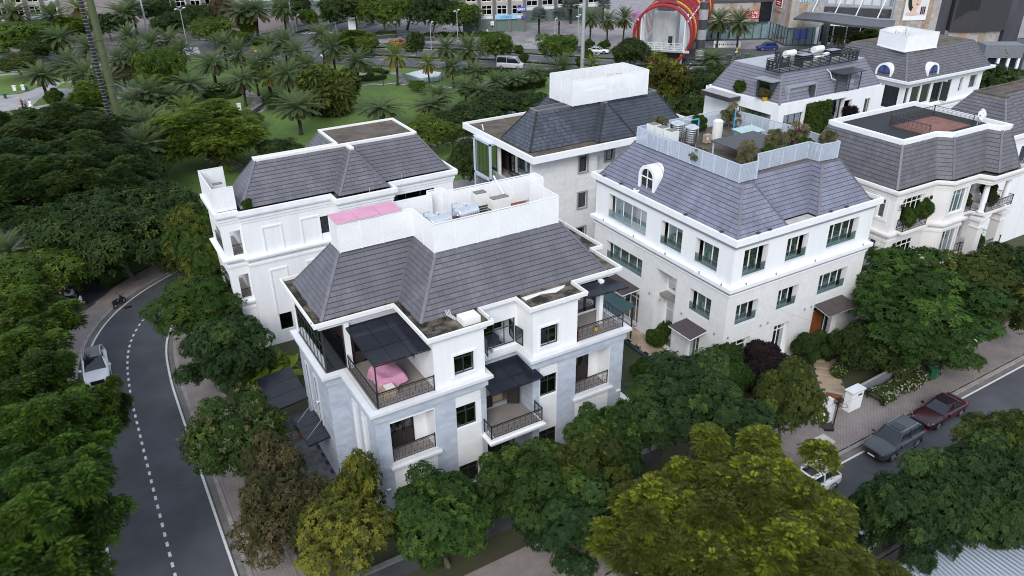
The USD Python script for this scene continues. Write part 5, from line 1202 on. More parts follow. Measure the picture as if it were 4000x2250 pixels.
for i, (x, y) in enumerate(((69.6, 36.9), (70.5, 37.2))):
 t_ = thing('satellite_dish', ('left' if i == 0 else 'right') + ' of two grey satellite dishes on the cream villa roof', 'satellite dish', loc=(x, y, 16.3)); k = MB(); n = 18
 k.lathe((0, 0, 0), [(0.01, 0), (0.2, 0.03), (0.42, 0.12)], n); v, f_ = k.get(); a = math.radians(62); v = np.c_[v[:, 0], v[:, 1] * math.cos(a) - v[:, 2] * -math.sin(a) * -1, v[:, 1] * math.sin(a) + v[:, 2] * math.cos(a)]
 obj('dish', (v + [0, 0, 0.9], f_), M['curtain_white'], t_); MB().bar((0, 0, 0), (0, 0.05, 0.9), 0.06).build('mast', M['galv'], t_); MB().bar((0, -0.05, 0.65), (0, -0.5, 0.95), 0.03).build('arm', M['galv'], t_); MB().box(-0.06, 0.06, -0.1, -0.05, 0.85, 0.97).build('badge', M['sign_red'], t_)
def balcony5(z, pts, name='balcony'):
 k = MB().prism(pts, z - 0.3, z); k.prism(mitre(pts, 0.12), z - 0.18, z - 0.05); return k.build(name, M['cream_paint'], v5)
for z in (9.1, 5.0):
 if z > 8:
  balcony5(z, [(59.0, 35.0), (62.3, 35.0), (62.3, 35.69), (59.0, 35.69)]); railing(v5, [(59.05, 35.65), (59.05, 35.05), (62.25, 35.05), (62.25, 35.65)], z, z + 0.95)
 balcony5(z, [(67.3, 34.9), (68.6, 34.9), (69.0, 33.8), (73.3, 33.8), (73.3, 36.79), (67.3, 36.79)]); railing(v5, [(67.35, 34.95), (68.6, 34.95), (69.0, 33.86), (73.25, 33.86), (73.25, 36.7)], z, z + 0.95)
for x, y in ((69.0, 34.2), (72.4, 34.2)):
 MB().lathe((x, y, 9.1), [(0.36, 0), (0.36, 0.12), (0.27, 0.2), (0.25, 1.4), (0.22, 2.55), (0.3, 2.68), (0.34, 2.85)], 20).build('column', M['white_paint'], v5)
 k = MB().box(x - 0.42, x + 0.42, y - 0.42, y + 0.42, 0, 8.35); k.box(x - 0.5, x + 0.5, y - 0.5, y + 0.5, 7.7, 7.82); k.box(x - 0.55, x + 0.55, y - 0.55, y + 0.55, 8.36, 8.6); k.build('pier', M['cream_paint'], v5)
for x in (58.75, 62.75):
 k = MB(); k.tube([(x, 35.68, 11.0), (x, 35.4, 11.05), (x, 35.4, 11.25)], 0.025, 5); k.lathe((x, 35.4, 11.2), [(0.02, 0), (0.1, 0.08), (0.13, 0.3), (0.02, 0.42)], 8); k.build('lantern', M['black_metal'], v5)
# ================================================================ villa 4: modern white box with green wall
v4 = thing('modern_villa', 'modern white villa with a dark slatted roof box and a leafy green wall strip', 'villa')
P4 = [(70.8, 60.0), (89.6, 60.0), (89.6, 72), (70.8, 72)]
G4 = [Face(P4[i], P4[(i + 1) % 4]) for i in range(4)]
h4 = [(1.0, 4.25, 9.0, 11.58), (8.9, 11.4, 4.5, 12.35), (11.5, 12.9, 8.0, 11.85), (15.4, 16.5, 9.0, 11.55)]
h4l = [(12 - 6.25, 12 - 1.05, 8.6, 11.55), (12 - 6.25, 12 - 1.05, 4.5, 7.4)]
wall(v4, G4[0], 0, 12.9, M['white_paint'], h4, t=0.4); wall(v4, G4[3], 0, 12.9, M['white_paint'], h4l, t=0.4); wall(v4, G4[1], 0, 12.9, M['white_paint'], t=0.4); wall(v4, G4[2], 0, 12.9, M['white_paint'], t=0.4)
window(v4, G4[0], 1.0, 4.25, 9.0, 11.58, 3, None, 'dark_frame', 'pane', recess=0.25, fw=0.14, curtain='curtain'); window(v4, G4[0], 8.9, 11.4, 4.5, 12.35, 2, 8.8, 'black_metal', 'pane_dark', recess=0.5, fw=0.16); window(v4, G4[0], 15.4, 16.5, 9.0, 11.55, 1, 9.6, 'dark_frame', 'pane', recess=0.2, curtain='curtain')
G4[0].box(MB(), 11.3, 13.1, 7.8, 12.0, -1.3, -1.2).build('niche_wall', M['white_paint'], v4)
for a, b, c, d in h4l:
 window(v4, G4[3], a, b, c, d, 5, None, 'dark_frame', 'pane', recess=0.25, fw=0.13, curtain='curtain')
floors(v4, P4, (0.2, 4.4, 8.5), inset=0.41)
G4[0].box(MB(), 8.75, 11.5, 12.36, 12.95, -0.3, 0.25).build('hood', M['white_paint'], v4); MB().prism(mitre(P4, -0.41), 12.5, 12.62).build('gutter', M['grey_band'], v4)
B4 = [(71.15, 60.35), (89.3, 60.35), (89.3, 71.6), (71.15, 71.6)]
r4, T4_ = hip_roof(v4, B4, 1.75, 12.7, 16.0, 'roof_plain', 0.36, 1.4, seed=10)
MB().prism(mitre(T4_, -0.02), 15.96, 16.06).build('flat_roof', M['grey_band'], v4)
# recessed roof windows: dark boxes with raised cheeks
k = MB(); k.box(71.3, 73.2, 61.9, 64.2, 12.72, 15.1); k.build('roof_recess', M['dark_frame'], v4); MB().box(71.28, 71.295, 62.2, 63.9, 12.8, 14.9).build('recess_glazing', M['pane'], v4)
MB().box(70.95, 73.4, 61.7, 64.4, 15.1, 15.25).build('recess_roof', M['grey_metal'], v4)
k = MB(); k.box(72.6, 77.4, 60.5, 62.6, 14.45, 14.6); k.box(72.6, 72.8, 60.5, 62.0, 12.75, 14.45); k.box(77.2, 77.4, 60.5, 62.0, 12.75, 14.45); k.box(72.8, 77.2, 60.9, 61.0, 12.75, 14.4); k.build('roof_recess', M['grey_metal'], v4)
MB().box(76.4, 77.1, 60.45, 60.85, 12.75, 14.2).build('roof_recess', M['dark_frame'], v4)
k = MB(); k.box(80.6, 84.9, 59.6, 61.8, 15.2, 15.3)
for i in range(12):
 k.box(80.6, 84.9 if i % 4 == 0 else 82.9, 60.3, 60.33, 12.9 + 0.19 * i, 12.96 + 0.19 * i)
for x in (80.6, 82.9, 84.85):
 k.box(x, x + 0.06, 60.25, 60.35, 12.7, 15.2)
k.build('roof_cage', M['dark_frame'], v4); MB().box(83.0, 84.2, 60.6, 60.7, 12.7, 14.8).build('cage_door', M['grey_metal'], v4)
MB().tube([(80.0, 61.6, 15.6), (80.4, 61.3, 15.2), (80.3, 60.9, 14.6), (80.8, 60.7, 14.4)], 0.06, 6).build('hose', M['curtain_white'], v4)
k = MB().box(67.9, 71.0, 65.5, 69.5, 9.4, 9.7); k.build('canopy_slab', M['grey_metal'], v4); k = MB().box(69.0, 71.0, 66.0, 71.0, 12.2, 12.7); k.build('canopy_slab', M['dark_frame'], v4); MB().prism([(69.1, 66.1), (71, 66.1), (71, 70.9), (69.1, 70.9)], 12.7, 12.75).build('flat_roof', M['plaza_pale'], v4)
louvre('black slatted screen round the water tanks on the modern villa', [(72.0, 61.8), (85.4, 61.6), (85.8, 64.4), (76.4, 66.6), (75.6, 63.6), (72.0, 63.8)], 16.05, 17.4, 'black_metal', pitch=0.17, slat=0.11, every=1.6)
for i, (x, y) in enumerate(((76.3, 64.3), (81.2, 64.3))):
 t_ = thing('white_cylinder', ('left' if i == 0 else 'right') + ' white solar water cylinder inside the black slatted screen', 'water tank', loc=(x, y, 16.05)); v, f_ = MB().lathe((0, 0, 0), [(0.0, -0.8), (0.4, -0.8), (0.42, -0.75), (0.42, 0.75), (0.4, 0.8), (0.0, 0.8)], 18).get(); obj('drum', (np.c_[v[:, 2], v[:, 1], v[:, 0] + 1.35], f_), M['ac_white'], t_, smooth=30); MB().box(-0.6, 0.6, -0.3, 0.3, 0, 0.95).build('stand', M['galv'], t_)
for i, (x, y) in enumerate(((77.6, 63.2), (82.8, 63.4))):
 t_ = thing('wrapped_crate', ('left' if i == 0 else 'right') + ' dark plastic-wrapped block inside the black slatted screen', 'equipment', loc=(x, y, 16.05)); MB().box(-0.9, 0.9, -0.6, 0.6, 0, 1.3).build('block', M['black_glass'], t_); MB().box(-0.7, 0.7, -0.62, -0.6, 0.05, 0.6).build('sheet', M['paper_white'], t_)
t_ = thing('sack_pile', 'heap of white sacks between the dark blocks on the modern villa roof', 'sacks', loc=(80.0, 62.9, 16.05)); rg = np.random.default_rng(4)
for i in range(10):
 m_ = trimesh.creation.icosphere(2, 1.0); v = np.array(m_.vertices) * [0.42, 0.28, 0.2] + [rg.uniform(-1.1, 1.1), rg.uniform(-.4, .4), 0.18 + 0.3 * (i % 4)]; obj('sack', (v, m_.faces), M['paper_white'], t_, smooth=True)
for x in (-0.4, 0.75):
 MB().lathe((x, -0.75, 0.75), [(0.01, 0), (0.3, 0.02), (0.3, 0.1), (0.01, 0.12)], 14).build('blue_label', M['text_blue'], t_)
# ================================================================ villa 6: white villa with round dormers, far right
v6 = thing('dormer_villa', 'white villa with two round-topped dormers and a tall white roof box', 'villa')
P6 = [(94.0, 60.1), (111.2, 60.1), (111.2, 72), (94.0, 72)]
G6 = [Face(P6[i], P6[(i + 1) % 4]) for i in range(4)]
h6 = [(0.3, 1.0, 9.3, 11.8), (1.6, 3.4, 9.4, 11.75), (3.7, 5.6, 9.4, 11.8), (6.1, 8.2, 9.1, 11.7), (9.2, 10.2, 8.6, 11.75), (12.1, 12.85, 9.8, 11.65), (14.4, 16.1, 9.95, 11.68)]
wall(v6, G6[0], 0, 12.4, M['white_paint'], h6); wall(v6, G6[3], 0, 12.4, M['white_paint'], [(8.9, 11.2, 8.9, 11.75)]); wall(v6, G6[1], 0, 12.4, M['white_paint']); wall(v6, G6[2], 0, 12.4, M['white_paint'])
for i, (a, b, c, d) in enumerate(h6[:5]):
 window(v6, G6[0], a, b, c, d, 1 if i != 3 else 2, None, 'dark_frame', 'pane_dark', recess=0.1, curtain=['curtain_blue', 'curtain_blue', 'curtain_blue', 'curtain', 'curtain_white'][i])
k = G6[0].box(MB(), 8.2, 8.26, 9.2, 11.7, 0.0, 0.95).build('open_casement', M['dark_frame'], v6)
for a, b, c, d in h6[5:]:
 G6[0].box(MB(), a - 0.1, b + 0.1, c - 0.1, d + 0.1, -1.3, -1.2).build('niche_wall', M['cream_paint'], v6)
window(v6, G6[3], 8.9, 11.2, 8.9, 11.75, 2, 9.5, 'dark_frame', 'pane_dark', recess=0.1, curtain='curtain_blue')
floors(v6, P6, (0.2, 4.5, 8.5)); cornice(v6, P6, [(q[0], q[1] + 0.05) for q in MIDL], M['white_paint'], name='ledge')
cornice(v6, P6, [(0, 11.9), (0.1, 12.0), (0.1, 12.2), (0.3, 12.3), (0.7, 12.45), (0.95, 12.5), (1.0, 12.85), (0.8, 12.87), (0.75, 12.5)], M['white_paint'], name='eaves'); MB().prism(mitre(P6, 0.8), 12.42, 12.5).build('gutter', M['mossy_concrete'], v6)
B6 = [(93.5, 59.8), (112.0, 59.8), (112.0, 72.2), (93.5, 72.2)]
r6, T6_ = hip_roof(v6, B6, 2.0, 12.7, 16.0, 'roof_brown', 0.36, 0.5, seed=11); MB().prism(mitre(T6_, -0.05), 15.95, 16.05).build('flat_roof', M['brown_concrete'], v6)
dormer(v6, (99.1, 59.9), (0, -1), 2.4, 1.75, 2.0, 12.75, inner=0.25, pane='curtain_blue', base=0.05, bar='dark_frame'); dormer(v6, (93.6, 63.3), (-1, 0), 2.4, 1.75, 2.0, 12.75, inner=0.25, pane='curtain_blue', base=0.05, bar='dark_frame')
k = thing('roof_screen', 'tall solid white panelled box round the tanks on the dormer villa roof', 'screen')
qs = [(94.7, 61.7), (100.9, 61.4), (100.9, 67.2), (98.5, 67.3), (95.8, 66.6), (95.0, 63.2)]
for a, b in zip(qs, qs[1:] + qs[:1]):
 f = Face(a, b); n = max(1, round(f.L / 0.8))
 for i in range(n):
  f.box(MB(), f.L * i / n + 0.01, f.L * (i + 1) / n - 0.01, 16.1, 17.95, -0.03, 0.0).build('panel', M['white_metal'], k)
 f.box(MB(), 0, f.L, 17.951, 18.0, -0.06, 0.03).build('cap_rail', M['white_metal'], k); f.box(MB(), 0, f.L, 16.0, 16.1, -0.06, 0.08).build('base_rail', M['stained_white'], k)
t_ = thing('roof_rack', 'pale blue steel frame with a machine inside the tall white box', 'equipment', loc=(99.6, 66.0, 16.05)); MB().box(-0.5, 0.5, -0.3, 0.3, 0.9, 1.5).build('machine', M['ac_white'], t_)
for x in (-1.2, 1.0):
 MB().bar((x, 0, 0), (x, 0, 1.8), 0.06).build('post', M['blue_pipe'], t_)
# ================================================================ villa 7: brown roofed villa at the right edge
v7 = thing('edge_villa', 'villa with worn brown hipped roof, cut off by the right edge', 'villa')
P7 = [(80.2, 39.3), (98, 39.3), (98, 47.2), (80.2, 47.2)]
for i in range(4):
 wall(v7, Face(P7[i], P7[(i + 1) % 4]), 0, 12.4, M['white_paint'], [(1.0, 2.2, 9.2, 11.4), (3.4, 5.0, 9.2, 11.4)] if i in (0, 3) else [])
for fi in (0, 3):
 for a, b in ((1.0, 2.2), (3.4, 5.0)):
  window(v7, Face(P7[fi], P7[(fi + 1) % 4]), a, b, 9.2, 11.4, 2, None, recess=0.1)
floors(v7, P7, (0.2, 4.5, 8.5)); cornice(v7, P7, EAV, M['stained_white'], name='eaves'); MB().prism(mitre(P7, 0.1), 12.5, 12.6).build('gutter', M['brown_concrete'], v7)
B7 = [(80.3, 39.5), (85.0, 39.5), (85.0, 40.6), (88.0, 40.6), (88.0, 39.5), (97.8, 39.5), (97.8, 47.0), (80.3, 47.0)]
r7, T7_ = hip_roof(v7, B7, 2.1, 12.7, 16.0, 'roof_brown', 0.36, 0.5, seed=12); cornice(v7, T7_, [(0.05, 15.9), (0.08, 16.15), (-0.2, 16.16), (-0.22, 15.9)], M['brown_concrete'], name='roof_lip'); MB().prism(mitre(T7_, -0.1), 15.9, 16.02).build('flat_roof', M['brown_concrete'], v7)
# ================================================================ plants
stage.CreateClassPrim('/World/plant_kinds')
def kind_root(name):
 p = f'/World/plant_kinds/{name}'
 x = UsdGeom.Xform.Define(stage, p); put_ops(x, (0, 0, 0), 0, 1.0)
 return x
def part_of(root, name, vf, m, tint=None, smooth=False):
 return obj(name, vf, m, root, tint=tint, smooth=smooth)
def crown_points(rg, R, Hc, zc, nb, n, br=(0.34, 0.48), low=-0.45, flat=1.0, spread=0.92):
 """clumps of leaves over an uneven crown: points, outward normals, clump number"""
 i = np.arange(nb) + 0.5; ph = np.arccos(1 - (1 - low) * i / nb) if low > -1 else np.arccos(1 - 2 * i / nb)
 th = math.pi * (1 + 5 ** 0.5) * i + rg.uniform(0, 6.28)
 D = np.c_[np.cos(th) * np.sin(ph), np.sin(th) * np.sin(ph), np.cos(ph)] + rg.normal(0, 0.10, (nb, 3))
 rad = rg.uniform(0.48, spread, nb); C = D * rad[:, None] * [R, R, Hc] + [0, 0, zc]
 r = rg.uniform(*br, nb) * (R * 2 + Hc) / 3
 C = np.vstack([C, [0, 0, zc]]); r = np.r_[r, 0.5 * min(R, Hc)]
 k = rg.choice(nb + 1, n, p=(r ** 2) / (r ** 2).sum())
 u = rg.normal(size=(n, 3)); u /= np.linalg.norm(u, axis=1, keepdims=True); u[:, 2] = np.where(u[:, 2] < -0.25, -u[:, 2] * rg.choice([1, -1], n, p=[0.7, 0.3]), u[:, 2])
 P = C[k] + u * (r[k] * rg.uniform(0.72, 1.06, n))[:, None] * [1, 1, 0.85 * flat]
 keep = np.ones(n, bool)
 for j in range(nb + 1):
  keep &= ~((np.linalg.norm((P - C[j]) / [1, 1, 0.85 * flat], axis=1) < r[j] * 0.66) & (k != j))
 return P[keep], u[keep], k[keep], C, r
def frames(N):
 a = np.cross(N, np.where(np.abs(N[:, 2:]) < 0.9, [[0, 0, 1.0]], [[1.0, 0, 0]])); a /= np.linalg.norm(a, axis=1, keepdims=True) + 1e-9
 return a, np.cross(N, a)
def leaf_quads(base, d, side, L, W, droop):
 """two-triangle folded blades"""
 mid = base + d * (L * 0.5)[:, None]; tip = base + d * L[:, None]; tip[:, 2] -= droop; mid[:, 2] -= droop * 0.2
 V = np.stack([base, mid + side * (W / 2)[:, None], tip, mid - side * (W / 2)[:, None]], 1); n = len(base)
 F = np.array([[0, 1, 2], [0, 2, 3]])
 return V.reshape(-1, 3), (F[None] + 4 * np.arange(n)[:, None, None]).reshape(-1, 3)
def rosettes(rg, P, N, tint, blades, L, W, elev=(0.0, 0.6), droop=0.1, upbias=0.35):
 """whorls of blades at P facing N"""
 n = len(P); N = N + [0, 0, upbias]; N = N / np.linalg.norm(N, axis=1, keepdims=True); a, b = frames(N)
 idx = np.repeat(np.arange(n), blades); m = len(idx)
 th = np.tile(np.arange(blades) * 2 * np.pi / blades, n) + np.repeat(rg.uniform(0, 6.28, n), blades) + rg.normal(0, 0.2, m)
 e = rg.uniform(*elev, m)
 d = (a[idx] * np.cos(th)[:, None] + b[idx] * np.sin(th)[:, None]) * np.cos(e)[:, None] + N[idx] * np.sin(e)[:, None]
 s = np.cross(d, N[idx]); s /= np.linalg.norm(s, axis=1, keepdims=True) + 1e-9
 l = L * rg.uniform(0.7, 1.25, m); v, f = leaf_quads(P[idx], d, s, l, W * rg.uniform(0.8, 1.2, m), droop * l)
 return v, f, np.repeat(np.clip(tint[idx] + rg.normal(0, 0.06, m), 0, 1), 4)
def sprays(rg, P, N, tint, fr, L, pairs, ll, lw, droop=0.5):
 """feathery fronds: each point carries FR drooping rachises with PAIRS of leaflets"""
 n = len(P); idx = np.repeat(np.arange(n), fr); m = len(idx)
 th = np.tile(np.arange(fr) * 2 * np.pi / fr, n) + np.repeat(rg.uniform(0, 6.28, n), fr) + rg.normal(0, 0.3, m)
 H = np.c_[np.cos(th), np.sin(th), rg.normal(0.2, 0.35, m)] + N[idx] * 0.6; H /= np.linalg.norm(H, axis=1, keepdims=True)
 S = np.cross(H, [0, 0, 1.0]); S /= np.linalg.norm(S, axis=1, keepdims=True) + 1e-9
 l = L * rg.uniform(0.7, 1.2, m); vs, fs, ts, o = [], [], [], 0
 for k in range(pairs):
  t = 0.2 + 0.8 * (k + 0.5) / pairs
  B = P[idx] + H * (l * t)[:, None]; B[:, 2] -= droop * l * t * t
  for sg in (-1, 1):
   d = S * sg * 0.85 + H * 0.45; d[:, 2] -= 0.25; d /= np.linalg.norm(d, axis=1, keepdims=True)
   sd = H - d * np.sum(H * d, 1, keepdims=True); sd /= np.linalg.norm(sd, axis=1, keepdims=True) + 1e-9
   q = ll * (1.15 - 0.6 * abs(t - 0.55)) * rg.uniform(0.8, 1.2, m)
   v, f = leaf_quads(B, d, sd, q, np.full(m, lw), 0.15 * q); vs.append(v); fs.append(f + o); o += len(v)
   ts.append(np.repeat(np.clip(tint[idx] + rg.normal(0, 0.05, m), 0, 1), 4))
 return np.vstack(vs), np.vstack(fs), np.concatenate(ts)
def trunk(root, rg, C, z0, R, r0=0.16, m='bark', limbs=7):
 b = MB(); top = np.array([rg.normal(0, 0.1 * R), rg.normal(0, 0.1 * R), z0]); mid = top * [0.5, 0.5, 0.5] + [rg.normal(0, 0.1), rg.normal(0, 0.1), 0]
 b.tube([(0, 0, -0.1), (0, 0, 0.05 * z0), mid, top], [r0 * 1.5, r0 * 1.1, r0 * 0.9, r0 * 0.75], 8)
 for j in rg.permutation(len(C) - 1)[:limbs]:
  c = C[j]; k = (top * 0.6 + c * 0.4) + [0, 0, 0.12 * R]
  b.tube([top * [1, 1, 0.92], k, c * 0.95 + top * 0.05, c + (c - top) * 0.12], [r0 * 0.62, r0 * 0.42, r0 * 0.22, r0 * 0.06], 5)
 b.build('trunk', M[m], root)
KINDS = {}
def tree_kind(name, seed, mtl, R=3.0, Hc=2.2, zc=4.5, nb=22, n=1800, style='whorl', L=0.26, W=0.10, tips=0.10, blades=7, br=(0.34, 0.48), low=-0.45, pairs=5, fr=4, extra=None, r0=0.16, bark='bark', mean=0.38, sd=0.13, flat=1.0, limbs=8, spread=0.92):
 rg = np.random.default_rng(seed); root = kind_root(name)
 P, N, k, C, r = crown_points(rg, R, Hc, zc, nb, n, br, low, flat, spread)
 t = np.clip(rg.normal(mean, sd, len(C))[k] + rg.normal(0, 0.10, len(k)), 0, 1)
 young = rg.random(len(C)) < tips * 2.2
 hot = (rg.random(len(k)) < np.where(young[k], 0.45, tips * 0.25)); t = np.where(hot, rg.uniform(0.75, 1.0, len(k)), t)
 if style == 'whorl':
  v, f, tt = rosettes(rg, P, N, t, blades, L, W)
 elif style == 'simple':
  v, f, tt = rosettes(rg, P, N, t, blades, L, W, elev=(-0.5, 0.9), droop=0.25, upbias=0.2)
 else:
  v, f, tt = sprays(rg, P, N, t, fr, L, pairs, W * 2.6, W)
 part_of(root, 'crown', (v, f), M[mtl], tt)
 trunk(root, rg, C, max(0.6, zc - Hc * 0.75), R, r0, bark, limbs)
 if extra:
  m2, cnt, l2, w2, bl = extra
  q = rg.choice(len(P), cnt, replace=False); up_ = N[q] + [0, 0, 0.6]; ok = P[q][:, 2] > zc - Hc * 0.5
  v, f, tt = rosettes(rg, (P[q] + N[q] * 0.12)[ok], up_[ok], rg.uniform(0.2, 0.9, ok.sum()), bl, l2, w2, elev=(0.2, 1.3), upbias=0.6)
  part_of(root, 'flowers', (v, f), M[m2], tt)
 KINDS[name] = (root, R, zc)
for nm, sd_, mt, tp in (('whorl_a', 1, 'leaf_whorl', 0.12), ('whorl_b', 2, 'leaf_whorl', 0.08), ('whorl_dark_a', 3, 'leaf_whorl_dark', 0.05), ('whorl_dark_b', 4, 'leaf_whorl_dark', 0.05), ('olive_a', 5, 'leaf_olive', 0.15), ('olive_b', 6, 'leaf_olive', 0.08)):
 tree_kind(nm, sd_, mt, n=5400, nb=34, spread=1.0, L=0.25, W=0.10, tips=tp, Hc=2.5, zc=4.5, low=-0.7, br=(0.24, 0.40))
tree_kind('yellow_a', 11, 'leaf_yellow', n=1900, nb=22, L=0.25, W=0.105, tips=0.25, Hc=2.3, br=(0.26, 0.38), mean=0.45, limbs=16, bark='bark_pale'); tree_kind('yellow_b', 12, 'leaf_yellow', n=700, nb=12, L=0.5, W=0.2, tips=0.2, Hc=2.4, mean=0.4)
tree_kind('crape_green', 13, 'leaf_whorl', n=3600, nb=22, style='simple', L=0.24, W=0.12, blades=5, tips=0.15, Hc=2.6, zc=4.0, low=-0.6, br=(0.26, 0.42), extra=('leaf_dry', 260, 0.28, 0.07, 7))
tree_kind('crape_brown', 14, 'leaf_brown', n=4200, nb=24, style='simple', L=0.24, W=0.11, blades=5, tips=0.25, Hc=2.6, zc=3.6, low=-0.6, mean=0.5, extra=('leaf_brown', 600, 0.30, 0.08, 8)); tree_kind('crape_brown2', 15, 'leaf_brown', n=3000, nb=18, style='simple', L=0.3, W=0.13, blades=5, tips=0.2, Hc=2.5, zc=3.6, mean=0.55)
for nm, sd_ in (('feather_yellow_a', 21), ('feather_yellow_b', 22)):
 tree_kind(nm, sd_, 'leaf_feather', R=3.6, Hc=2.6, zc=6.5, nb=48, n=3400, style='feather', L=0.46, W=0.07, pairs=5, fr=4, tips=0.2, br=(0.15, 0.28), spread=1.12, low=-0.6, flat=0.9, mean=0.4)
for nm, sd_ in (('feather_green_a', 23), ('feather_green_b', 24)):
 tree_kind(nm, sd_, 'leaf_feather_green', R=3.6, Hc=2.1, zc=6.0, nb=48, n=3400, style='feather', L=0.46, W=0.075, pairs=5, fr=4, tips=0.2, br=(0.15, 0.28), spread=1.1, low=-0.4, flat=0.8, mean=0.42)
for nm, sd_ in (('bigdark_a', 25), ('bigdark_b', 26)):
 tree_kind(nm, sd_, 'leaf_dark', R=6.0, Hc=4.2, zc=6.0, nb=64, n=4200, style='feather', L=0.75, W=0.12, pairs=4, fr=4, tips=0.16, br=(0.15, 0.27), spread=1.05, low=-0.5, r0=0.3)
tree_kind('feather_yellow_s', 27, 'leaf_feather', R=4.0, Hc=4.6, zc=5.0, nb=30, n=1900, style='simple', L=0.5, W=0.22, blades=5, tips=0.1, br=(0.24, 0.36), low=-0.8, mean=0.25)
for nm, sd_, mt in (('dark_a', 31, 'leaf_dark'), ('dark_b', 32, 'leaf_dark')):
 tree_kind(nm, sd_, mt, R=3.5, Hc=2.6, zc=4.2, nb=26, n=2600, style='simple', L=0.40, W=0.17, blades=5, tips=0.12, low=-0.7)
for nm, sd_ in (('park_a', 33), ('park_b', 34)):
 tree_kind(nm, sd_, 'leaf_park', R=3.5, Hc=2.7, zc=4.2, nb=26, n=2500, style='simple', L=0.40, W=0.17, blades=5, tips=0.14, low=-0.7)
for nm, sd_ in (('parkyellow_a', 35), ('parkyellow_b', 36)):
 tree_kind(nm, sd_, 'leaf_park', R=5.0, Hc=3.6, zc=4.6, nb=34, n=2600, style='feather', L=0.85, W=0.15, pairs=4, fr=4, tips=0.3, low=-0.6, br=(0.24, 0.36), mean=0.55)
for nm, sd_ in (('mango_a', 37), ('mango_b', 38), ('mango_c', 39)):
 tree_kind(nm, sd_, 'leaf_mango', R=2.8, Hc=2.8, zc=5.0, nb=22, n=2700, style='whorl', L=0.34, W=0.085, blades=9, tips=(0.22, 0.14, 0.04)[sd_ - 37], low=-0.85)
for nm, sd_, mt, st_, kw in (('topiary', 41, 'leaf_hedge', 'simple', dict(n=5000, br=(0.5, 0.55), L=0.12, W=0.06, tips=0.03)), ('purple', 42, 'leaf_purple', 'simple', dict(n=4500, L=0.2, W=0.06, br=(0.36, 0.5))), ('cloud', 43, 'leaf_dark', 'simple', dict(n=4200, nb=12, L=0.13, W=0.05, br=(0.28, 0.4), blades=6)),
                         ('flower', 44, 'leaf_hedge', 'simple', dict(n=2200, L=0.22, W=0.11, extra=('petal_white', 120, 0.12, 0.1, 4))), ('bush', 45, 'leaf_hedge', 'simple', dict(n=1700, L=0.3, W=0.12)), ('ball', 46, 'leaf_hedge', 'simple', dict(n=2200, nb=20, br=(0.42, 0.46), L=0.2, W=0.1, tips=0.03)),
                         ('silverbush', 47, 'leaf_silver', 'simple', dict(n=2600, L=0.2, W=0.09)), ('banana', 48, 'leaf_park', 'simple', dict(n=130, L=1.1, W=0.34, blades=3, nb=10, mean=0.7, tips=0.3)), ('croton', 49, 'leaf_olive', 'simple', dict(n=1500, L=0.42, W=0.17, tips=0.5, mean=0.45)),
                         ('dryshrub', 50, 'leaf_dry', 'simple', dict(n=800, nb=14, br=(0.22, 0.36), L=0.17, W=0.05, blades=6)), ('dryflower', 51, 'leaf_dry', 'simple', dict(n=700, nb=14, br=(0.22, 0.36), L=0.16, W=0.05, blades=6, extra=('petal', 10, 0.14, 0.12, 5))), ('redplant', 52, 'leaf_purple', 'whorl', dict(n=160, nb=6, L=0.7, W=0.12, blades=12))):
 kw = dict(dict(R=1.0, Hc=0.85, zc=0.9, nb=14, tips=0.1, low=-0.9, r0=0.05, limbs=5, style=st_), **kw)
 tree_kind(nm, sd_, mt, **kw)
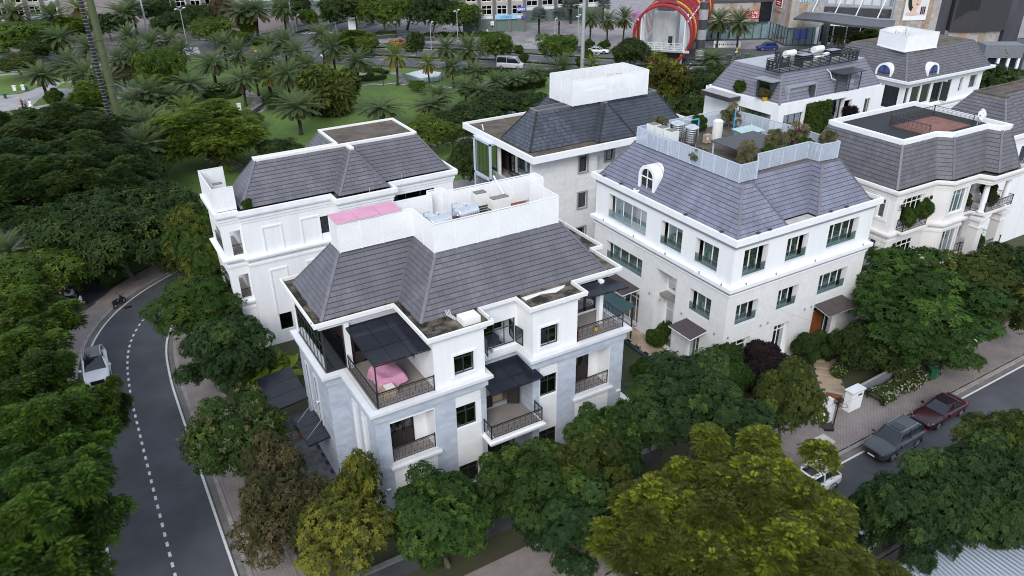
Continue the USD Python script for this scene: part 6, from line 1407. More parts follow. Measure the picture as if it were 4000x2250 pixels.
def palm_kind(name, seed, m, n=52, drop=1.0, R=3.2, zh=5.5, up=1.25, skirt=0.0):
 rg = np.random.default_rng(seed); root = kind_root(name); b = MB()
 zs = np.linspace(0, zh - 0.2, 16); b.tube(np.c_[0.06 * np.sin(zs), 0.05 * np.cos(zs * 0.8), zs], 0.20 + 0.03 * (np.arange(16) % 2) + 0.10 * (zs < 0.4) + 0.07 * (zs > zh - 1.2), 9)
 b.build('trunk', M['palm_bark'], root)
 for i in range(n):
  q = i / (n - 1.0); th = i * 2.39996 + rg.normal(0, 0.12); el = up - (up + 0.8 * drop) * q ** 0.95 + rg.normal(0, 0.09)
  L = R * (0.78 + 0.3 * math.sin(math.pi * min(1, 0.25 + q * 0.75))) * rg.uniform(0.9, 1.08)
  h = np.array([math.cos(th), math.sin(th), 0]); k = 9; pts = []; p = np.array([0, 0, zh]) + h * 0.12; a = el
  for j in range(k):
   pts.append(p.copy()); p = p + (h * math.cos(a) + np.array([0, 0, math.sin(a)])) * L / (k - 1); a -= (0.055 + 0.035 * drop) * (0.5 + 1.0 * j / k)
  pts = np.array(pts); V, F = [], []
  s = np.array([-h[1], h[0], 0]); o = 0
  w = np.linspace(0.05, 0.008, k)[:, None]
  V += [pts - s * w, pts + s * w]; F += [[j, j + 1, k + j + 1, k + j] for j in range(k - 1)]
  v0 = np.vstack(V); f0 = np.array(F); f0 = np.vstack([f0[:, [0, 1, 2]], f0[:, [0, 2, 3]]]); o = len(v0)
  npair = 18; ts = np.linspace(0.12, 0.99, npair) * (k - 1); ii = np.minimum(ts.astype(int), k - 2); fr_ = (ts - ii)[:, None]
  B = pts[ii] * (1 - fr_) + pts[ii + 1] * fr_; T = pts[ii + 1] - pts[ii]; T /= np.linalg.norm(T, axis=1, keepdims=True)
  nv = np.cross(T, s); nv *= np.sign(nv[:, 2:3] + 1e-9)
  vs, fs = [v0], [f0]
  ll = R * 0.19 * np.sin(np.pi * (0.12 + 0.80 * np.linspace(0, 1, npair))) ** 0.6
  for sg in (-1, 1):
   d = s * sg * 0.62 + T * 0.72 + nv * (0.28 if q < 0.75 else 0.0); d[:, 2] -= 0.12; d /= np.linalg.norm(d, axis=1, keepdims=True)
   sd = T - d * np.sum(T * d, 1, keepdims=True); sd /= np.linalg.norm(sd, axis=1, keepdims=True) + 1e-9
   v, f = leaf_quads(B, d, sd, ll * rg.uniform(0.85, 1.15, npair), np.full(npair, 0.14), 0.25 * ll); vs.append(v); fs.append(f + o); o += len(v)
  v, f = np.vstack(vs), np.vstack(fs)
  tv = 0.9 - 0.45 * q + rg.normal(0, 0.06) if q < 0.86 - skirt else rg.uniform(0.0, 0.3)
  part_of(root, 'frond', (v, f), M[m], np.full(len(v), np.clip(tv, 0, 1)))
 KINDS[name] = (root, R, zh)
palm_kind('date_a', 61, 'frond', 66, 0.95); palm_kind('date_b', 62, 'frond', 60, 1.15); palm_kind('date_c', 63, 'frond', 70, 1.0, up=1.4); palm_kind('date_d', 64, 'frond_yellow', 50, 1.05, skirt=0.18)
def fan_kind(name, seed):
 rg = np.random.default_rng(seed); root = kind_root(name); b = MB(); zh = 4.6
 zs = np.linspace(0, zh, 10); b.tube(np.c_[0 * zs, 0 * zs, zs], 0.22 + 0.03 * (np.arange(10) % 2), 9); b.build('trunk', M['palm_bark'], root)
 for i in range(30):
  q = i / 29.0; th = i * 2.39996; el = 1.2 - 1.7 * q; h = np.array([math.cos(th) * math.cos(el), math.sin(th) * math.cos(el), math.sin(el)]); c = np.array([0, 0, zh]) + h * rg.uniform(1.2, 1.6)
  s = np.cross(h, [0, 0, 1.0]); s /= np.linalg.norm(s); u = np.cross(s, h); vs, fs, o = [], [], 0
  k = 15; a = np.linspace(-2.1, 2.1, k); d = h * np.cos(a)[:, None] + s * np.sin(a)[:, None] + u * 0.15
  v, f = leaf_quads(np.repeat(c[None], k, 0), d, np.cross(d, u), np.full(k, 1.25), np.full(k, 0.26), np.full(k, 0.12))
  r = MB().bar((0, 0, zh), c, 0.05); r.add(v, f); vv, ff = r.get(); part_of(root, 'frond', (vv, ff), M['leaf_silver'], np.full(len(vv), rg.uniform(0.2, 0.8)))
 KINDS[name] = (root, 2.6, zh)
fan_kind('fan_s', 65)
def plant(kind, name, label, cat, x, y, zc, R, group=None, z0=0.0, seed=0, rz=None):
 root, R0, zc0 = KINDS[kind]; rg = np.random.default_rng(seed)
 s = R / R0
 return copy_of(root, (x, y, z0), rg.uniform(0, 360) if rz is None else rz, (s * rg.uniform(0.96, 1.04), s * rg.uniform(0.96, 1.04), zc / zc0 if zc > 0 else s), label, cat, group, name=name)
PALMS = [
 ('a', -2.1, 171.0, 4.8, 4.05, 'date palm with a square lawn bed, left of the green mast'),
 ('b', 5.2, 161.1, 6.0, 3.82, 'date palm touching the left side of the green mast, mid-height'),
 ('c', 3.0, 170.3, 6.0, 3.58, 'bluish date palm behind the two left of the green mast'),
 ('a', 7.8, 187.8, 6.0, 3.74, 'date palm behind the mast ladder, near the upper plaza'),
 ('b', 11.9, 174.4, 5.5, 3.3, 'date palm just right of the green mast at its middle'),
 ('c', 15.0, 174.9, 6.0, 3.32, 'date palm left of the two-tiered green park tree'),
 ('a', 19.4, 183.0, 6.5, 3.28, 'date palm above the two-tiered green park tree'),
 ('b', 23.1, 183.8, 6.5, 3.49, 'date palm left of the zebra crossing'),
 ('c', 16.6, 197.4, 6.0, 3.52, 'date palm at the foot of the tall grey pole'),
 ('a', 21.1, 153.8, 3.6, 3.94, 'full round date palm left of the hedge-ringed oval bed'),
 ('b', 27.4, 163.5, 5.0, 4.19, 'tall dark date palm behind the hedge-ringed oval bed'),
 ('c', 33.0, 164.3, 6.0, 2.99, 'date palm in front of the traffic island'),
 ('a', 35.8, 154.2, 6.0, 3.17, 'date palm right of the one before the traffic island'),
 ('b', 29.0, 145.6, 4.9, 3.14, 'slim date palm on the grass spit between two park paths'),
 ('d', 34.5, 149.4, 3.9, 2.84, 'small date palm standing above the path fork'),
 ('a', 36.4, 142.2, 5.5, 3.26, 'date palm with an orange seed cluster, left edge of big lawn'),
 ('c', 43.8, 169.9, 6.0, 3.5, 'left palm of a pair below the two road signs'),
 ('b', 43.3, 158.9, 6.0, 3.29, 'right palm of a pair below the two road signs'),
 ('a', 32.1, 122.3, 4.6, 3.91, 'large date palm at the lower left of the big lawn'),
 ('c', 12.7, 140.4, 5.5, 3.58, 'date palm right of the yellow-green tree by the mast'),
 ('b', 10.1, 124.7, 5.0, 4.13, 'large date palm right of the mast, above the dark one'),
 ('d', 16.8, 131.0, 4.5, 2.95, 'pale date palm behind the big yellow-leaved park tree'),
 ('c', 7.9, 111.9, 5.0, 3.61, 'dark date palm at the foot of the mast'),
 ('a', 6.8, 128.4, 5.0, 2.74, 'date palm half hidden behind the mast, lower part'),
 ('b', -5.3, 252.8, 6.5, 5.53, 'greyish date palm in the top left corner'),
 ('c', 3.4, 239.3, 6.5, 4.99, 'date palm beside the double street lamp, top left'),
 ('a', 19.4, 233.0, 6.5, 4.88, 'date palm between the mast and the tall grey pole, top'),
 ('c', 22.4, 239.5, 7.0, 4.51, 'date palm behind the tall grey pole, top edge'),
 ('b', 46.0, 215.2, 7.0, 5.17, 'left of two big date palms by the upper pavement, top'),
 ('a', 48.7, 213.4, 7.0, 5.14, 'right of two big date palms by the upper pavement, top'),
 ('d', 10.4, 247.9, 7.0, 4.65, 'tall drooping palm just left of the mast, top edge'),
 ('b', 55.5, 211.1, 7.5, 3.87, 'dark palm left of the thin pole, top edge'),
 ('d', 46.1, 154.1, 2.9, 2.72, 'yellow-skirted palm left of the small ring hedge'),
 ('c', 49.6, 155.5, 6.7, 3.26, 'tall dark palm left of the small ring hedge'),
 ('a', 53.3, 174.3, 6.0, 3.44, 'palm in front of the double street lamp by the side road'),
 ('a', 52.0, 148.6, 5.0, 3.32, 'palm in front of the small ring hedge'),
 ('d', 58.9, 145.3, 6.0, 3.3, 'tall yellowing palm right of the small ring hedge'),
 ('d', 63.6, 140.6, 4.6, 2.28, 'small bright yellow palm before the glass skylight'),
 ('b', 70.4, 146.2, 6.0, 3.07, 'palm behind the glass skylight, left of the bluish one'),
 ('c', 73.1, 141.4, 6.0, 3.52, 'bluish dark palm behind the glass skylight'),
 ('a', 66.9, 136.5, 4.3, 2.57, 'palm right of the bright yellow one, on the curved path'),
 ('b', 68.2, 129.4, 4.5, 2.48, 'low palm left of the silver van'),
 ('a', 75.0, 126.6, 2.9, 2.97, 'palm in front of the silver van'),
 ('b', 79.5, 126.7, 3.5, 2.53, 'palm right of the silver van, beside the white roof screen'),
 ('c', 82.8, 121.9, 5.0, 2.49, 'palm directly behind the long white roof screen'),
 ('b', 45.1, 119.7, 3.2, 3.96, 'low wide palm clump at the near left of the big lawn'),
 ('a', 52.7, 116.5, 3.2, 3.28, 'near palm of the overlapping pair at the right of the big lawn'),
 ('c', 56.0, 120.6, 3.5, 3.12, 'far palm of the overlapping pair at the right of the big lawn'),
 ('a', 64.5, 121.6, 3.0, 3.37, 'spreading low palm right of the curved path'),
 ('b', 63.2, 124.2, 3.5, 2.52, 'small low palm at the right end of the curved path'),
 ('a', 118.3, 162.4, 5.5, 2.94, 'left of three palms beside the red ring tower'),
 ('b', 121.4, 159.4, 5.3, 2.94, 'middle of three palms beside the red ring tower'),
 ('c', 125.2, 157.7, 5.5, 2.95, 'right of three palms beside the red ring tower'),
 ('b', 138.8, 139.0, 6.3, 3.49, 'left palm of the pair before the red shop sign'),
 ('a', 138.5, 132.2, 6.7, 3.41, 'right palm of the pair before the red shop sign'),
 ('a', 116.8, 118.0, 3.5, 3.67, 'low broad palm right of the red ring tower'),
 ('b', 153.5, 116.3, 4.5, 2.83, 'palm before the shopping centre entrance'),
 ('d', 91.5, 124.5, 4.0, 2.12, 'pale palm behind the near end of the long white screen'),
 ('c', -8.2, 84.9, 4.0, 2.83, 'blue-green palm cut by the left edge'),
 ('s', 112.7, 177.5, 4.8, 2.86, 'silver fan palm in the planter on the patterned plaza'),
 ('s', 117.4, 175.1, 4.8, 2.42, 'silver fan palm right of the planter one, by the white lamp'),
 ('s', 129.6, 187.5, 5.0, 3.57, 'largest silver fan palm at the top edge'),
 ('b', 3.2, 205.3, 6.0, 3.86, 'palm between the double lamp and the bright upper left tree'),
 ('a', 7.9, 154.1, 5.5, 3.09, 'palm just right of the mast, above the yellow-green round tree'),
 ('b', 20.0, 168.5, 5.5, 2.85, 'palm right of the two-tiered park tree top'),
 ('c', 23.9, 175.6, 5.5, 2.79, 'palm between zebra crossing and two-tiered park tree'),
 ('c', 32.9, 152.0, 5.0, 2.79, 'palm behind the slim one on the grass spit'),
 ('a', 33.2, 179.8, 5.5, 3.07, 'palm at the near kerb of the junction, left of island'),
 ('b', 41.9, 174.0, 5.5, 3.0, 'palm at the near kerb of the junction, right of island'),
 ('a', 41.6, 147.6, 5.5, 2.75, 'palm left of the yellow-skirted one, over the lawn'),
 ('a', 16.0, 140.2, 4.5, 3.14, 'palm between the mast palms and the oval bed'),
 ('b', 9.8, 138.8, 5.0, 3.24, "palm touching the mast's right side, lower half"),
 ('c', 69.4, 124.2, 3.5, 2.42, 'low palm beside the loop path, left'),
 ('s', 138.0, 183.6, 5.0, 2.64, 'small silver fan palm near the purple tent, top edge'),
]
TREES = [
 ('whorl_dark_a', 31.2, 29.7, 5.0, 3.9, 'broad dark green street tree left of the basketball hoop'),
 ('olive_a', 37.9, 27.5, 4.4, 2.28, 'olive-green street tree beside the basketball hoop'),
 ('whorl_a', 13.0, 30.2, 4.1, 2.8, "bright whorl-leaved tree before the marble villa's front windows"),
 ('whorl_b', 18.4, 29.4, 4.3, 2.55, "whorl-leaved tree under the marble villa's centre balcony"),
 ('whorl_a', 24.8, 30.5, 4.2, 2.2, 'whorl-leaved tree at the right corner of the marble villa'),
 ('whorl_dark_b', 19.4, 26.8, 3.6, 2.63, 'dark low tree between the green and yellow trees, bottom'),
 ('olive_b', 21.8, 28.9, 4.2, 2.37, 'brownish-green tree left of the broad dark street tree'),
 ('yellow_a', 7.7, 31.8, 4.3, 3.02, "sparse yellow-leaved tree at the marble villa's left corner, bottom"),
 ('yellow_b', 9.3, 33.7, 4.8, 1.26, 'small yellow crown against the marble corner pier'),
 ('crape_brown', 5.3, 35.9, 3.4, 2.52, 'tree covered in brown seed heads beside the left pavement'),
 ('crape_brown2', 5.7, 39.4, 3.6, 1.65, 'upper small crown of brown seed heads by the slate terrace'),
 ('crape_green', 4.5, 43.4, 4.0, 3.02, 'crape myrtle with lilac flowers hanging over the left street'),
 ('whorl_dark_b', 6.2, 54.0, 4.4, 2.86, "round dark tree beside the left street's green bins"),
 ('feather_yellow_a', 21.7, 21.1, 6.5, 3.5, 'yellow-green feathery tree, left crown of the bottom group'),
 ('feather_yellow_b', 26.2, 19.6, 7.0, 3.73, 'yellow-green feathery tree, tallest crown of the bottom group'),
 ('feather_yellow_a', 25.4, 16.6, 6.5, 3.72, 'yellow-green feathery tree beside the metal roof, bottom'),
 ('feather_yellow_b', 21.6, 18.3, 6.0, 3.2, 'yellow-green feathery tree at the bottom edge, centre right'),
 ('whorl_dark_a', 38.8, 15.8, 4.4, 2.82, 'dark tree beside the maroon saloon car'),
 ('whorl_dark_b', 35.7, 16.5, 4.4, 2.45, 'dark tree over the metal roof, lower right'),
 ('olive_a', 44.6, 16.6, 4.6, 2.51, 'olive tree at the right edge beyond the maroon car'),
 ('whorl_dark_a', 41.0, 14.7, 4.8, 2.77, 'dark tree in the lower right corner above the metal roof'),
 ('whorl_dark_b', 34.4, 18.0, 3.4, 1.26, 'low dark tree left of the metal roof'),
 ('whorl_a', 57.0, 31.0, 5.0, 5.65, 'large bright street tree before the cream villa'),
 ('whorl_b', 54.5, 28.2, 3.6, 3.23, 'lower crown of greenery behind the green bin on the right pavement'),
 ('olive_b', 62.9, 28.9, 5.0, 3.93, 'olive street tree right of the large bright one'),
 ('whorl_dark_a', 67.8, 29.0, 5.0, 3.52, 'dark street tree at the right edge'),
 ('feather_green_a', -7.2, 65.9, 5.2, 3.71, 'bright feathery tree beside the parked white motorbike'),
 ('feather_green_b', -7.5, 55.4, 6.0, 4.0, 'feathery green tree shading the white parked car'),
 ('feather_green_a', -6.2, 46.4, 6.3, 3.5, 'feathery tree overhanging the black parked car'),
 ('feather_green_b', -6.4, 38.6, 6.8, 3.92, 'largest feathery tree, lower left corner'),
 ('feather_green_a', -7.7, 36.3, 6.5, 3.68, 'feathery tree in the very bottom left corner'),
 ('feather_green_b', -3.0, 48.7, 5.5, 1.78, 'small feathery bough over the black parked car'),
 ('park_a', -7.6, 77.0, 3.6, 3.69, 'park tree behind the row of parked motorbikes, left edge'),
 ('park_b', -4.8, 79.0, 3.2, 3.99, 'scrubby tree over the parked motorbikes'),
 ('dark_a', 2.0, 80.4, 4.8, 5.0, 'dark spreading tree behind the street lamp on the left verge'),
 ('dark_b', -0.7, 85.0, 4.8, 5.15, 'dark spreading tree left of the lamp on the verge'),
 ('dark_a', 6.3, 86.2, 4.6, 4.52, "dark tree beside the plain white villa's corner screen"),
 ('dark_b', 7.3, 80.4, 4.0, 2.78, "small dark tree before the plain white villa's left wall"),
 ('bigdark_a', -1.9, 108.9, 6.0, 7.89, 'big dark feathery park tree left of the mast foot'),
 ('bigdark_b', -6.4, 97.8, 6.0, 6.62, 'big dark park tree at the left edge'),
 ('bigdark_a', 1.4, 95.9, 5.5, 5.99, 'dark park tree between the mast foot and the verge'),
 ('bigdark_b', -5.7, 120.1, 5.5, 5.46, 'dark park tree below the fountain'),
 ('dark_b', 4.8, 98.5, 4.5, 3.75, 'dark park tree right of the mast foot'),
 ('mango_a', 8.0, 73.5, 6.0, 2.97, 'yellow-tipped tree against the plain white villa'),
 ('mango_b', 7.9, 67.5, 5.5, 2.54, 'bright leafy tree at the bend of the street'),
 ('mango_c', 5.7, 62.3, 4.4, 3.34, 'dense green tree on the inside of the street bend'),
 ('dark_a', 6.0, 76.8, 3.5, 1.82, 'small dark tree at the far end of the visible street'),
 ('whorl_dark_b', 7.5, 59.9, 3.2, 1.71, "small dark tree below the plain white villa's loggia"),
 ('parkyellow_a', 17.1, 113.5, 4.6, 6.89, 'big yellow-tipped park tree left of the plain white villa roof'),
 ('parkyellow_b', 4.5, 147.8, 3.6, 3.6, 'small rounded yellow-green tree beside the mast'),
 ('park_a', 17.8, 160.4, 5.5, 3.91, 'upper tier of the tall green park tree right of the mast'),
 ('park_b', 16.6, 159.4, 3.4, 3.89, 'lower tier of the tall green park tree right of the mast'),
 ('park_a', 36.4, 208.4, 4.2, 4.98, 'bright round tree at the street corner beyond the palms'),
 ('dark_a', 28.8, 248.7, 4.8, 5.48, 'dark tree right of the tall grey pole, top'),
 ('dark_b', 38.3, 237.3, 4.0, 5.27, 'dense dark dome-shaped tree before the apartment windows'),
 ('dark_a', 15.3, 232.2, 4.2, 3.89, 'dark tree right behind the mast, near the top'),
 ('dark_b', 29.4, 224.0, 4.2, 4.25, 'dark tree left of the dome-shaped one'),
 ('crape_brown2', 45.1, 235.7, 5.0, 3.75, 'brownish tree right of the dome-shaped one, top'),
 ('parkyellow_a', 7.0, 236.4, 3.6, 4.2, 'yellowish tree in front of the double lamp, top left'),
 ('olive_a', -5.8, 193.4, 3.4, 4.06, 'sparse brownish tree beside the lawn, upper left'),
 ('park_b', -5.4, 218.0, 5.0, 7.75, 'large bright tree at the upper left edge'),
 ('dark_b', -0.4, 207.9, 3.8, 4.35, 'dark tree right of the large bright one, upper left'),
 ('crape_brown', 12.6, 173.8, 2.8, 2.75, "brownish tree right of the mast's middle"),
 ('parkyellow_b', 46.1, 214.1, 3.8, 2.29, 'thin young tree beside the traffic island'),
 ('dark_a', 63.0, 227.8, 5.2, 4.93, 'dark tree above the two road signs'),
 ('park_a', 64.0, 218.5, 3.4, 2.62, 'young street tree on the side road pavement, left one'),
 ('park_b', 69.6, 217.2, 3.6, 2.86, 'young street tree on the side road pavement, right one'),
 ('dark_b', 74.4, 211.1, 6.5, 8.17, 'tall dark plaza tree, left of the group, top'),
 ('park_a', 78.0, 199.8, 6.0, 5.82, 'plaza tree with a pale trunk, second in the top group'),
 ('dark_a', 87.1, 204.9, 6.5, 7.67, 'plaza tree with a pale trunk, third in the top group'),
 ('dark_b', 87.8, 188.8, 6.5, 5.98, 'dark plaza tree left of the blue shop signs'),
 ('park_b', 95.1, 188.0, 5.0, 4.63, 'bright plaza tree before the blue shop sign'),
 ('parkyellow_a', 63.7, 183.3, 2.8, 4.28, 'bushy bright tree at the boulevard corner'),
 ('park_b', 64.8, 176.6, 2.6, 2.57, 'bushy tree right of the boulevard corner one'),
 ('dark_a', 71.6, 163.9, 4.0, 1.97, 'slim street tree on the median before the planter'),
 ('park_a', 84.8, 150.9, 4.2, 3.46, 'round street tree left of the silver van'),
 ('park_b', 95.1, 142.6, 4.0, 4.15, 'round street tree with white blossom right of the van'),
 ('dark_b', 105.1, 129.6, 4.0, 3.69, 'dark tree left of the red ring tower'),
 ('dark_a', 103.3, 191.0, 2.2, 2.27, 'small dark tree left of the cafe door'),
 ('dark_b', 112.8, 192.7, 2.4, 2.34, 'small dark tree under the purple sign'),
 ('feather_yellow_s', 91.0, 102.2, 5.0, 4.5, 'tall yellow-olive tree below the red ring tower'),
 ('dark_a', 96.4, 100.3, 4.0, 4.13, 'dark tree mass left of the modern villa'),
 ('dark_b', 102.5, 102.0, 3.6, 3.83, 'dark hedge-like tree behind the modern villa canopy'),
 ('dark_a', 83.0, 87.3, 4.0, 3.74, 'dark tree between the slate roof and the modern villa'),
 ('dark_b', 44.3, 85.6, 3.8, 2.94, 'dark tree at the left end of the flat-eaved villa'),
 ('park_b', 45.8, 101.8, 3.2, 3.85, 'bright leafy tree between the two back villas'),
 ('dark_a', 55.8, 108.7, 2.8, 4.32, 'dark tree before the flat-eaved villa, left'),
 ('dark_b', 63.3, 112.2, 2.8, 4.4, 'dark tree before the flat-eaved villa, middle'),
 ('dark_a', 68.5, 111.0, 2.6, 3.62, 'dark tree before the flat-eaved villa, right'),
 ('dark_b', 52.7, 108.3, 2.4, 3.23, "low dark tree beside the lawn's lower right"),
 ('dark_a', 24.8, 108.0, 2.4, 3.0, 'low dark tree behind the plain white villa roof'),
 ('parkyellow_b', 159.9, 113.9, 3.0, 3.71, 'yellow-leaved tree before the shop entrance, left of white roof box'),
 ('dark_a', 146.3, 77.0, 3.6, 4.18, 'dark tree right of the dormer villa'),
 ('dark_a', 51.8, 31.1, 2.4, 2.43, 'dark garden tree behind the grey garden wall'),
 ('dark_b', 52.3, 29.4, 1.8, 1.79, 'dark garden shrubbery behind the white-capped wall post'),
 ('dark_b', 49.9, 31.9, 2.4, 1.27, 'dark garden tree beside the stepping-stone path'),
 ('park_b', 41.9, 205.4, 2.2, 2.85, 'bushy young tree at the junction kerb'),
 ('dark_a', 33.2, 141.2, 1.6, 2.31, 'low dark shrub tree between two park paths'),
 ('dark_b', 13.9, 125.9, 2.6, 3.52, 'dark shrubby tree below the oval bed'),
 ('bigdark_a', 6.6, 130.6, 2.6, 3.49, 'dark shrubby tree just right of the mast foot'),
 ('dark_a', 6.5, 106.9, 3.2, 3.48, 'dark tree under the palms right of the mast foot'),
 ('park_b', 25.7, 130.5, 1.6, 2.84, 'low leafy tree on the lawn edge above the yellow-tipped tree'),
 ('park_a', 60.1, 138.4, 1.2, 1.76, 'low bush tree by the skylight'),
 ('parkyellow_b', 43.7, 141.6, 1.2, 2.05, 'low golden bush tree left of the ring hedge'),
 ('park_b', -8.1, 138.4, 3.0, 5.16, 'leafy tree beside the fountain, left edge'),
 ('bigdark_b', 0.2, 140.9, 3.0, 4.49, 'dark leafy tree left of the mast, below the plaza'),
]
BUSHES = [
 ('topiary', 38.6, 34.4, 2.8, 1.97, "large clipped round tree under the right villa's ground window"),
 ('purple', 42.7, 33.7, 2.4, 1.98, "dark purple shrub before the right villa's ground windows"),
 ('cloud', 48.4, 34.1, 2.2, 1.62, 'cloud-pruned pine beside the front door path'),
 ('cloud', 50.2, 33.3, 2.0, 1.0, 'small cloud-pruned pine right of the larger one'),
 ('flower', 49.0, 31.4, 0.6, 0.6, 'round white-flowered bush beside the stepping stones'),
 ('bush', 40.8, 43.7, 1.6, 0.79, 'leafy shrub inside the tall white wall niche'),
 ('bush', 39.4, 42.7, 0.8, 0.84, 'low shrubs at the foot of the white wall niche'),
 ('banana', 8.9, 53.9, 1.3, 1.54, 'clump of broad-leaved yellow-green plants beside the glass lean-to'),
 ('croton', 41.2, 132.8, 1.5, 4.15, 'dense golden-edged bush on the big lawn'),
 ('ball', 62.9, 185.9, 1.0, 0.93, 'clipped ball on the median left of the red car'),
 ('ball', 74.7, 176.2, 1.0, 1.01, 'clipped ball on the median right of the red car'),
 ('ball', 64.0, 174.7, 1.0, 0.98, 'clipped ball on the near median by the yellow hatching'),
 ('ball', 95.1, 158.4, 1.0, 0.97, "far clipped ball right of the silver van's tree"),
 ('ball', 91.0, 149.7, 1.0, 0.92, "clipped ball above the silver van's bonnet"),
 ('ball', 105.6, 145.3, 1.0, 0.85, 'clipped ball beside the thick grey pole, right'),
 ('ball', 109.2, 139.2, 1.0, 0.84, 'clipped ball beside the white taxi'),
 ('ball', 99.0, 139.4, 0.9, 0.72, 'small clipped ball left of the thick grey pole'),
 ('ball', 126.0, 116.1, 1.0, 0.81, 'clipped ball at the kerb below the guard'),
 ('ball', 46.7, 203.8, 0.7, 1.97, 'large clipped ball on the traffic island'),
 ('bush', -1.1, 167.6, 0.5, 1.33, 'bush around the palm foot in the square bed'),
 ('bush', 109.1, 71.8, 3.5, 1.39, 'bush between the modern villa and the dormer villa'),
 ('flower', -2.3, 86.1, 0.9, 3.37, 'dark flowering hedge beside the white motorbike'),
 ('flower', 0.8, 85.0, 0.8, 1.9, 'dark flowering hedge beside the green bin on the verge'),
 ('ball', -5.2, 90.4, 0.8, 2.21, 'low dark bush beside the grey park path, left'),
 ('flower', 27.3, 160.5, 0.3, 2.59, 'low planting inside the oval bed'),
 ('bush', 75.9, 134.4, 0.5, 1.31, 'round planting in the loop path by the white screen'),
 ('flower', -5.1, 158.0, 0.3, 2.51, 'white-flowered bed beside the fountain'),
 ('silverbush', 120.3, 112.5, 1.2, 2.96, 'silvery hedge behind the modern villa'),
 ('bush', 10.8, 60.8, 13.0, 0.41, "small plant growing in the white villa's roof gutter"),
 ('bush', 12.8, 54.0, 0.4, 0.34, "low plants at the marble villa's left wall"),
 ('bush', 35.1, 39.0, 0.8, 0.98, 'dark shrub beside the swimming pool'),
]
for i, (k, x, y, h, R, l) in enumerate(PALMS):
 plant('fan_s' if k == 's' else 'date_' + k, 'fan_palm' if k == 's' else 'date_palm', l, 'palm', x, y, h, R * 1.05, 'silver fan palms on the plaza' if k == 's' else 'date palms in the park and along the boulevard', seed=100 + i)
TNAME = dict(whorl='street_tree', olive='street_tree', yellow='street_tree', crape='crape_myrtle', feather='feathery_tree', bigdark='park_tree', dark='park_tree', park='park_tree', parkyellow='park_tree', mango='leafy_tree')
for i, (k, x, y, zc, R, l) in enumerate(TREES):
 plant(k, TNAME[k.split('_')[0]], l, 'tree', x, y, zc, R, None, seed=300 + i)
BNAME = dict(topiary='topiary', purple='shrub', cloud='bonsai', flower='flowering_hedge', bush='bush', ball='topiary_ball', silverbush='hedge', banana='broad_leaved_plant', croton='bush')
for i, (k, x, y, zc, R, l) in enumerate(BUSHES):
 z0 = 0.12; hz = R * 0.9
 if zc > 5:
  z0, hz = 12.6, 0.5
 elif k in ('topiary', 'cloud') or (k == 'bush' and zc > 3):
  hz = zc * 0.72
 elif k == 'ball':
  hz = 1.0
 elif k == 'flower':
  hz = 0.5 if zc < 0.7 else 0.9
 t_ = plant(k, BNAME[k], l, 'shrub' if k not in ('topiary', 'ball', 'cloud') else 'topiary', x, y, hz, R, 'clipped balls on the boulevard medians' if k == 'ball' else None, z0, 600 + i)
# roof plants inside the pale blue fence
for i, (k, x, y, R, l) in enumerate((('dryshrub', 43.0, 39.0, 0.75, 'dry olive shrub at the front corner of the pale blue fence'), ('dryflower', 44.6, 40.0, 1.0, 'large dry bougainvillea left of the dark terrace roof'), ('bush', 46.6, 39.9, 0.5, 'small bright green plant spilling over the pale blue fence'), ('dryshrub', 47.8, 40.4, 1.0, 'thin yellowish shrub on the long side of the pale blue fence'),
                                   ('dryshrub', 48.8, 41.4, 0.9, 'tall thin shrub behind the fence, middle of the planted terrace'), ('dryflower', 51.3, 41.2, 1.15, 'biggest bougainvillea with purple flowers at the right end of the planted terrace'), ('dryshrub', 52.4, 39.0, 0.8, 'pale shrub leaning over the right corner of the pale blue fence'), ('bush', 50.7, 39.6, 0.6, 'green shrub at the inner corner of the pale blue fence'),
                                   ('dryshrub', 41.9, 42.8, 0.7, 'small olive shrub on the left side of the pale blue fence'), ('bush', 48.2, 49.3, 0.6, 'light green plant at the back of the pale blue fence'), ('dryflower', 51.3, 48.8, 1.0, 'reddish shrub at the back corner of the planted terrace'), ('dryshrub', 43.4, 49.2, 0.8, 'thin pinkish shrub behind the three air conditioners'))):
 plant(k, 'roof_shrub', l, 'shrub', x, y, 1.1 if R > 0.7 else 0.7, R, None, 16.15, 700 + i)
# plants on the cream villa's balconies
for i, (k, x, y, z, R, l) in enumerate((('cloud', 68.3, 35.6, 9.15, 0.75, 'cloud-pruned pot tree left of the cream villa column'), ('cloud', 71.0, 34.6, 9.15, 0.7, 'cloud-pruned pot tree between the two cream villa columns'), ('cloud', 72.9, 36.0, 9.3, 0.8, 'cloud-pruned pot tree at the right end of the upper balcony'), ('bush', 60.0, 35.3, 9.4, 0.55, 'leafy plant at the left of the cream villa\'s small balcony'), ('bush', 62.0, 35.3, 9.7, 0.6, 'leafy plant at the right of the cream villa\'s small balcony'), ('bush', 70.4, 34.4, 5.0, 0.55, 'bushy plant on the lower columned balcony'), ('banana', 71.9, 58.9, 9.0, 0.8, 'bare-branched plant in front of the modern villa corner'), ('redplant', 83.0, 59.3, 9.6, 0.8, 'red-leaved plant in front of the modern villa\'s niche'), ('bush', 71.2, 62.6, 12.9, 0.85, 'round brown shrub in a yellow pot in the modern villa roof recess'), ('bush', 71.5, 66.8, 12.7, 0.7, 'small tree on the modern villa\'s side canopy'))):
 plant('crape_brown2' if 'brown shrub' in l else k, 'pot_plant', l, 'plant', x, y, 0.8, R, None, z, 720 + i)
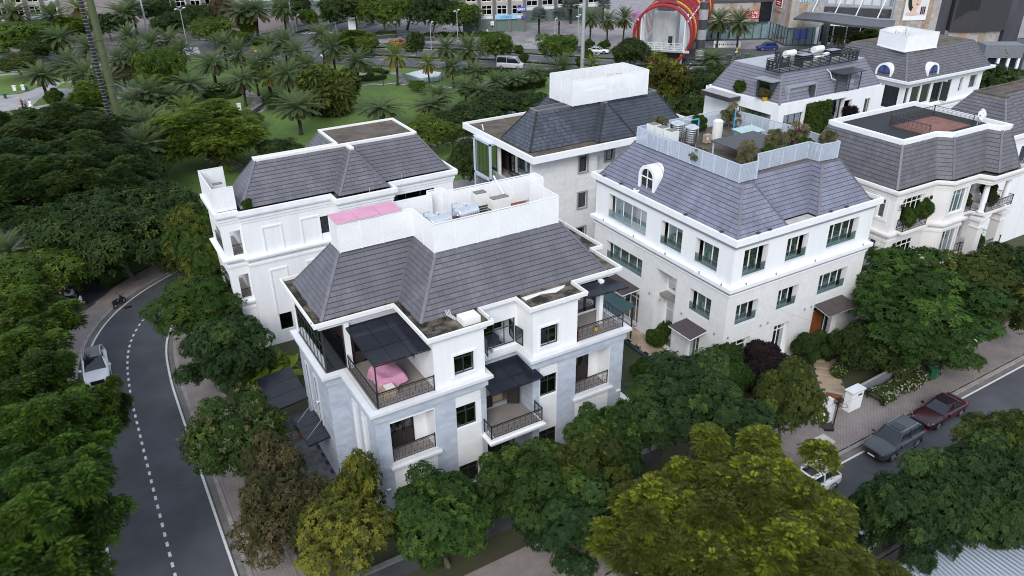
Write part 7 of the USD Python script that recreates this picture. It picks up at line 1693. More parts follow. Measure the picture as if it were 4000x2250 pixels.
k = thing('yellow_pot', 'yellow pot under the brown shrub in the modern villa roof recess', 'pot', loc=(71.05, 62.5, 12.75)); MB().lathe((0, 0, 0), [(0.2, 0), (0.3, 0.1), (0.33, 0.6), (0.26, 0.62), (0.25, 0.4)], 16).build('vessel', M['yellow_pot'], k); MB().lathe((0, 0, 0.45), [(0.26, 0), (0.01, 0.02)], 12).build('earth', M['soil'], k)
# green wall on the modern villa, vines of big leaves over a panel
def green_wall(name, label, f, u0, u1, z0, z1, n, seed, m='leaf_hedge', depth=0.5):
 rg = np.random.default_rng(seed); t = thing(name, label, 'climbing plant')
 u, z = rg.uniform(u0, u1, n), rg.uniform(z0, z1, n); o = rg.uniform(0.05, 1, n) * depth * (0.5 + 0.5 * np.sin(u * 2.1 + 1) * np.cos(z * 1.3)) + 0.08
 P = np.array([f.pt(a, b, c) for a, b, c in zip(u, z, o)]); N = np.tile([*f.n, 0.3], (n, 1)) + rg.normal(0, 0.5, (n, 3)); N /= np.linalg.norm(N, axis=1, keepdims=True)
 v, ff, tt = rosettes(rg, P, N, np.clip(rg.normal(0.4, 0.2, n), 0, 1), 5, 0.26, 0.13); obj('foliage', (v, ff), M[m], t, tint=tt)
 f.box(MB(), u0, u1, z0, z1, 0.005, 0.07).build('trellis', M['soil'], t)
green_wall('green_wall', 'leafy green wall strip on the modern white villa', G4[0], 4.6, 9.0, 4.0, 12.4, 2600, 5)
green_wall('climbing_plant', 'narrow climber below the red-leaved plant on the modern villa', G4[0], 11.3, 12.9, 5.0, 9.3, 500, 6)
# hedges: long masses of leaves
def hedge(name, label, line, w, h, m, seed, dens=55, L=0.16, kind=None, flowers=0, z0=0.05):
 rg = np.random.default_rng(seed); ln = spline(line, 0.5); c_ = np.r_[0, np.cumsum(np.linalg.norm(np.diff(ln, axis=0), axis=1))]; n = int(c_[-1] * (w + 2 * h) * dens)
 s = rg.uniform(0, c_[-1], n); x, y = np.interp(s, c_, ln[:, 0]), np.interp(s, c_, ln[:, 1]); x2, y2 = np.interp(s + 0.2, c_, ln[:, 0]), np.interp(s + 0.2, c_, ln[:, 1])
 d = np.c_[x2 - x, y2 - y]; d /= np.linalg.norm(d, axis=1, keepdims=True) + 1e-9; nn = np.c_[-d[:, 1], d[:, 0]]
 a = rg.uniform(0, math.pi, n); ca = np.sign(np.cos(a)) * np.abs(np.cos(a)) ** 0.4; sa = np.abs(np.sin(a)) ** 0.4; j = rg.uniform(0.85, 1.08, n) * (1 + 0.12 * np.sin(s * 1.7 + seed))
 P = np.c_[x + nn[:, 0] * ca * w / 2 * j, y + nn[:, 1] * ca * w / 2 * j, z0 + h * sa * j]; N = np.c_[nn * np.cos(a)[:, None], np.sin(a)]
 t = thing(name, label, 'hedge'); v, f, tt = rosettes(rg, P, N, np.clip(rg.normal(0.42, 0.18, n), 0, 1), 5, L, L * 0.5); obj('foliage', (v, f), M[m], t, tint=tt)
 strip(MB(), ln, -w * 0.4, w * 0.4, z0, z0 + h * 0.72).build('stems', M['soil'], t)
 if flowers:
  q = rg.choice(n, flowers); v, f, tt = rosettes(rg, P[q] + N[q] * 0.06, N[q], rg.uniform(0, 1, flowers), 5, 0.09, 0.08); obj('flowers', (v, f), M['petal_white'], t, tint=tt)
 return t
hedge('flower_hedge', 'low white-flowered hedge along the right pavement beside the gate', [(48.3, 27.6), (51, 27.7), (54, 27.8), (56, 28.0)], 1.5, 0.75, 'leaf_hedge', 1, 70, flowers=420)
ring = [(56.3 + 4.4 * math.cos(a) - 0.8 * math.sin(a), 157.2 + 5.2 * math.sin(a)) for a in np.linspace(-0.3, 5.2, 16)]
hedge('ring_hedge', 'outer ring-shaped hedge round the small paved circle in the park', ring, 1.1, 0.7, 'leaf_hedge', 2, 22, 0.3)
hedge('ring_hedge', 'inner ring-shaped hedge round the small paved circle in the park', [(55.6 + 2.3 * math.cos(a), 157.4 + 2.7 * math.sin(a)) for a in np.linspace(2.6, 6.6, 10)], 0.8, 0.6, 'leaf_hedge', 3, 26, 0.3)
struct('paved_circle', MB().poly([(55.7 + 2.0 * math.cos(a), 158.2 + 2.6 * math.sin(a)) for a in np.linspace(0, 6.28, 24)], 0.03), M['plaza_pale'])
oval = [(27.4 + 3.4 * math.cos(a), 158.5 + 5.6 * math.sin(a)) for a in np.linspace(-2.9, 1.2, 14)]
hedge('oval_hedge', 'curved clipped hedge round the oval bed in the park', oval, 0.9, 0.7, 'leaf_hedge', 4, 24, 0.3); hedge('oval_hedge', 'short inner hedge of the oval bed in the park', [(24.5, 157), (26.5, 155.6), (28.5, 157)], 0.8, 0.6, 'leaf_hedge', 5, 24, 0.3)
for i, (l, ln) in enumerate((('clipped hedge along the boulevard kerb in front of the silver van', [(75, 148.2), (79.5, 144.2), (83, 141.2)]), ('clipped hedge along the boulevard kerb right of the silver van', [(85, 139), (88.5, 135.8), (91, 133.4)]), ('long hedge before the blue-signed shops, left part', [(85.6, 190.5), (90.5, 189.3), (95, 186.2)]), ('long hedge before the blue-signed shops, right part', [(95.4, 186), (99.5, 183.6), (102, 182)]), ('dark hedge behind the silvery hedge near the red tower', [(106, 108), (112, 110), (118, 112.5), (124, 112)]), ('hedge at the lower edge of the loop path', [(73, 131.5), (77.5, 129.5), (83, 129)]), ('planted bed below the dark stone wall on the plaza', [(74, 197.2), (77, 196.8), (80, 195.6)]))):
 hedge('boulevard_hedge', l, ln, 1.6 if i < 5 else 2.2, 1.0 if i < 4 else 1.4, 'leaf_hedge', 10 + i, 18, 0.34)
# grass tufts on the nearer lawn edges are one uncountable mass
rg = np.random.default_rng(77); n = 9000; x = rg.uniform(-6, 110, n); y = rg.uniform(88, 150, n)
inside = contains_xy(Polygon([(6, 90), (100, 92), (108, 108), (88, 128), (70, 145), (50, 158), (30, 165), (8, 150)]), x, y)
P = np.c_[x, y, np.full(n, 0.0)][inside]
v, f, tt = rosettes(rg, P, np.tile([0, 0, 1.0], (len(P), 1)), rg.uniform(0.3, 0.9, len(P)), 5, 0.14, 0.04, elev=(0.6, 1.4)); obj('grass', (v, f), M['leaf_park'], None, tint=tt, label='short grass of the park lawn', cat='grass', kind='stuff')
# ================================================================ the shopping centre, upper right
ml = thing('shopping_centre', 'shopping centre clad in pale and tan stone with glazed shop fronts', 'building')
def stone_face(f, z0, z1, u0=0.0, u1=None, holes=(), size=(0.95, 0.75)):
 u1 = f.L if u1 is None else u1
 wall(ml, f, z0, z1, M['mall_stone'], t=0.4, u0=u0, u1=u1)
 nc = max(1, round((u1 - u0) / size[0])); nr = max(1, round((z1 - z0) / size[1])); w, h = (u1 - u0) / nc, (z1 - z0) / nr
 for i in range(nc):
  for j in range(nr):
   f.box(MB(), u0 + i * w + 0.012, u0 + (i + 1) * w - 0.012, z0 + j * h + 0.012, z0 + (j + 1) * h - 0.012, 0, 0.03).build('stone_panel', M['mall_tan' if (i // 2) % 3 == 1 else 'mall_stone'], ml)
def shop_front(f, z0, z1, n, back='shop_light'):
 for i in range(n + 1):
  f.box(MB(), f.L * i / n - 0.09, f.L * i / n + 0.09, z0, z1, -0.12, 0.02).build('mullion', M['mall_dark'], ml)
 for i in range(n):
  f.box(MB(), f.L * i / n + 0.1, f.L * (i + 1) / n - 0.1, z0 + 0.3, z1, -0.1, -0.08).build('shop_pane', M['pane_pale'], ml)
 f.box(MB(), 0.05, f.L - 0.05, z0, z1, -1.6, -1.4).build('shop_wall', M[back], ml); f.box(MB(), 0, f.L, z0 - 0.05, z0 + 0.3, -0.2, 0.1).build('plinth', M['mall_dark'], ml)
fA_, fB_, fC_ = Face((140, 147.7), (157, 139.7)), Face((157, 139.7), (153.5, 131.0)), Face((153.5, 131.0), (160.6, 127.6))
for f, a, b, n in ((fA_, 4.3, 9.0, 9), (fB_, 4.3, 14.0, 6), (fC_, 4.3, 14.0, 5)):
 stone_face(f, a, b, u0=0.05, u1=f.L - (3.2 if f is fA_ else 0.05)); shop_front(f, 0.05, 4.3, n)
fA_.box(MB(), fA_.L - 3.1, fA_.L, 4.3, 11, -1.2, -0.3).build('glazed_recess', M['black_glass'], ml); fA_.box(MB(), 0, fA_.L, 9.0, 9.5, -6, 0.2).build('roof_edge', M['mall_dark'], ml)
fA_.box(MB(), 0, fA_.L, 9.5, 13.5, -7, -6).build('upper_wall', M['mall_dark'], ml)
for f, us, h in ((fA_, (4.2, 6.0, 8.8), 1.5), (fB_, (1.2, 2.9, 5.4, 7.6), 1.6)):
 for u in us:
  o = MB().lathe((0, 0, 0), [(0.05, 0), (0.16, 0.5), (0.24, 0.9), (0.2, 1.35), (0.06, 1.45)], 8); v, t_ = o.get(); p = f.pt(u, 0.5, -0.7); obj('mannequin', (v + p, t_), M['cloth_dark'], ml)
fC_.box(MB(), 1.9, 5.2, 1.6, 3.7, -0.06, -0.04).build('shop_poster', M['sign_blue'], ml); fC_.box(MB(), 7.0, 7.7, 0.1, 4.3, -0.3, 0.05).build('column', M['sign_white'], ml)
# entrance under the curved canopy
fE = Face((164.6, 130.6), (173.2, 118.3))
fE.box(MB(), 0, fE.L, 0.1, 4.0, -3.0, -2.8).build('lobby_wall', M['mall_tan'], ml)
for i in range(6):
 fE.box(MB(), fE.L * i / 5 - 0.12, fE.L * i / 5 + 0.12, 0.1, 4.0, -0.2, 0.0).build('mullion', M['grey_metal'], ml)
for i in range(5):
 fE.box(MB(), fE.L * i / 5 + 0.13, fE.L * (i + 1) / 5 - 0.13, 0.1, 4.0, -0.12, -0.1).build('entrance_pane', M['pane_dark'], ml)
fE.box(MB(), 0, fE.L, 5.7, 8.2, -2.0, -0.5).build('upper_wall', M['mall_dark'], ml); fE.box(MB(), 0.3, fE.L, 8.8, 14, -2.5, -2.3).build('upper_glass', M['shop_light'], ml)
for i in range(8):
 fE.box(MB(), 0.3 + i * 2.0, 0.5 + i * 2.0, 8.8, 14, -2.3, -2.1).build('mullion', M['grey_metal'], ml)
arc_ = spline([(154.2, 127.6), (156.5, 123.0), (157.6, 118), (157.8, 113), (160.6, 108.4)], 0.8); k = MB(); strip(k, arc_, -10, 0, 7.8, 8.25); k.build('canopy', M['mall_dark'], ml); strip(MB(), arc_, 0.0, 0.25, 7.3, 8.5).build('canopy_fascia', M['grey_metal'], ml)
for t_ in (0.1, 0.35, 0.6, 0.85):
 p = arc_[int(t_ * (len(arc_) - 1))]; k = MB().tube([(p[0], p[1], 8.4), (p[0] + 7, p[1] + 3, 14)], 0.12, 6); k.build('canopy_stay', M['curtain_white'], ml)
for x, y in ((162.2, 127.0), (168.5, 117.5)):
 MB().box(x - 0.5, x + 0.5, y - 0.5, y + 0.5, 0.1, 7.8).build('column', M['mall_dark'], ml)
fK = Face((171.5, 116.6), (181.5, 111.8)); stone_face(fK, 0, 15)
k = MB().prism([(181.6, 112.0), (184.0, 110.8), (187.0, 114), (184, 118)], 0, 15); k.build('glass_strip', M['mall_dark'], ml)
MB().prism([(183.6, 109.6), (187.6, 106.0), (195.5, 103.4), (200, 112), (188, 116)], 3.6, 16).build('mesh_box', M['mall_mesh'], ml)
fL1, fL2 = Face((184.2, 110.0), (188.0, 106.6)), Face((188.0, 106.6), (195.4, 104.2)); stone_face(fL1, 1.0, 3.6); stone_face(fL2, 1.0, 3.6)
k = MB()
for i in range(14):
 k.box(183.9 + 0.25 * i, 184.0 + 0.25 * i, 109.0 - 0.24 * i, 109.1 - 0.24 * i, 6.2 + 0.28 * min(i, 8), 12)
k.build('balcony_bars', M['dark_frame'], ml)
MB().prism([(195.5, 103.4), (199, 101.8), (206, 108), (200, 112)], 0, 16).build('glass_strip', M['mall_dark'], ml)
# signs: each a thing on the wall
def sign(name, label, f, u0, u1, z0, z1, m, texts=(), out=0.06, cat='sign', th=0.12):
 t = thing(name, label, cat); f.box(MB(), u0, u1, z0, z1, out, out + th).build('board', M[m], t)
 for txt, u, z, h, tm, bold in texts:
  v, tri, _ = meshkit.arrays(meshkit.text_mesh(txt, h, 0.04, bold)); w = v[:, 0].max()
  xy = f.p + (v[:, :1] + u) * f.d + f.n * (out + th + v[:, 2:3]); obj('lettering', (np.c_[xy, z + v[:, 1]], tri), M[tm], t)
 return t
uA = lambda x: (x - 140) / fA_.d[0]
sign('wall_sign', 'square red shop sign with white letters in two rows', fA_, uA(152.1), uA(154.0), 5.15, 7.05, 'sign_red', [('UNI', 13.62, 6.2, 0.62, 'sign_white', True), ('QLO', 13.57, 5.35, 0.62, 'sign_white', True)])
t_ = sign('wall_sign', 'square red shop sign with white strokes, left of the lettered one', fA_, uA(150.0), uA(151.8), 5.15, 7.05, 'sign_red')
for a, b, c, d in ((0.25, 0.75, 6.55, 6.67), (0.6, 0.75, 6.2, 6.67), (0.15, 0.85, 6.12, 6.24), (1.1, 1.8, 6.55, 6.67), (1.05, 1.85, 6.12, 6.24), (0.2, 0.32, 5.35, 5.85), (0.2, 0.8, 5.75, 5.87), (0.68, 0.8, 5.35, 5.87), (1.1, 1.75, 5.75, 5.87), (1.1, 1.22, 5.35, 5.87), (1.63, 1.75, 5.35, 5.87), (1.1, 1.75, 5.35, 5.47)):
 fA_.box(MB(), uA(150.0) + a, uA(150.0) + b, c, d, 0.18, 0.21).build('stroke', M['sign_white'], t_)
t_ = sign('wall_poster', 'dark red poster in a pale frame on the striped stone corner', fB_, 1.4, 4.9, 8.2, 10.9, 'sign_white'); fB_.box(MB(), 1.55, 4.75, 8.35, 10.75, 0.18, 0.2).build('print', M['sign_dkred'], t_)
for i, (a, b, z) in enumerate(((2.6, 3.7, 9.9), (2.0, 4.3, 9.3), (2.3, 4.0, 8.85))):
 fB_.box(MB(), a, b, z, z + 0.16, 0.2, 0.21).build('print_line', M['sign_white'], t_)
t_ = thing('wall_lettering', 'small brown round logo and script lettering on the stone corner', 'sign'); p = fB_
k = MB(); a = np.linspace(0, 2 * math.pi, 20); k.tube([p.pt(1.6 + 0.38 * math.cos(x), 7.2 + 0.38 * math.sin(x), 0.08) for x in a], 0.07, 5, cap=False); k.build('ring_logo', M['text_brown'], t_)
k = MB()
for i in range(11):
 u = 2.3 + i * 0.27; p.box(k, u, u + 0.17, 6.95, 7.15 + 0.16 * (i % 3 == 0), 0.03, 0.08)
k.build('lettering', M['text_brown'], t_, kind='stuff')
t_ = thing('wall_lettering', 'bold pale blue letters cut by the top edge, on the striped stone face', 'sign')
v, tri, _ = meshkit.arrays(meshkit.text_mesh('IMAX', 1.5, 0.1, True)); xy = fC_.p + (v[:, :1] + 1.4) * fC_.d + fC_.n * (0.05 + v[:, 2:3]); obj('lettering', (np.c_[xy, 10.15 + v[:, 1]], tri), M['sign_cyan'], t_)
sign('entrance_sign', 'long white entrance sign with dark red capitals under the curved canopy', fE, 1.6, 13.2, 4.0, 5.65, 'sign_white', [('VINCOM CENTER', 2.5, 4.4, 0.95, 'sign_dkred', False)])
# plain portrait advertisement
t_ = sign('billboard', 'tall billboard with a woman\'s face and lipsticks on the stone wall', fK, 2.4, 8.0, 6.2, 14.0, 'sign_white', cat='billboard')
def disc(f, u, z, ru, rz_, o, m, nm, a0=0, a1=2 * math.pi):
 a = np.linspace(a0, a1, 28); q = [(u + ru * math.cos(x), z + rz_ * math.sin(x)) for x in a]; k = CrossSection([q], FillRule.NonZero).extrude(0.02).to_mesh(); v = k.vert_properties[:, :3]; obj(nm, (np.c_[f.p + v[:, :1] * f.d + f.n * (o + v[:, 2:3]), v[:, 1]], k.tri_verts), M[m], t_)
fK.box(MB(), 2.55, 7.85, 7.2, 13.8, 0.18, 0.19).build('print', M['curtain_white'], t_); disc(fK, 4.3, 11.0, 1.45, 2.9, 0.19, 'hair', 'hair'); disc(fK, 4.9, 10.7, 1.15, 1.9, 0.215, 'poster_skin', 'face'); disc(fK, 4.7, 8.2, 0.6, 1.0, 0.2, 'poster_skin', 'neck')
for u, z, a, b, m in ((4.5, 11.2, 0.2, 0.1, 'hair'), (5.5, 11.15, 0.2, 0.1, 'hair'), (5.2, 9.75, 0.32, 0.14, 'sign_dkred'), (5.15, 10.5, 0.1, 0.3, 'mall_tan'), (4.4, 7.7, 1.5, 0.4, 'poster_skin')):
 disc(fK, u, z, a, b, 0.24, m, 'feature')
for i, m in enumerate(('hair', 'sign_dkred', 'hair')):
 fK.box(MB(), 6.3 + i * 0.4, 6.6 + i * 0.4, 7.5, 9.2, 0.24, 0.27).build('lipstick', M[m], t_)
# kiosks right of the dormer villa
t_ = thing('metal_kiosk', 'grey steel-fronted pavilion with a gold emblem at the right edge', 'building'); fk = Face((166.2, 90.6), (172.5, 86.2))
fk.box(MB(), 0, fk.L, 2.6, 5.2, -4, 0).build('fascia', M['pot_grey'], t_); fk.box(MB(), 0.4, fk.L - 0.4, 0, 2.6, -4, -0.6).build('wall', M['black_glass'], t_)
for u in (0.4, 3.0, 5.0, 7.0):
 fk.box(MB(), u, u + 0.5, 0, 2.6, -0.59, -0.1).build('column', M['sign_white'], t_)
k = MB(); k.tube([fk.pt(4.4 + 0.3 * math.sin(x * 2), 3.0 + x * 0.55, 0.06) for x in np.linspace(0, 3, 9)], 0.14, 6); k.build('emblem', M['mall_tan'], t_)
t_ = thing('rust_kiosk', 'second steel pavilion with striped gold lights at the right edge', 'building'); fk = Face((173.0, 86.0), (182, 81.5)); fk.box(MB(), 0, fk.L, 0, 4.4, -5, 0).build('wall', M['pot_grey'], t_)
for i in range(6):
 fk.box(MB(), 0.3 + 0.6 * i, 0.6 + 0.6 * i, 3.0, 3.7, 0.0, 0.1).build('light_strip', M['mall_tan'], t_)
# ================================================================ apartment blocks at the top
def apartment(name, label, f, floors_, bay, z0s):
 t = thing(name, label, 'building')
 n = max(1, round(f.L / bay)); w = f.L / n; H = 4.0 + floors_ * 3.3
 wall(t, f, 0, H, M['apt_beige'], [(w * i + 0.7, w * (i + 1) - 0.7, 4.6 + 3.3 * j, 6.9 + 3.3 * j) for i in range(n) for j in range(floors_)], t=0.4)
 for i in range(n + 1):
  f.box(MB(), w * i - 0.4, w * i + 0.4, 0, H, 0.0, 0.5).build('pier', M['apt_grey'], t)
 for i in range(n):
  for j in range(floors_):
   window(t, f, w * i + 0.7, w * (i + 1) - 0.7, 4.6 + 3.3 * j, 6.9 + 3.3 * j, 2, 6.0 + 3.3 * j, 'white_metal', 'pane_dark', recess=0.1, fw=0.12)
  f.box(MB(), w * i + 0.45, w * (i + 1) - 0.45, 0.1, 3.4, 0.01, 0.05).build('shop_glass', M['pane_pale'], t)
  f.box(MB(), w * i + 0.42, w * (i + 1) - 0.42, 3.5, 4.3, 0.02, 0.12).build('band', M['curtain_white'], t)
 return t
fP = Face((97.6, 190.9), (112.2, 183.9)); apartment('apartment_building', 'beige and grey apartment block with cafe signs at street level', fP, 2, 4.05, 0)
apartment('apartment_building', 'long grey apartment wing beside the patterned plaza', Face((114.6, 196.8), (142.0, 190.0)), 2, 4.4, 0)
fQ = Face((31.0, 253.8), (47.0, 252.2)); apartment('apartment_building', 'apartment block with white window frames at the top left', fQ, 2, 4.0, 0); apartment('apartment_building', 'low grey block glimpsed behind the top left palms', Face((-14, 262), (6, 259)), 2, 4.0, 0); apartment('apartment_building', 'pale block glimpsed behind the plaza trees, top centre', Face((58, 262), (86, 246)), 2, 4.2, 0)
sign('shop_sign', 'pale blue cafe sign with dark letters beside the glass door', fP, 8.2, 13.9, 3.45, 4.6, 'sign_cyan', [('U CAFE', 9.6, 3.7, 0.62, 'sign_blue', True)], out=0.6); t_ = sign('shop_sign', 'pale blue cafe sign half hidden behind the bright plaza tree', fP, 0.4, 3.6, 3.45, 4.6, 'sign_cyan', [('CAFE', 1.0, 3.7, 0.62, 'sign_white', True)], out=0.6)
sign('shop_sign', 'slanting purple-blue shop sign with white letters', fP, 13.95, 16.6, 5.3, 6.5, 'sign_blue', [('MART', 14.1, 5.6, 0.55, 'sign_white', True)], out=0.6); sign('hanging_sign', 'small square white sign with a blue disc, at the cafe corner', fP, 7.0, 7.9, 2.0, 3.0, 'sign_white', [('o', 7.2, 2.25, 0.55, 'text_blue', True)], out=0.7)
sign('hanging_sign', 'small purple blade sign below the slanting one', fP, 15.2, 16.4, 3.6, 4.2, 'sign_blue', out=0.7)
tw = thing('skylight', 'glass-railed white skylight box at the park edge', 'skylight'); MB().prism([(62.6, 150.4), (67.4, 152.2), (69.6, 147.6), (67.4, 144.2), (63.6, 144.8)], 0.05, 0.9).build('cover', M['curtain_white'], tw)
for a, b in (((62.2, 150.6), (63.2, 144.2)), ((63.2, 144.2), (67.6, 143.8)), ((67.6, 143.8), (70.0, 147.6))):
 f = Face(a, b); n = round(f.L / 1.3)
 for i in range(n):
  f.box(MB(), f.L * i / n + 0.05, f.L * (i + 1) / n - 0.05, 0.1, 1.15, 0, 0.03).build('glass_rail', M['pane_pale'], tw)
  f.box(MB(), f.L * i / n - 0.03, f.L * i / n + 0.03, 0, 1.2, -0.03, 0.06).build('post', M['grey_metal'], tw)
# dark stone planter walls along the boulevard
for i, (a, b, l) in enumerate((((73, 196.6), (79.2, 194.4), 'black stone planter wall left of the steps'), ((83.5, 186.8), (86, 185.2), 'short black stone wall right of the steps'), ((107.6, 157.5), (114.5, 149.5), 'curved black planter wall with round bushes, before the three palms'), ((131.2, 127.8), (136.4, 126.4), 'dark planter box under the shop palms'), ((138.2, 139.4), (143.6, 136.0), 'white ramp wall with black chevrons, near the shop palms'))):
 f = Face(a, b); t_ = thing('planter_wall', l, 'wall'); z1 = 0.9 if i < 4 else 1.6
 f.box(MB(), 0, f.L, 0, z1, -0.35, 0).build('wall', M['stone_dark' if i < 4 else 'sign_white'], t_); f.box(MB(), -0.05, f.L + 0.05, z1, z1 + 0.08, -0.4, 0.05).build('coping', M['slate_light'], t_)
 if i == 4:
  for j in range(12):
   f.box(MB(), 0.2 + j * 0.5, 0.45 + j * 0.5, 0.55, 0.95, 0.005, 0.02).build('chevron', M['yellow_pot' if j % 2 else 'black_metal'], t_)
 if i == 2:
  for j in range(3):
   plant('bush', 'bush', ('first', 'second', 'third')[j] + ' round bush from the left behind the curved black planter wall', 'shrub', 109.2 + 2.6 * j, 157.2 - 2.9 * j, 1.0, 1.3, None, 0.2, 800 + j)
# ================================================================ the red ring tower
rt_ = thing('ring_tower', 'lift tower and footbridge inside a spiral tube of red and yellow rings', 'tower')
C0 = np.array([112.9, 129.2, 6.7]); ax = np.array([0.77, 0.635, 0.05]); ax /= np.linalg.norm(ax); sd = np.array([ax[1], -ax[0], 0]); sd /= np.linalg.norm(sd); uv_ = np.cross(sd, ax); uv_ = uv_ if uv_[2] > 0 else -uv_
def ring(c, r, th, m, nm='ring'):
 a = np.linspace(0, 2 * math.pi, 41); k = MB(); k.tube([c + sd * r * math.cos(x) + uv_ * r * math.sin(x) for x in a], th, 7, cap=False); k.build(nm, M[m], rt_)
for i in range(10):
 s = 4.0 * i
 ring(C0 + ax * s, 6.1, 0.30, 'ring_red'); ring(C0 + ax * (s + (0.9 if i == 0 else 1.9)), 6.1, 0.24, ('ring_red', 'ring_yellow', 'ring_red')[i % 3])
for a in (0.55, 2.6, -0.5, -2.64):
 p = C0 + sd * 6.1 * math.cos(a) + uv_ * 6.1 * math.sin(a); MB().tube([p - ax * 0.5, p + ax * 38], 0.17, 6).build('long_beam', M['curtain_white'], rt_)
for i in range(24):
 for s_ in (-1, 1):
  p = C0 + ax * (0.4 + i * 1.55) + sd * s_ * 4.6; MB().bar(p + uv_ * -3.4, p + uv_ * 3.9, 0.16 if i > 2 else 0.3).build('hanger', M['curtain_white'], rt_)
fd_ = C0 - uv_ * 3.3
MB().obox(fd_ - sd * 4.6 - ax * 0.3, sd * 9.2, ax * 38, uv_ * 0.35).build('deck', M['galv'], rt_)
MB().obox(fd_ - sd * 5.9 - ax * 0.3, sd * 11.8, ax * 0.4, uv_ * 0.4).build('end_beam', M['curtain_white'], rt_)
k = MB()
for z in (0.5, 1.0, 1.5):
 k.bar(fd_ - sd * 4.2 + uv_ * (0.3 + z), fd_ + sd * 4.2 + uv_ * (0.3 + z), 0.09)
 for s_ in (-1, 1):
  k.bar(fd_ + sd * s_ * 4.2 + uv_ * (0.3 + z), fd_ + sd * s_ * 4.2 + uv_ * (0.3 + z) + ax * 14, 0.08)
for i in range(7):
 q = fd_ + sd * (-4.2 + 1.4 * i); k.bar(q + uv_ * 0.3, q + uv_ * 1.85, 0.1)
 if i < 6:
  k.bar(q + uv_ * (0.3 if i % 2 else 1.8), q + sd * 1.4 + uv_ * (1.8 if i % 2 else 0.3), 0.07)
k.build('rail_frame', M['curtain_white'], rt_)
bx_ = fd_ + ax * 3.2 - sd * 2.6 + uv_ * 0.35
MB().obox(bx_, sd * 4.9, ax * 5, (0, 0, 7.2)).build('lift_shaft', M['concrete'], rt_); MB().obox(bx_ + sd * 0.6 + ax * 0.4 + [0, 0, 7.2], sd * 3.6, ax * 4, (0, 0, 6)).build('upper_shaft', M['mall_dark'], rt_)
for i in range(5):
 MB().obox(bx_ - ax * 0.02 + [0, 0, 1.4 * i + 0.05], sd * 4.9, ax * 0.015, (0, 0, 1.33)).build('concrete_panel', M['concrete'], rt_)
MB().obox(bx_ + sd * 3.4 - ax * 0.06 + [0, 0, 0.1], sd * 0.9, ax * 0.05, (0, 0, 2.1)).build('opening', M['hair'], rt_)
g0 = np.array([bx_[0], bx_[1], 0])
MB().obox(g0 + sd * 0.2, sd * 5.6, ax * 5, (0, 0, 3.0)).build('base', M['mall_dark'], rt_)
for i, (a, b) in enumerate(((4.2, 0.8), (-3.6, 0.8), (7.0, 9.5))):
 p = np.array([fd_[0], fd_[1], 0]) + sd * a + ax * b; k = MB().cyl(p, 0.28 if i < 2 else 0.95, 3.3 if i < 2 else 12, 14)
 k.build('column', M['galv'] if i < 2 else M['mall_dark'], rt_)
 if i == 2:
  for z in (0.0, 4.2, 8.4):
   MB().cyl(p + [0, 0, z], 1.0, 2.1, 14).build('pale_drum', M['concrete'], rt_)
k = MB(); p0 = np.array([fd_[0], fd_[1], 0]) - sd * 3.2 + ax * 1.6
for i in range(14):
 a = i * 0.5; k.obox(p0 + [0, 0, 0.23 * i], sd * 1.3 * math.cos(a) + ax * 1.3 * math.sin(a), sd * 0.4 * -math.sin(a) + ax * 0.4 * math.cos(a), (0, 0, 0.06))
k.tube([p0 + sd * 1.4 * math.cos(a) + ax * 1.4 * math.sin(a) + np.array([0, 0, 1.0 + 0.46 * a]) for a in np.linspace(0, 7, 26)], 0.07, 5)
k.build('spiral_stair', M['curtain_white'], rt_)
t_ = thing('party_tent', 'small purple pointed tent far behind the red ring tower', 'tent', loc=(153.0, 186.4, 0)); MB().lathe((0, 0, 0), [(0.75, 0), (0.8, 1.7), (0.05, 3.0)], 4).build('canvas', M['cloth_purple'], t_); MB().box(-1.9, -1.0, -0.3, 0.3, 0, 0.9).build('flap', M['cloth_magenta'], t_)
# ================================================================ masts, street lamps, signs
k = thing('green_mast', 'very tall green tapering mast with a black cable ladder, upper left', 'mast', loc=(5.9, 118.0, 0))
k_ = MB().tube([(0.3, 0, 0), (0.35, 0, 12), (0.55, 0, 26)], [0.55, 0.50, 0.44], 18); k_.build('shaft', M['mast_green'], k)
for z in range(0, 26, 6):
 MB().lathe((0.33 + z * 0.004, 0, z), [(0.52, 0), (0.57, 0.05), (0.57, 0.2), (0.5, 0.25)], 18).build('collar', M['mast_green'], k)
MB().obox((-0.98, -0.25, 0), (0.5, 0, 0), (0, 0.3, 0), (0.2, 0, 26)).build('cable_tray', M['black_metal'], k)
for i in range(56):
 z = 0.5 + i * 0.45; MB().tube([(-0.42 + z * 0.0077, -0.3, z), (-0.8 + z * 0.0077, -0.62, z), (-1.1 + z * 0.0077, -0.28, z)], 0.022, 4).build('hoop', M['grey_metal'], k)
k = thing('tall_pole', 'thick grey steel pole rising past the top edge beside the boulevard', 'pole', loc=(97.2, 135.9, 0)); MB().tube([(0, 0, 0), (0, 0, 16)], [0.42, 0.30], 14).build('shaft', M['galv'], k); MB().cyl((0, 0, 0), 0.7, 0.25, 14).build('base', M['concrete'], k)
for i, (x, y, l) in enumerate(((24.6, 235.1, 'tall tapering grey pole behind the palms, upper left'), (59.3, 218.7, 'thin grey pole beside the two road signs'))):
 k = thing('tall_pole', l, 'pole', loc=(x, y, 0)); MB().tube([(0, 0, 0), (0, 0, 12)], [0.3 - 0.12 * i, 0.2 - 0.08 * i], 10).build('shaft', M['galv'], k); MB().cyl((0, 0, 0), 0.5 - 0.2 * i, 0.2, 10).build('base', M['concrete'], k)
lp = None
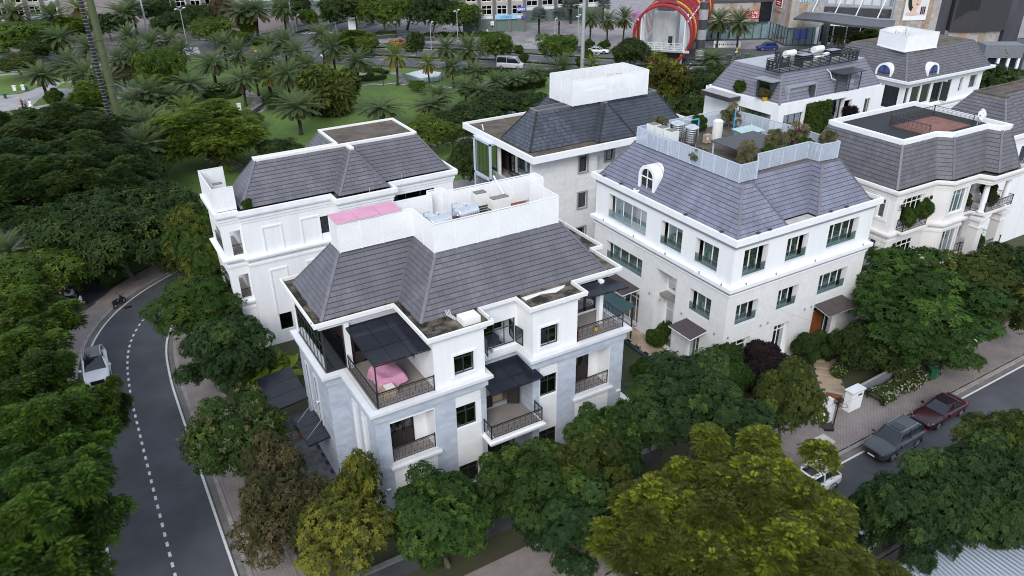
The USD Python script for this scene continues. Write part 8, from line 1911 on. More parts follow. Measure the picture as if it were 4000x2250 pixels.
for i, (x, y, h, rz, arms, l) in enumerate(((8.0, 252.0, 7.5, 20, 2, 'double street lamp at the top left beside a palm'), (31.2, 216.3, 8.6, 30, 2, 'double street lamp on the left traffic island'), (68.7, 210.3, 6.8, 30, 2, 'double street lamp at the side road junction'), (79.9, 174.1, 6.3, 40, 1, 'single street lamp on the median near the red car'), (90.9, 181.7, 7.3, 40, 2, 'double street lamp before the pale blue cafe sign'), (110.8, 156.9, 7.4, 40, 2, 'double street lamp left of the thick grey pole'), (113.6, 171.3, 4.6, 40, 1, 'low street lamp on the patterned plaza'), (60.0, 217.5, 4.3, 30, 1, 'single street lamp beside the thin grey pole'), (3.5, 84.1, 5.0, 200, 1, 'street lamp on the grassy verge of the left street'), (124.0, 175.8, 6.5, 30, 1, 'square-headed white lamp beside the silver palms'))):
 k = thing('street_lamp', l, 'street lamp', None, (x, y, 0), rz); MB().tube([(0, 0, 0), (0, 0, h)], [0.12, 0.07], 8).build('pole', M['galv'], k); MB().cyl((0, 0, 0), 0.22, 0.3, 8).build('base', M['galv'], k)
 for s_ in ((1, -1) if arms == 2 else (1,)):
  MB().tube([(0, 0, h - 0.6), (s_ * 0.5, 0, h - 0.1), (s_ * 1.0, 0, h + 0.1)], 0.05, 6).build('arm', M['galv'], k); o = MB().lathe((0, 0, 0), [(0.01, 0), (0.26, 0.06), (0.28, 0.14), (0.05, 0.24)], 10); v, f_ = o.get(); obj('lamp_head', (v * [1.7, 1, 1] + [s_ * 1.25, 0, h + 0.02], f_), M['sign_white'], k)
k = thing('garden_lamp', 'black lamp post with a cluster of globes behind the plain white villa', 'street lamp', loc=(48.7, 100.4, 0)); MB().tube([(0, 0, 0), (0, 0, 3.2)], 0.08, 8).build('pole', M['black_metal'], k)
for a in range(5):
 c = (0.5 * math.cos(a * 1.257), 0.5 * math.sin(a * 1.257), 3.3) if a < 4 else (0, 0, 3.7); m_ = trimesh.creation.icosphere(2, 0.2); obj('globe', (np.array(m_.vertices) + c, m_.faces), M['curtain_white'], k, smooth=True); MB().tube([(0, 0, 2.9), c], 0.03, 5).build('arm', M['black_metal'], k)
k = thing('thin_post', 'thin black lamp post on the curved park path', 'post', loc=(56.4, 146.9, 0)); MB().tube([(0, 0, 0), (0, 0, 4.2)], [0.09, 0.05], 8).build('shaft', M['black_metal'], k); MB().lathe((0, 0, 4.2), [(0.05, 0), (0.12, 0.1), (0.02, 0.25)], 8).build('lantern', M['black_metal'], k)
k = thing('road_sign', 'red no-entry disc above a blue disc on a striped post', 'road sign', loc=(57.6, 216.0, 0), rz=-25)
for i in range(5):
 MB().cyl((0, 0, 0.55 * i), 0.06, 0.55, 8).build('post_band', M['car_red' if i % 2 else 'sign_white'], k)
for z, m_ in ((3.3, 'sign_red'), (2.5, 'text_blue')):
 v, f_ = MB().lathe((0, 0, 0), [(0.0, 0), (0.36, 0), (0.36, 0.04), (0.0, 0.04)], 18).get(); obj('disc', (np.c_[v[:, 0], -v[:, 2] - 0.06, v[:, 1] + z], f_), M[m_], k)
MB().box(-0.24, 0.24, -0.12, -0.105, 3.25, 3.35).build('bar', M['sign_white'], k); MB().obox((-0.2, -0.12, 2.65), (0.4, 0, -0.3), (0, 0.015, 0), (0.05, 0, 0.06)).build('bar', M['sign_white'], k)
k = thing('road_sign', 'small blue square sign at the near end of the zebra crossing', 'road sign', loc=(29.4, 199.5, 0)); MB().tube([(0, 0, 0), (0, 0, 2.2)], 0.05, 6).build('post', M['galv'], k); MB().box(-0.5, 0.5, -0.08, -0.05, 1.4, 2.4).build('plate', M['sign_blue'], k); MB().box(-0.15, 0.2, -0.095, -0.082, 1.7, 2.1).build('symbol', M['sign_white'], k)
k = thing('advert_stand', 'narrow yellow and white advert stand by the planter box', 'sign', loc=(132.2, 126.2, 0)); MB().box(-0.35, 0.35, -0.05, 0.05, 0.2, 1.9).build('panel', M['sign_white'], k); MB().box(-0.1, 0.36, -0.06, 0.06, 1.9, 2.7).build('flag', M['yellow_pot'], k); MB().box(-0.4, 0.4, -0.2, 0.2, 0, 0.2).build('base', M['black_metal'], k)
k = thing('advert_stand', 'tall white advert panel on the corner by the plaza trees', 'sign', loc=(71.8, 205.8, 0)); MB().box(-1.1, 0.9, -0.1, 0.1, 0.4, 4.4).build('panel', M['sign_white'], k); MB().box(0.95, 1.2, -0.12, 0.12, 0, 4.5).build('frame', M['black_metal'], k)
# ================================================================ gate, garden walls, bins, hoop, roof at lower right
for x, w, l in ((43.1, 1.15, 'white gate pier left of the open gate, beside the hoop'), (46.2, 1.35, 'white gate pier with house numbers right of the open gate')):
 k = thing('gate_pier', l, 'gate pier', loc=(x, 28.0, 0.05)); MB().box(-w / 2, w / 2, -0.3, 0.3, 0, 1.75).build('shaft', M['white_paint'], k); MB().box(-w / 2 - 0.08, w / 2 + 0.08, -0.38, 0.38, 1.75, 1.87).build('cap', M['marble_white'], k)
 if x > 45:
  MB().box(0.05, 0.5, -0.315, -0.302, 1.35, 1.5).build('number_plate', M['black_metal'], k)
for (p, q), l in ((((45.45, 28.3), (44.6, 29.4)), 'right leaf of the wooden garden gate, standing open'), (((43.8, 28.3), (44.3, 29.4)), 'left leaf of the wooden garden gate, swung inwards')):
 f = Face(p, q); k = thing('garden_gate', l, 'gate'); b = MB()
 for a_, b_, c_, d_ in ((0, f.L, 0.1, 0.2), (0, f.L, 1.4, 1.5), (0, 0.1, 0.2, 1.4), (f.L - 0.1, f.L, 0.2, 1.4)):
  f.box(b, a_, b_, c_, d_, -0.03, 0.03)
 b.build('frame', M['grey_metal'], k)
 for i in range(8):
  f.box(MB(), 0.1 + i * (f.L - 0.2) / 8 + 0.005, 0.1 + (i + 1) * (f.L - 0.2) / 8 - 0.005, 0.2, 1.4, -0.02, 0.02).build('board', M['orange_wood'], k)
k = thing('garden_wall', 'low grey garden wall behind the white-flowered hedge', 'wall'); f = Face((47.0, 28.5), (52.2, 28.75)); f.box(MB(), 0, f.L, 0.0, 1.25, -0.2, 0).build('core', M['joint'], k)
for i in range(8):
 for j in range(4):
  f.box(MB(), f.L * i / 8 + 0.01, f.L * (i + 1) / 8 - 0.01, 0.05 + 0.3 * j, 0.34 + 0.3 * j, 0, 0.03).build('block', M['pot_grey'], k)
for x, l, h in ((53.0, 'white wall pillar at the end of the low grey garden wall', 1.9), (62.9, 'white wall pillar behind the large street tree', 2.0)):
 k = thing('wall_pillar', l, 'pillar', loc=(x, 28.8, 0)); MB().box(-0.85, 0.85, -0.25, 0.25, 0, h).build('shaft', M['white_paint'], k); MB().box(-0.95, 0.95, -0.33, 0.33, h, h + 0.12).build('cap', M['stained_white'], k)
k = thing('boundary_wall', 'grey wall with a white coping at the marble villa\'s right side', 'wall'); MB().box(30.6, 30.9, 34.6, 45, 0, 1.7).build('wall', M['grey_band'], k); MB().box(30.5, 31.0, 34.5, 45, 1.7, 1.8).build('coping', M['white_paint'], k)
k = thing('boundary_wall', 'white garden wall between the big white villa and the cream villa', 'wall'); MB().box(56.6, 56.9, 30.5, 46, 0, 1.9).build('wall', M['white_paint'], k); MB().box(56.5, 57.0, 30.4, 46, 1.9, 2.0).build('coping', M['stained_white'], k)
k = thing('boundary_wall', 'dark hedge-topped wall along the marble villa\'s street front', 'wall'); MB().box(6.6, 30, 30.9, 31.15, 0, 1.4).build('wall', M['stone_dark'], k); MB().box(6.5, 30.1, 30.85, 31.2, 1.4, 1.5).build('coping', M['slate_light'], k)
def bin_(label, x, y, rz=0, lids=1):
 k = thing('wheelie_bin', label, 'bin', None, (x, y, 0.12), rz); v, f_ = MB().box(-1, 1, -1, 1, 0, 1).get(); v = np.array(v); s = 0.22 + 0.06 * v[:, 2:3]; obj('body', (np.c_[v[:, :2] * s, 0.1 + v[:, 2] * 0.85], f_), M['bin_green'], k)
 MB().obox((-0.31, -0.33, 0.96), (0.62, 0, 0), (0, 0.66, 0.05), (0, 0, 0.06)).build('lid', M['bin_lid'], k)
 for s_ in (-1, 1):
  MB().cyl((s_ * 0.24 - 0.03, 0.25, 0.1), 0.1, 0.06, 10, 'x').build('wheel', M['tyre'], k)
 MB().tube([(-0.2, 0.3, 0.95), (-0.2, 0.38, 0.98), (0.2, 0.38, 0.98), (0.2, 0.3, 0.95)], 0.02, 5).build('handle', M['bin_green'], k)
bin_('left green wheelie bin of the two standing on the left pavement', 3.75, 51.9, 10); bin_('right green wheelie bin of the two standing on the left pavement', 4.15, 51.1, 10); bin_('single green wheelie bin on the grassy verge of the left street', 1.5, 81.4, -30); bin_('green wheelie bin beside the white-flowered hedge on the right pavement', 54.9, 27.2, 60); bin_('green bin by the upper left lawn bed', -5.3, 181.0); bin_('green bin on the pale plaza at the left edge', -9.0, 176.5)
for x, y, l in ((-5.9, 182.6, 'right of two small white litter posts beside the upper left lawn'), (-7.4, 182.9, 'left of two small white litter posts beside the upper left lawn'), (27.4, 143.9, 'small white post box on the grass spit in the park')):
 k = thing('litter_post', l, 'litter bin', loc=(x, y, 0)); MB().box(-0.28, 0.28, -0.28, 0.28, 0, 0.95).build('body', M['white_paint'], k); MB().box(-0.34, 0.34, -0.34, 0.34, 0.95, 1.1).build('cap', M['paper_white'], k)
k = thing('basketball_hoop', 'portable black basketball hoop standing on the right pavement', 'basketball hoop', loc=(43.0, 27.1, 0.12), rz=-25)
MB().tube([(0, 0, 0.15), (0.05, 0, 2.35)], 0.05, 8).build('pole', M['black_metal'], k); b = MB().prism([(-0.75, -0.3), (-0.1, -0.4), (0.1, 0.4), (-0.7, 0.35)], 0, 0.2); b.build('base', M['black_metal'], k)
v, f_ = MB().lathe((0, 0, 0), [(0.0, 0), (0.42, 0), (0.42, 0.03), (0.0, 0.03)], 20).get(); obj('backboard', (np.c_[v[:, 0] * 0.9, -v[:, 2], v[:, 1] * 0.7 + 2.4] + [0.0, 0, 0.05], f_), M['pane'], k); MB().tube([(0.42 * 0.9 * math.cos(a), 0, 2.45 + 0.3 * math.sin(a)) for a in np.linspace(0, 6.3, 21)], 0.02, 5).build('board_rim', M['black_metal'], k)
MB().tube([(0.3 + 0.25 * math.cos(a), -0.28 + 0.25 * math.sin(a), 2.2) for a in np.linspace(0, 6.3, 17)], 0.02, 5).build('hoop', M['black_metal'], k)
k = thing('metal_shed', 'low building with a ribbed pale blue metal roof, bottom right corner', 'building'); MB().prism([(31.0, 14.6), (40.3, 14.9), (40.6, 8.5), (28.5, 7.5)], 0, 2.6).build('wall', M['white_paint'], k)
for i in range(40):
 t0, t1 = i / 40, (i + 1) / 40 - 0.003
 a, b = np.array([30.4, 15.1, 2.75]), np.array([40.0, 14.95, 3.4]); c, d = np.array([27.5, 6.5, 2.2]), np.array([41.4, 7.0, 2.7])
 p, q, r, s = a + (b - a) * t0, a + (b - a) * t1, c + (d - c) * t1, c + (d - c) * t0; h = np.array([0, 0, 0.05]); md, me = (p + q) / 2 + h * 1.2, (r + s) / 2 + h * 1.2
 MB().add([p, md, q, r, me, s, p - h, q - h, r - h, s - h], [[0, 5, 4], [0, 4, 1], [1, 4, 3], [1, 3, 2], [0, 1, 2], [0, 2, 7], [0, 7, 6], [6, 7, 8], [6, 8, 9]]).build('roof_rib', M['metal_roof'], k)
# ================================================================ vehicles
def loft(sections, n=14, p=4.0):
 """body through superellipse sections (x, half width, z bottom, z top)"""
 V, F = [], []
 a = np.linspace(0, 2 * math.pi, n, endpoint=False) + math.pi / n
 for x, w, zb, zt in sections:
  c, s = np.cos(a), np.sin(a); q = np.sign(c) * np.abs(c) ** (2 / p), np.sign(s) * np.abs(s) ** (2 / p)
  V.append(np.c_[np.full(n, x), w * q[0], (zb + zt) / 2 + (zt - zb) / 2 * q[1]])
 m = len(sections)
 for i in range(m - 1):
  for j in range(n):
   F.append([i * n + j, i * n + (j + 1) % n, (i + 1) * n + (j + 1) % n, (i + 1) * n + j])
 V = np.vstack(V); F = np.array(F); F = np.vstack([F[:, [0, 1, 2]], F[:, [0, 2, 3]]]); o = len(V)
 V = np.vstack([V, V[:n].mean(0), V[-n:].mean(0)]); F = np.vstack([F, [[(j + 1) % n, j, o] for j in range(n)], [[(m - 1) * n + j, (m - 1) * n + (j + 1) % n, o + 1] for j in range(n)]])
 return V, F
def car(name, label, x, y, rz, paint, kind='suv', group=None, roofm=None):
 S = dict(suv=dict(L=5.0, w=0.98, h=1.84, bon=1.12, f=0.95, wb=2.85, r=0.39, g=((-1.25, 0.86, 1.05), (-0.45, 0.74, 1.80), (1.6, 0.74, 1.82), (2.28, 0.84, 1.10))), sedan=dict(L=5.0, w=0.93, h=1.46, bon=0.92, f=0.8, wb=2.9, r=0.34, g=((-0.95, 0.82, 0.9), (-0.1, 0.66, 1.42), (1.0, 0.66, 1.44), (1.95, 0.80, 0.98))),
             van=dict(L=5.9, w=1.0, h=2.6, bon=1.35, f=1.0, wb=3.6, r=0.36, g=((-2.3, 0.9, 1.25), (-1.35, 0.84, 2.45), (2.7, 0.84, 2.58), (2.9, 0.88, 1.3))))[kind]
 k = thing(name, label, 'car' if kind != 'van' else 'van', group, (x, y, 0.01), rz); L, w, h = S['L'], S['w'], S['h']; bz = S['bon']
 obj('body', loft([(-L / 2, w * 0.72, 0.38, bz * 0.72), (-L / 2 + 0.12, w * 0.88, 0.30, bz * 0.84), (-L / 2 + 0.5, w * 0.97, 0.26, bz * 0.93), (S['g'][0][0], w, 0.24, bz * 0.99), (0, w, 0.24, bz * 1.03), (1.6, w, 0.24, bz * 1.05), (L / 2 - 0.35, w * 0.97, 0.3, bz * 1.03), (L / 2 - 0.06, w * 0.88, 0.36, bz * 0.95), (L / 2, w * 0.78, 0.42, bz * 0.8)], 18, 5), M[paint], k, smooth=35)
 g = S['g']; zb = bz * 0.9; gm = obj('cabin', loft([(g[0][0] + 0.1, g[0][1] * 0.96, zb, g[0][2] + 0.06), (g[1][0], g[1][1], zb, g[1][2]), ((g[1][0] + g[2][0]) / 2, g[1][1] * 1.03, zb, h), (g[2][0], g[2][1], zb, g[2][2]), (g[3][0] - 0.05, g[3][1] * 0.96, zb, g[3][2])], 18, 5), M['car_glass'], k, smooth=35)
 b = MB(); b.add(*loft([(g[1][0] + 0.02, g[1][1] * 0.93, g[1][2] - 0.05, g[1][2] + 0.02), ((g[1][0] + g[2][0]) / 2, g[1][1] * 0.97, h - 0.06, h + 0.025), (g[2][0] + 0.02, g[2][1] * 0.93, g[2][2] - 0.05, g[2][2] + 0.02)], 14, 5)); b.build('roof', M[roofm or paint], k, smooth=40)
 for s in (-1, 1):
  pl = MB()
  for (xa, wa, za), (xb, wb_, zb_) in ((g[0], g[1]), (g[3], g[2])):
   pl.bar((xa, s * wa * 0.99, za - 0.05), (xb, s * wb_ * 0.97, zb_ + 0.0), 0.075, 0.06)
  xm = (g[1][0] + g[2][0]) / 2; pl.bar((xm, s * g[1][1] * 1.14, bz), (xm, s * g[1][1] * 0.99, h - 0.04), 0.09, 0.05); pl.build('pillar', M[paint], k)
  MB().obox((g[0][0] + 0.3, s * (w + 0.02), bz * 0.98), (0.12, 0, 0), (0, s * 0.2, 0.02), (0, 0, 0.15)).build('mirror', M[paint], k)
  for i, xw in enumerate((-S['wb'] / 2, S['wb'] / 2)):
   MB().cyl((xw, s * (w - 0.13) - 0.1, S['r']), S['r'], 0.22, 20, 'y').build('tyre', M['tyre'], k); MB().cyl((xw, s * (w + 0.005) - (0.02 if s > 0 else 0.0), S['r']), S['r'] * 0.62, 0.02, 12, 'y').build('rim', M['alloy'], k)
   MB().tube([(xw + (S['r'] + 0.05) * math.cos(a), s * (w - 0.004), S['r'] + (S['r'] + 0.05) * math.sin(a)) for a in np.linspace(-0.2, math.pi + 0.2, 12)], 0.045, 5).build('wheel_arch', M['tyre'], k)
  MB().obox((-L / 2 + 0.02, s * w * 0.62, bz * 0.66), (0.30, s * w * 0.27, 0.02), (-0.02, s * 0.02, 0.0), (0.10, 0, 0.15)).build('headlight', M['headlight'], k); MB().obox((L / 2 - 0.12, s * w * 0.6, bz * 0.74), (0.1, s * w * 0.0, 0), (0, s * w * 0.3, 0), (0.0, 0, 0.17)).build('tail_light', M['tail_red'], k)
  MB().box(-0.2, -0.02, s * (w + 0.005) - 0.01, s * (w + 0.005) + 0.01, bz * 0.9, bz * 0.93).build('door_handle', M['chrome'], k)
  if kind == 'suv':
   MB().bar((g[1][0] + 0.2, s * g[1][1] * 0.82, h + 0.05), (g[2][0] - 0.1, s * g[2][1] * 0.82, h + 0.05), 0.04).build('roof_rail', M['alloy'], k); MB().bar((-1.2, s * (w + 0.03), 0.33), (1.2, s * (w + 0.03), 0.33), 0.06).build('side_step', M['alloy'], k)
 gr = MB()
 for i in range(4):
  gr.box(-L / 2 - 0.03, -L / 2 + 0.06, -w * 0.5, w * 0.5, bz * 0.48 + i * 0.075, bz * 0.48 + i * 0.075 + 0.03)
 gr.build('grille', M['chrome'], k); MB().box(-L / 2 - 0.035, -L / 2 + 0.05, -w * 0.52, w * 0.52, bz * 0.46, bz * 0.76).build('grille_back', M['black_metal'], k); MB().box(-L / 2 - 0.06, -L / 2 - 0.04, -0.26, 0.26, 0.42, 0.53).build('number_plate', M['sign_white'], k)
 if kind != 'van':
  MB().box(g[1][0] + 0.15, g[1][0] + 0.85, -0.42, 0.42, h + 0.018, h + 0.03).build('sunroof', M['black_glass'], k)
 return k
car('parked_suv', 'grey parked off-road car with roof rails in front of the maroon saloon', 44.95, 23.55, 2, 'car_grey'); car('parked_saloon', 'maroon parked saloon behind the grey off-road car', 50.9, 24.0, 2, 'car_maroon', 'sedan'); car('parked_car', 'white parked car seen through the yellow feathery tree', 36.0, 23.55, 2, 'car_white', 'suv')
car('parked_car', 'white parked car on the far side of the right street under dark trees', 35.6, 18.75, 182, 'car_white', 'sedan'); car('parked_car', 'white parked car with a black roof under the left trees', -2.95, 63.6, 88, 'car_white', 'suv', roofm='car_black'); car('parked_car', 'black parked car behind the white one under the left trees', -3.05, 57.6, 90, 'car_black', 'sedan')
car('blue_car', 'bright blue car on the shop forecourt', 146.4, 130.3, -26, 'car_blue', 'suv'); car('silver_van', 'silver minibus on the boulevard behind the park palms', 85.6, 146.3, 137, 'car_silver', 'van'); car('taxi', 'small white car half hidden left of the red ring tower', 111.3, 149.3, 135, 'car_white', 'sedan'); car('red_car', 'red car on the far carriageway behind the palms', 76.4, 184.0, 140, 'car_red', 'sedan'); car('dark_car', 'dark green car beside the traffic island', 42.4, 211.2, 10, 'car_black', 'sedan')
def bike(label, x, y, rz, m, name='motorbike', group=None, z=0.0):
 k = thing(name, label, 'motorbike', group, (x, y, z), rz)
 for xw in (-0.62, 0.62):
  v, f_ = MB().lathe((0, 0, 0), [(0.18, -0.05), (0.27, -0.05), (0.29, 0), (0.27, 0.05), (0.18, 0.05)], 18).get(); obj('wheel', (np.c_[v[:, 0] + xw, v[:, 2], v[:, 1] + 0.29], f_), M['tyre'], k); MB().cyl((xw, -0.03, 0.29), 0.18, 0.06, 12, 'y').build('rim', M['alloy'], k)
 obj('body', loft([(-0.55, 0.05, 0.55, 0.72), (-0.3, 0.13, 0.35, 0.76), (0.0, 0.14, 0.25, 0.42), (0.35, 0.16, 0.28, 0.72), (0.85, 0.10, 0.5, 0.78)], 12, 3), M[m], k, smooth=40); obj('front_shield', loft([(-0.5, 0.05, 0.25, 0.95), (-0.42, 0.2, 0.3, 1.0), (-0.36, 0.15, 0.35, 0.95)], 12, 3), M[m], k, smooth=40)
 obj('seat', loft([(0.0, 0.06, 0.72, 0.80), (0.2, 0.14, 0.72, 0.83), (0.7, 0.13, 0.76, 0.86), (0.9, 0.06, 0.78, 0.84)], 12, 3), M['tyre'], k, smooth=40)
 MB().tube([(-0.4, 0, 0.9), (-0.38, -0.33, 1.03), (-0.3, -0.36, 1.0)], 0.025, 6).add(*MB().tube([(-0.4, 0, 0.9), (-0.38, 0.33, 1.03), (-0.3, 0.36, 1.0)], 0.025, 6).get()).build('handlebar', M['black_metal'], k)
 MB().tube([(-0.62, 0, 0.29), (-0.45, 0, 0.85)], 0.045, 6).build('fork', M['alloy'], k); MB().box(-0.56, -0.48, -0.09, 0.09, 0.72, 0.86).build('headlight', M['headlight'], k); MB().box(0.86, 0.92, -0.08, 0.08, 0.62, 0.7).build('tail_light', M['tail_red'], k)
 for s in (-1, 1):
  MB().box(-0.4, -0.38, s * 0.36 - 0.05, s * 0.36 + 0.05, 1.12, 1.22).build('mirror', M['black_metal'], k)
 return k
bike('dark scooter parked at the kerb of the left street', 0.05, 75.55, 228, 'car_black'); bike('white motorbike parked on the dark slate beside the left street', -3.45, 77.6, 150, 'car_white', z=0.13)
for i, (x, y) in enumerate(((-4.0, 79.6), (-4.5, 81.2), (-6.6, 82.8), (-5.2, 83.0), (-7.8, 83.6))):
 bike(('nearest hidden', 'second hidden', 'leftmost hidden', 'third hidden', 'farthest hidden')[i] + ' motorbike of the row under the scrubby tree', x, y, 150 + 8 * i, ('car_white', 'car_white', 'car_white', 'car_grey', 'car_white')[i], z=0.13, group='motorbikes parked under the scrubby tree')
bike('dark motorbike parked among the plaza trees', 82.7, 218.5, 60, 'car_black'); bike('motorbike parked behind the marble villa\'s glass lean-to', 9.2, 57.4, 200, 'car_white', z=0.1)
# ================================================================ people
def limb_body(J, R_, bones):
 out = []
 for a, b in bones:
  s = [Manifold.sphere(R_[q], 12).translate(tuple(J[q])) for q in (a, b)]; out.append(Manifold.batch_hull(s))
 m = Manifold.batch_boolean(out, __import__('manifold3d').OpType.Add).refine_to_length(0.045).to_mesh(); t = trimesh.Trimesh(m.vert_properties[:, :3], m.tri_verts); trimesh.smoothing.filter_taubin(t, iterations=6); return np.array(t.vertices), np.array(t.faces)
def person(label, x, y, rz, top='cloth_white', legs='cloth_dark', pose='stand', hat=None, hair='hair', z=0.0, h=1.68, dress=None):
 k = thing('person', label, 'person', None, (x, y, z), rz, h / 1.7)
 J = dict(head=(0, 0, 1.58), chin=(0, -0.03, 1.49), neck=(0, 0, 1.42), chest=(0, 0, 1.24), waist=(0, 0, 1.02), pel=(0, 0, 0.92))
 R_ = dict(head=0.098, chin=0.06, neck=0.055, chest=0.135, waist=0.115, pel=0.135); B = [('head', 'chin'), ('chin', 'neck'), ('neck', 'chest'), ('chest', 'waist'), ('waist', 'pel')]
 st_ = dict(stand=0.03, walk=0.22, ride=0.0, bend=0.05)[pose]
 for s, n in ((-1, 'l'), (1, 'r')):
  J['sh' + n] = (s * 0.18, 0, 1.36); R_['sh' + n] = 0.062; f = -st_ * s
  if pose == 'ride':
   J['el' + n], J['wr' + n], J['ha' + n] = (s * 0.24, -0.16, 1.12), (s * 0.27, -0.40, 1.08), (s * 0.28, -0.47, 1.06); J['hip' + n], J['kn' + n], J['an' + n], J['to' + n] = (s * 0.09, 0, 0.9), (s * 0.15, -0.42, 0.80), (s * 0.14, -0.36, 0.40), (s * 0.14, -0.5, 0.36)
  else:
   J['el' + n], J['wr' + n], J['ha' + n] = (s * 0.23, f * 0.4 + 0.02, 1.10), (s * 0.24, f * 0.9 - 0.05, 0.87), (s * 0.235, f - 0.07, 0.78); J['hip' + n], J['kn' + n], J['an' + n], J['to' + n] = (s * 0.09, 0, 0.88), (s * 0.10, -f * 0.6 - 0.02, 0.48), (s * 0.10, -f * 1.2 + 0.04, 0.08), (s * 0.11, -f * 1.2 - 0.13, 0.04)
  for q, r in (('el', 0.045), ('wr', 0.032), ('ha', 0.036), ('hip', 0.092), ('kn', 0.062), ('an', 0.045), ('to', 0.04)):
   R_[q + n] = r
  B += [('chest', 'sh' + n), ('sh' + n, 'el' + n), ('el' + n, 'wr' + n), ('wr' + n, 'ha' + n), ('pel', 'hip' + n), ('hip' + n, 'kn' + n), ('kn' + n, 'an' + n), ('an' + n, 'to' + n)]
 if pose == 'bend':
  c, s = math.cos(0.9), math.sin(0.9)
  for q in J:
   if q[:2] in ('he', 'ch', 'ne', 'wa', 'sh', 'el', 'wr', 'ha'):
    a, b, d = J[q]; J[q] = (a, b * c - (d - 0.92) * s, 0.92 + (d - 0.92) * c + b * s)
 obj('body', limb_body(J, R_, B), M['skin'], k, smooth=True)
 def wear(nm, bones, grow, m):
  obj(nm, limb_body(J, {q: r + grow for q, r in R_.items()}, bones), M[m], k, smooth=True)
 wear('shirt', [('chest', 'waist'), ('waist', 'pel')] + [('chest', 'sh' + n) for n in 'lr'] + [('sh' + n, 'el' + n) for n in 'lr'], 0.022, top)
 if dress:
  MB().lathe((0, 0, 0), [(0.55, 0.02), (0.42, 0.35), (0.24, 0.8), (0.16, 1.02)], 18).build('gown', M[dress], k)
 else:
  wear('trousers', [('pel', 'hip' + n) for n in 'lr'] + [('hip' + n, 'kn' + n) for n in 'lr'] + [('kn' + n, 'an' + n) for n in 'lr'], 0.02, legs)
 hx = np.array(J['head']); m_ = trimesh.creation.icosphere(2, 0.118); v = np.array(m_.vertices); v = v[:, :3] * [1, 1.08, 1]; keep = v[:, 2] > -0.02; cut = trimesh.Trimesh(v, m_.faces); fm = keep[cut.faces].all(1)
 obj('hat' if hat else 'hair', (v * (1.12 if hat else 1.0) + hx + [0, 0.02, 0.01], cut.faces[fm]), M[hat or hair], k, smooth=True)
 if hat == 'cloth_yellow':
  MB().lathe(hx + [0, 0, 0.06], [(0.0, 0.14), (0.26, 0.0), (0.25, -0.02)], 14).build('brim', M[hat], k)
 return k
person('person in a white shirt walking on the far left pavement', 2.6, 250.0, 60, 'cloth_white', 'cloth_dark', 'walk', h=1.75); person('person in a white shirt walking before the cafe hedge', 101.4, 185.2, 200, 'cloth_white', 'cloth_dark', 'walk')
person('person in a long white gown on the left plaza', -5.0, 165.6, 150, 'cloth_white', dress='cloth_white'); person('person in a red top holding the gown on the left plaza', -6.3, 167.2, 40, 'cloth_red', 'cloth_dark'); person('person in dark clothes and yellow hat between the red top and the gown', -5.8, 166.3, 200, 'cloth_blue', 'cloth_dark', hat='cloth_yellow')
person('gardener in olive clothes standing beside the flower bed', -6.3, 152.6, 10, 'cloth_olive', 'cloth_olive', hat='cloth_yellow'); person('gardener in olive clothes bending over the flower bed', -5.5, 155.0, 60, 'cloth_olive', 'cloth_olive', 'bend', hat='cloth_yellow')
person('guard with a white cap standing on the kerb corner by the shops', 133.7, 122.9, 30, 'cloth_dark', 'cloth_dark', hat='cloth_white')
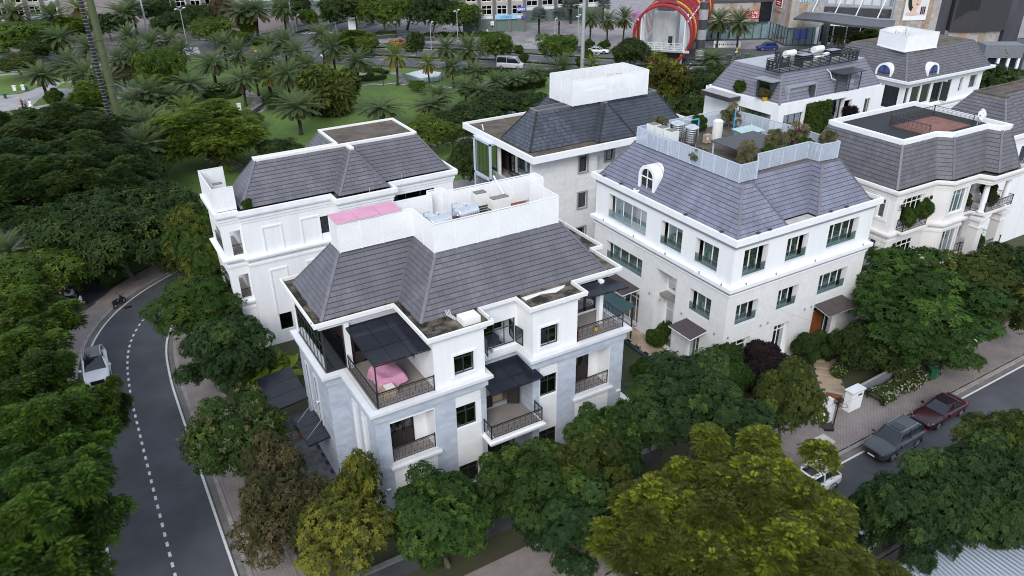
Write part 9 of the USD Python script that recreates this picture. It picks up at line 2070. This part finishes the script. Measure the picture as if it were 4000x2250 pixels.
for i, (x, y, rz, m_, l, top, hat) in enumerate(((80.7, 180.8, 135, 'car_grey', 'in pale blue, right of the red car', 'cloth_blue', 'cloth_white'), (108.8, 146.8, 315, 'car_silver', 'with white helmet near the thick grey pole', 'cloth_white', 'cloth_white'), (120.4, 130.4, 318, 'car_black', 'in a green jacket beside the red ring tower', 'cloth_green', 'cloth_green'), (116.0, 123.6, 318, 'car_silver', 'between red ring tower and low broad palm', 'cloth_dark', 'cloth_white'), (74.4, 185.6, 135, 'car_red', 'with white helmet just left of the red car', 'cloth_red', 'cloth_white'), (88.2, 226.3, 210, 'car_white', 'riding up the side road under the plaza trees', 'cloth_dark', 'cloth_white'), (96.3, 166.4, 135, 'car_black', 'in orange behind the round tree left of the van', 'cloth_orange', 'cloth_orange'), (108.0, 151.8, 320, 'car_black', 'at the planter wall kerb', 'cloth_dark', 'cloth_dark'))):
 bike('motorbike ridden by the person ' + l, x, y, rz + 90 - 90, m_, 'ridden_motorbike'); a = math.radians(rz)
 person('person ' + l, x + 0.28 * math.cos(a), y + 0.28 * math.sin(a), rz - 90 + 0, top, 'cloth_dark', 'ride', hat=hat, z=-0.06)
# wires across the picture and rooftop clutter
for p, q, l in (((9.9, 36.3, 6.4), (-9, 42.5, 6.6), 'thin wire from the marble villa across the left street'), ((36, 23, 7.2), (75, 26, 7.6), 'thin wire along the right street above the parked cars'), ((39.6, 44, 8.9), (47, 26, 6.8), 'thin wire from the big white villa to the street tree')):
 p, q = np.array(p), np.array(q); t = np.linspace(0, 1, 16)[:, None]; s = p + (q - p) * t; s[:, 2] -= (1.2 * 4 * t * (1 - t))[:, 0]
 obj('overhead_wire', MB().tube(s, 0.004, 4).get(), M['dark_frame'], None, label=l, cat='wire')
for x, y, w_, h_, m_, l in ((8.7, 37.5, 1.6, 0.7, 'slate_light', 'square stone planter of red flowers on the slate terrace'), (9.2, 46.6, 0.7, 0.6, 'terracotta', 'terracotta pots beside the villa\'s left wall')):
 k = thing('planter', l, 'planter', loc=(x, y, 0.14)); b = MB().prism([(-w_ / 2, -w_ / 2), (w_ / 2, -w_ / 2), (w_ / 2, w_ / 2), (-w_ / 2, w_ / 2)], 0, h_, [[(-w_ / 2 + 0.1, -w_ / 2 + 0.1), (w_ / 2 - 0.1, -w_ / 2 + 0.1), (w_ / 2 - 0.1, w_ / 2 - 0.1), (-w_ / 2 + 0.1, w_ / 2 - 0.1)]]); b.build('box', M[m_], k); MB().box(-w_ / 2 + 0.1, w_ / 2 - 0.1, -w_ / 2 + 0.1, w_ / 2 - 0.1, 0.05, h_ - 0.1).build('earth', M['soil'], k)
 rg = np.random.default_rng(int(x * 10)); n = 60; P = np.c_[rg.uniform(-w_ / 2, w_ / 2, (n, 2)), rg.uniform(h_, h_ + 0.5, n)]; v, f_, tt = rosettes(rg, P, np.tile([0, 0, 1.0], (n, 1)), rg.uniform(0, 1, n), 5, 0.16, 0.08); obj('flowers', (v, f_), M['petal' if w_ > 1 else 'leaf_hedge'], k, tint=tt)
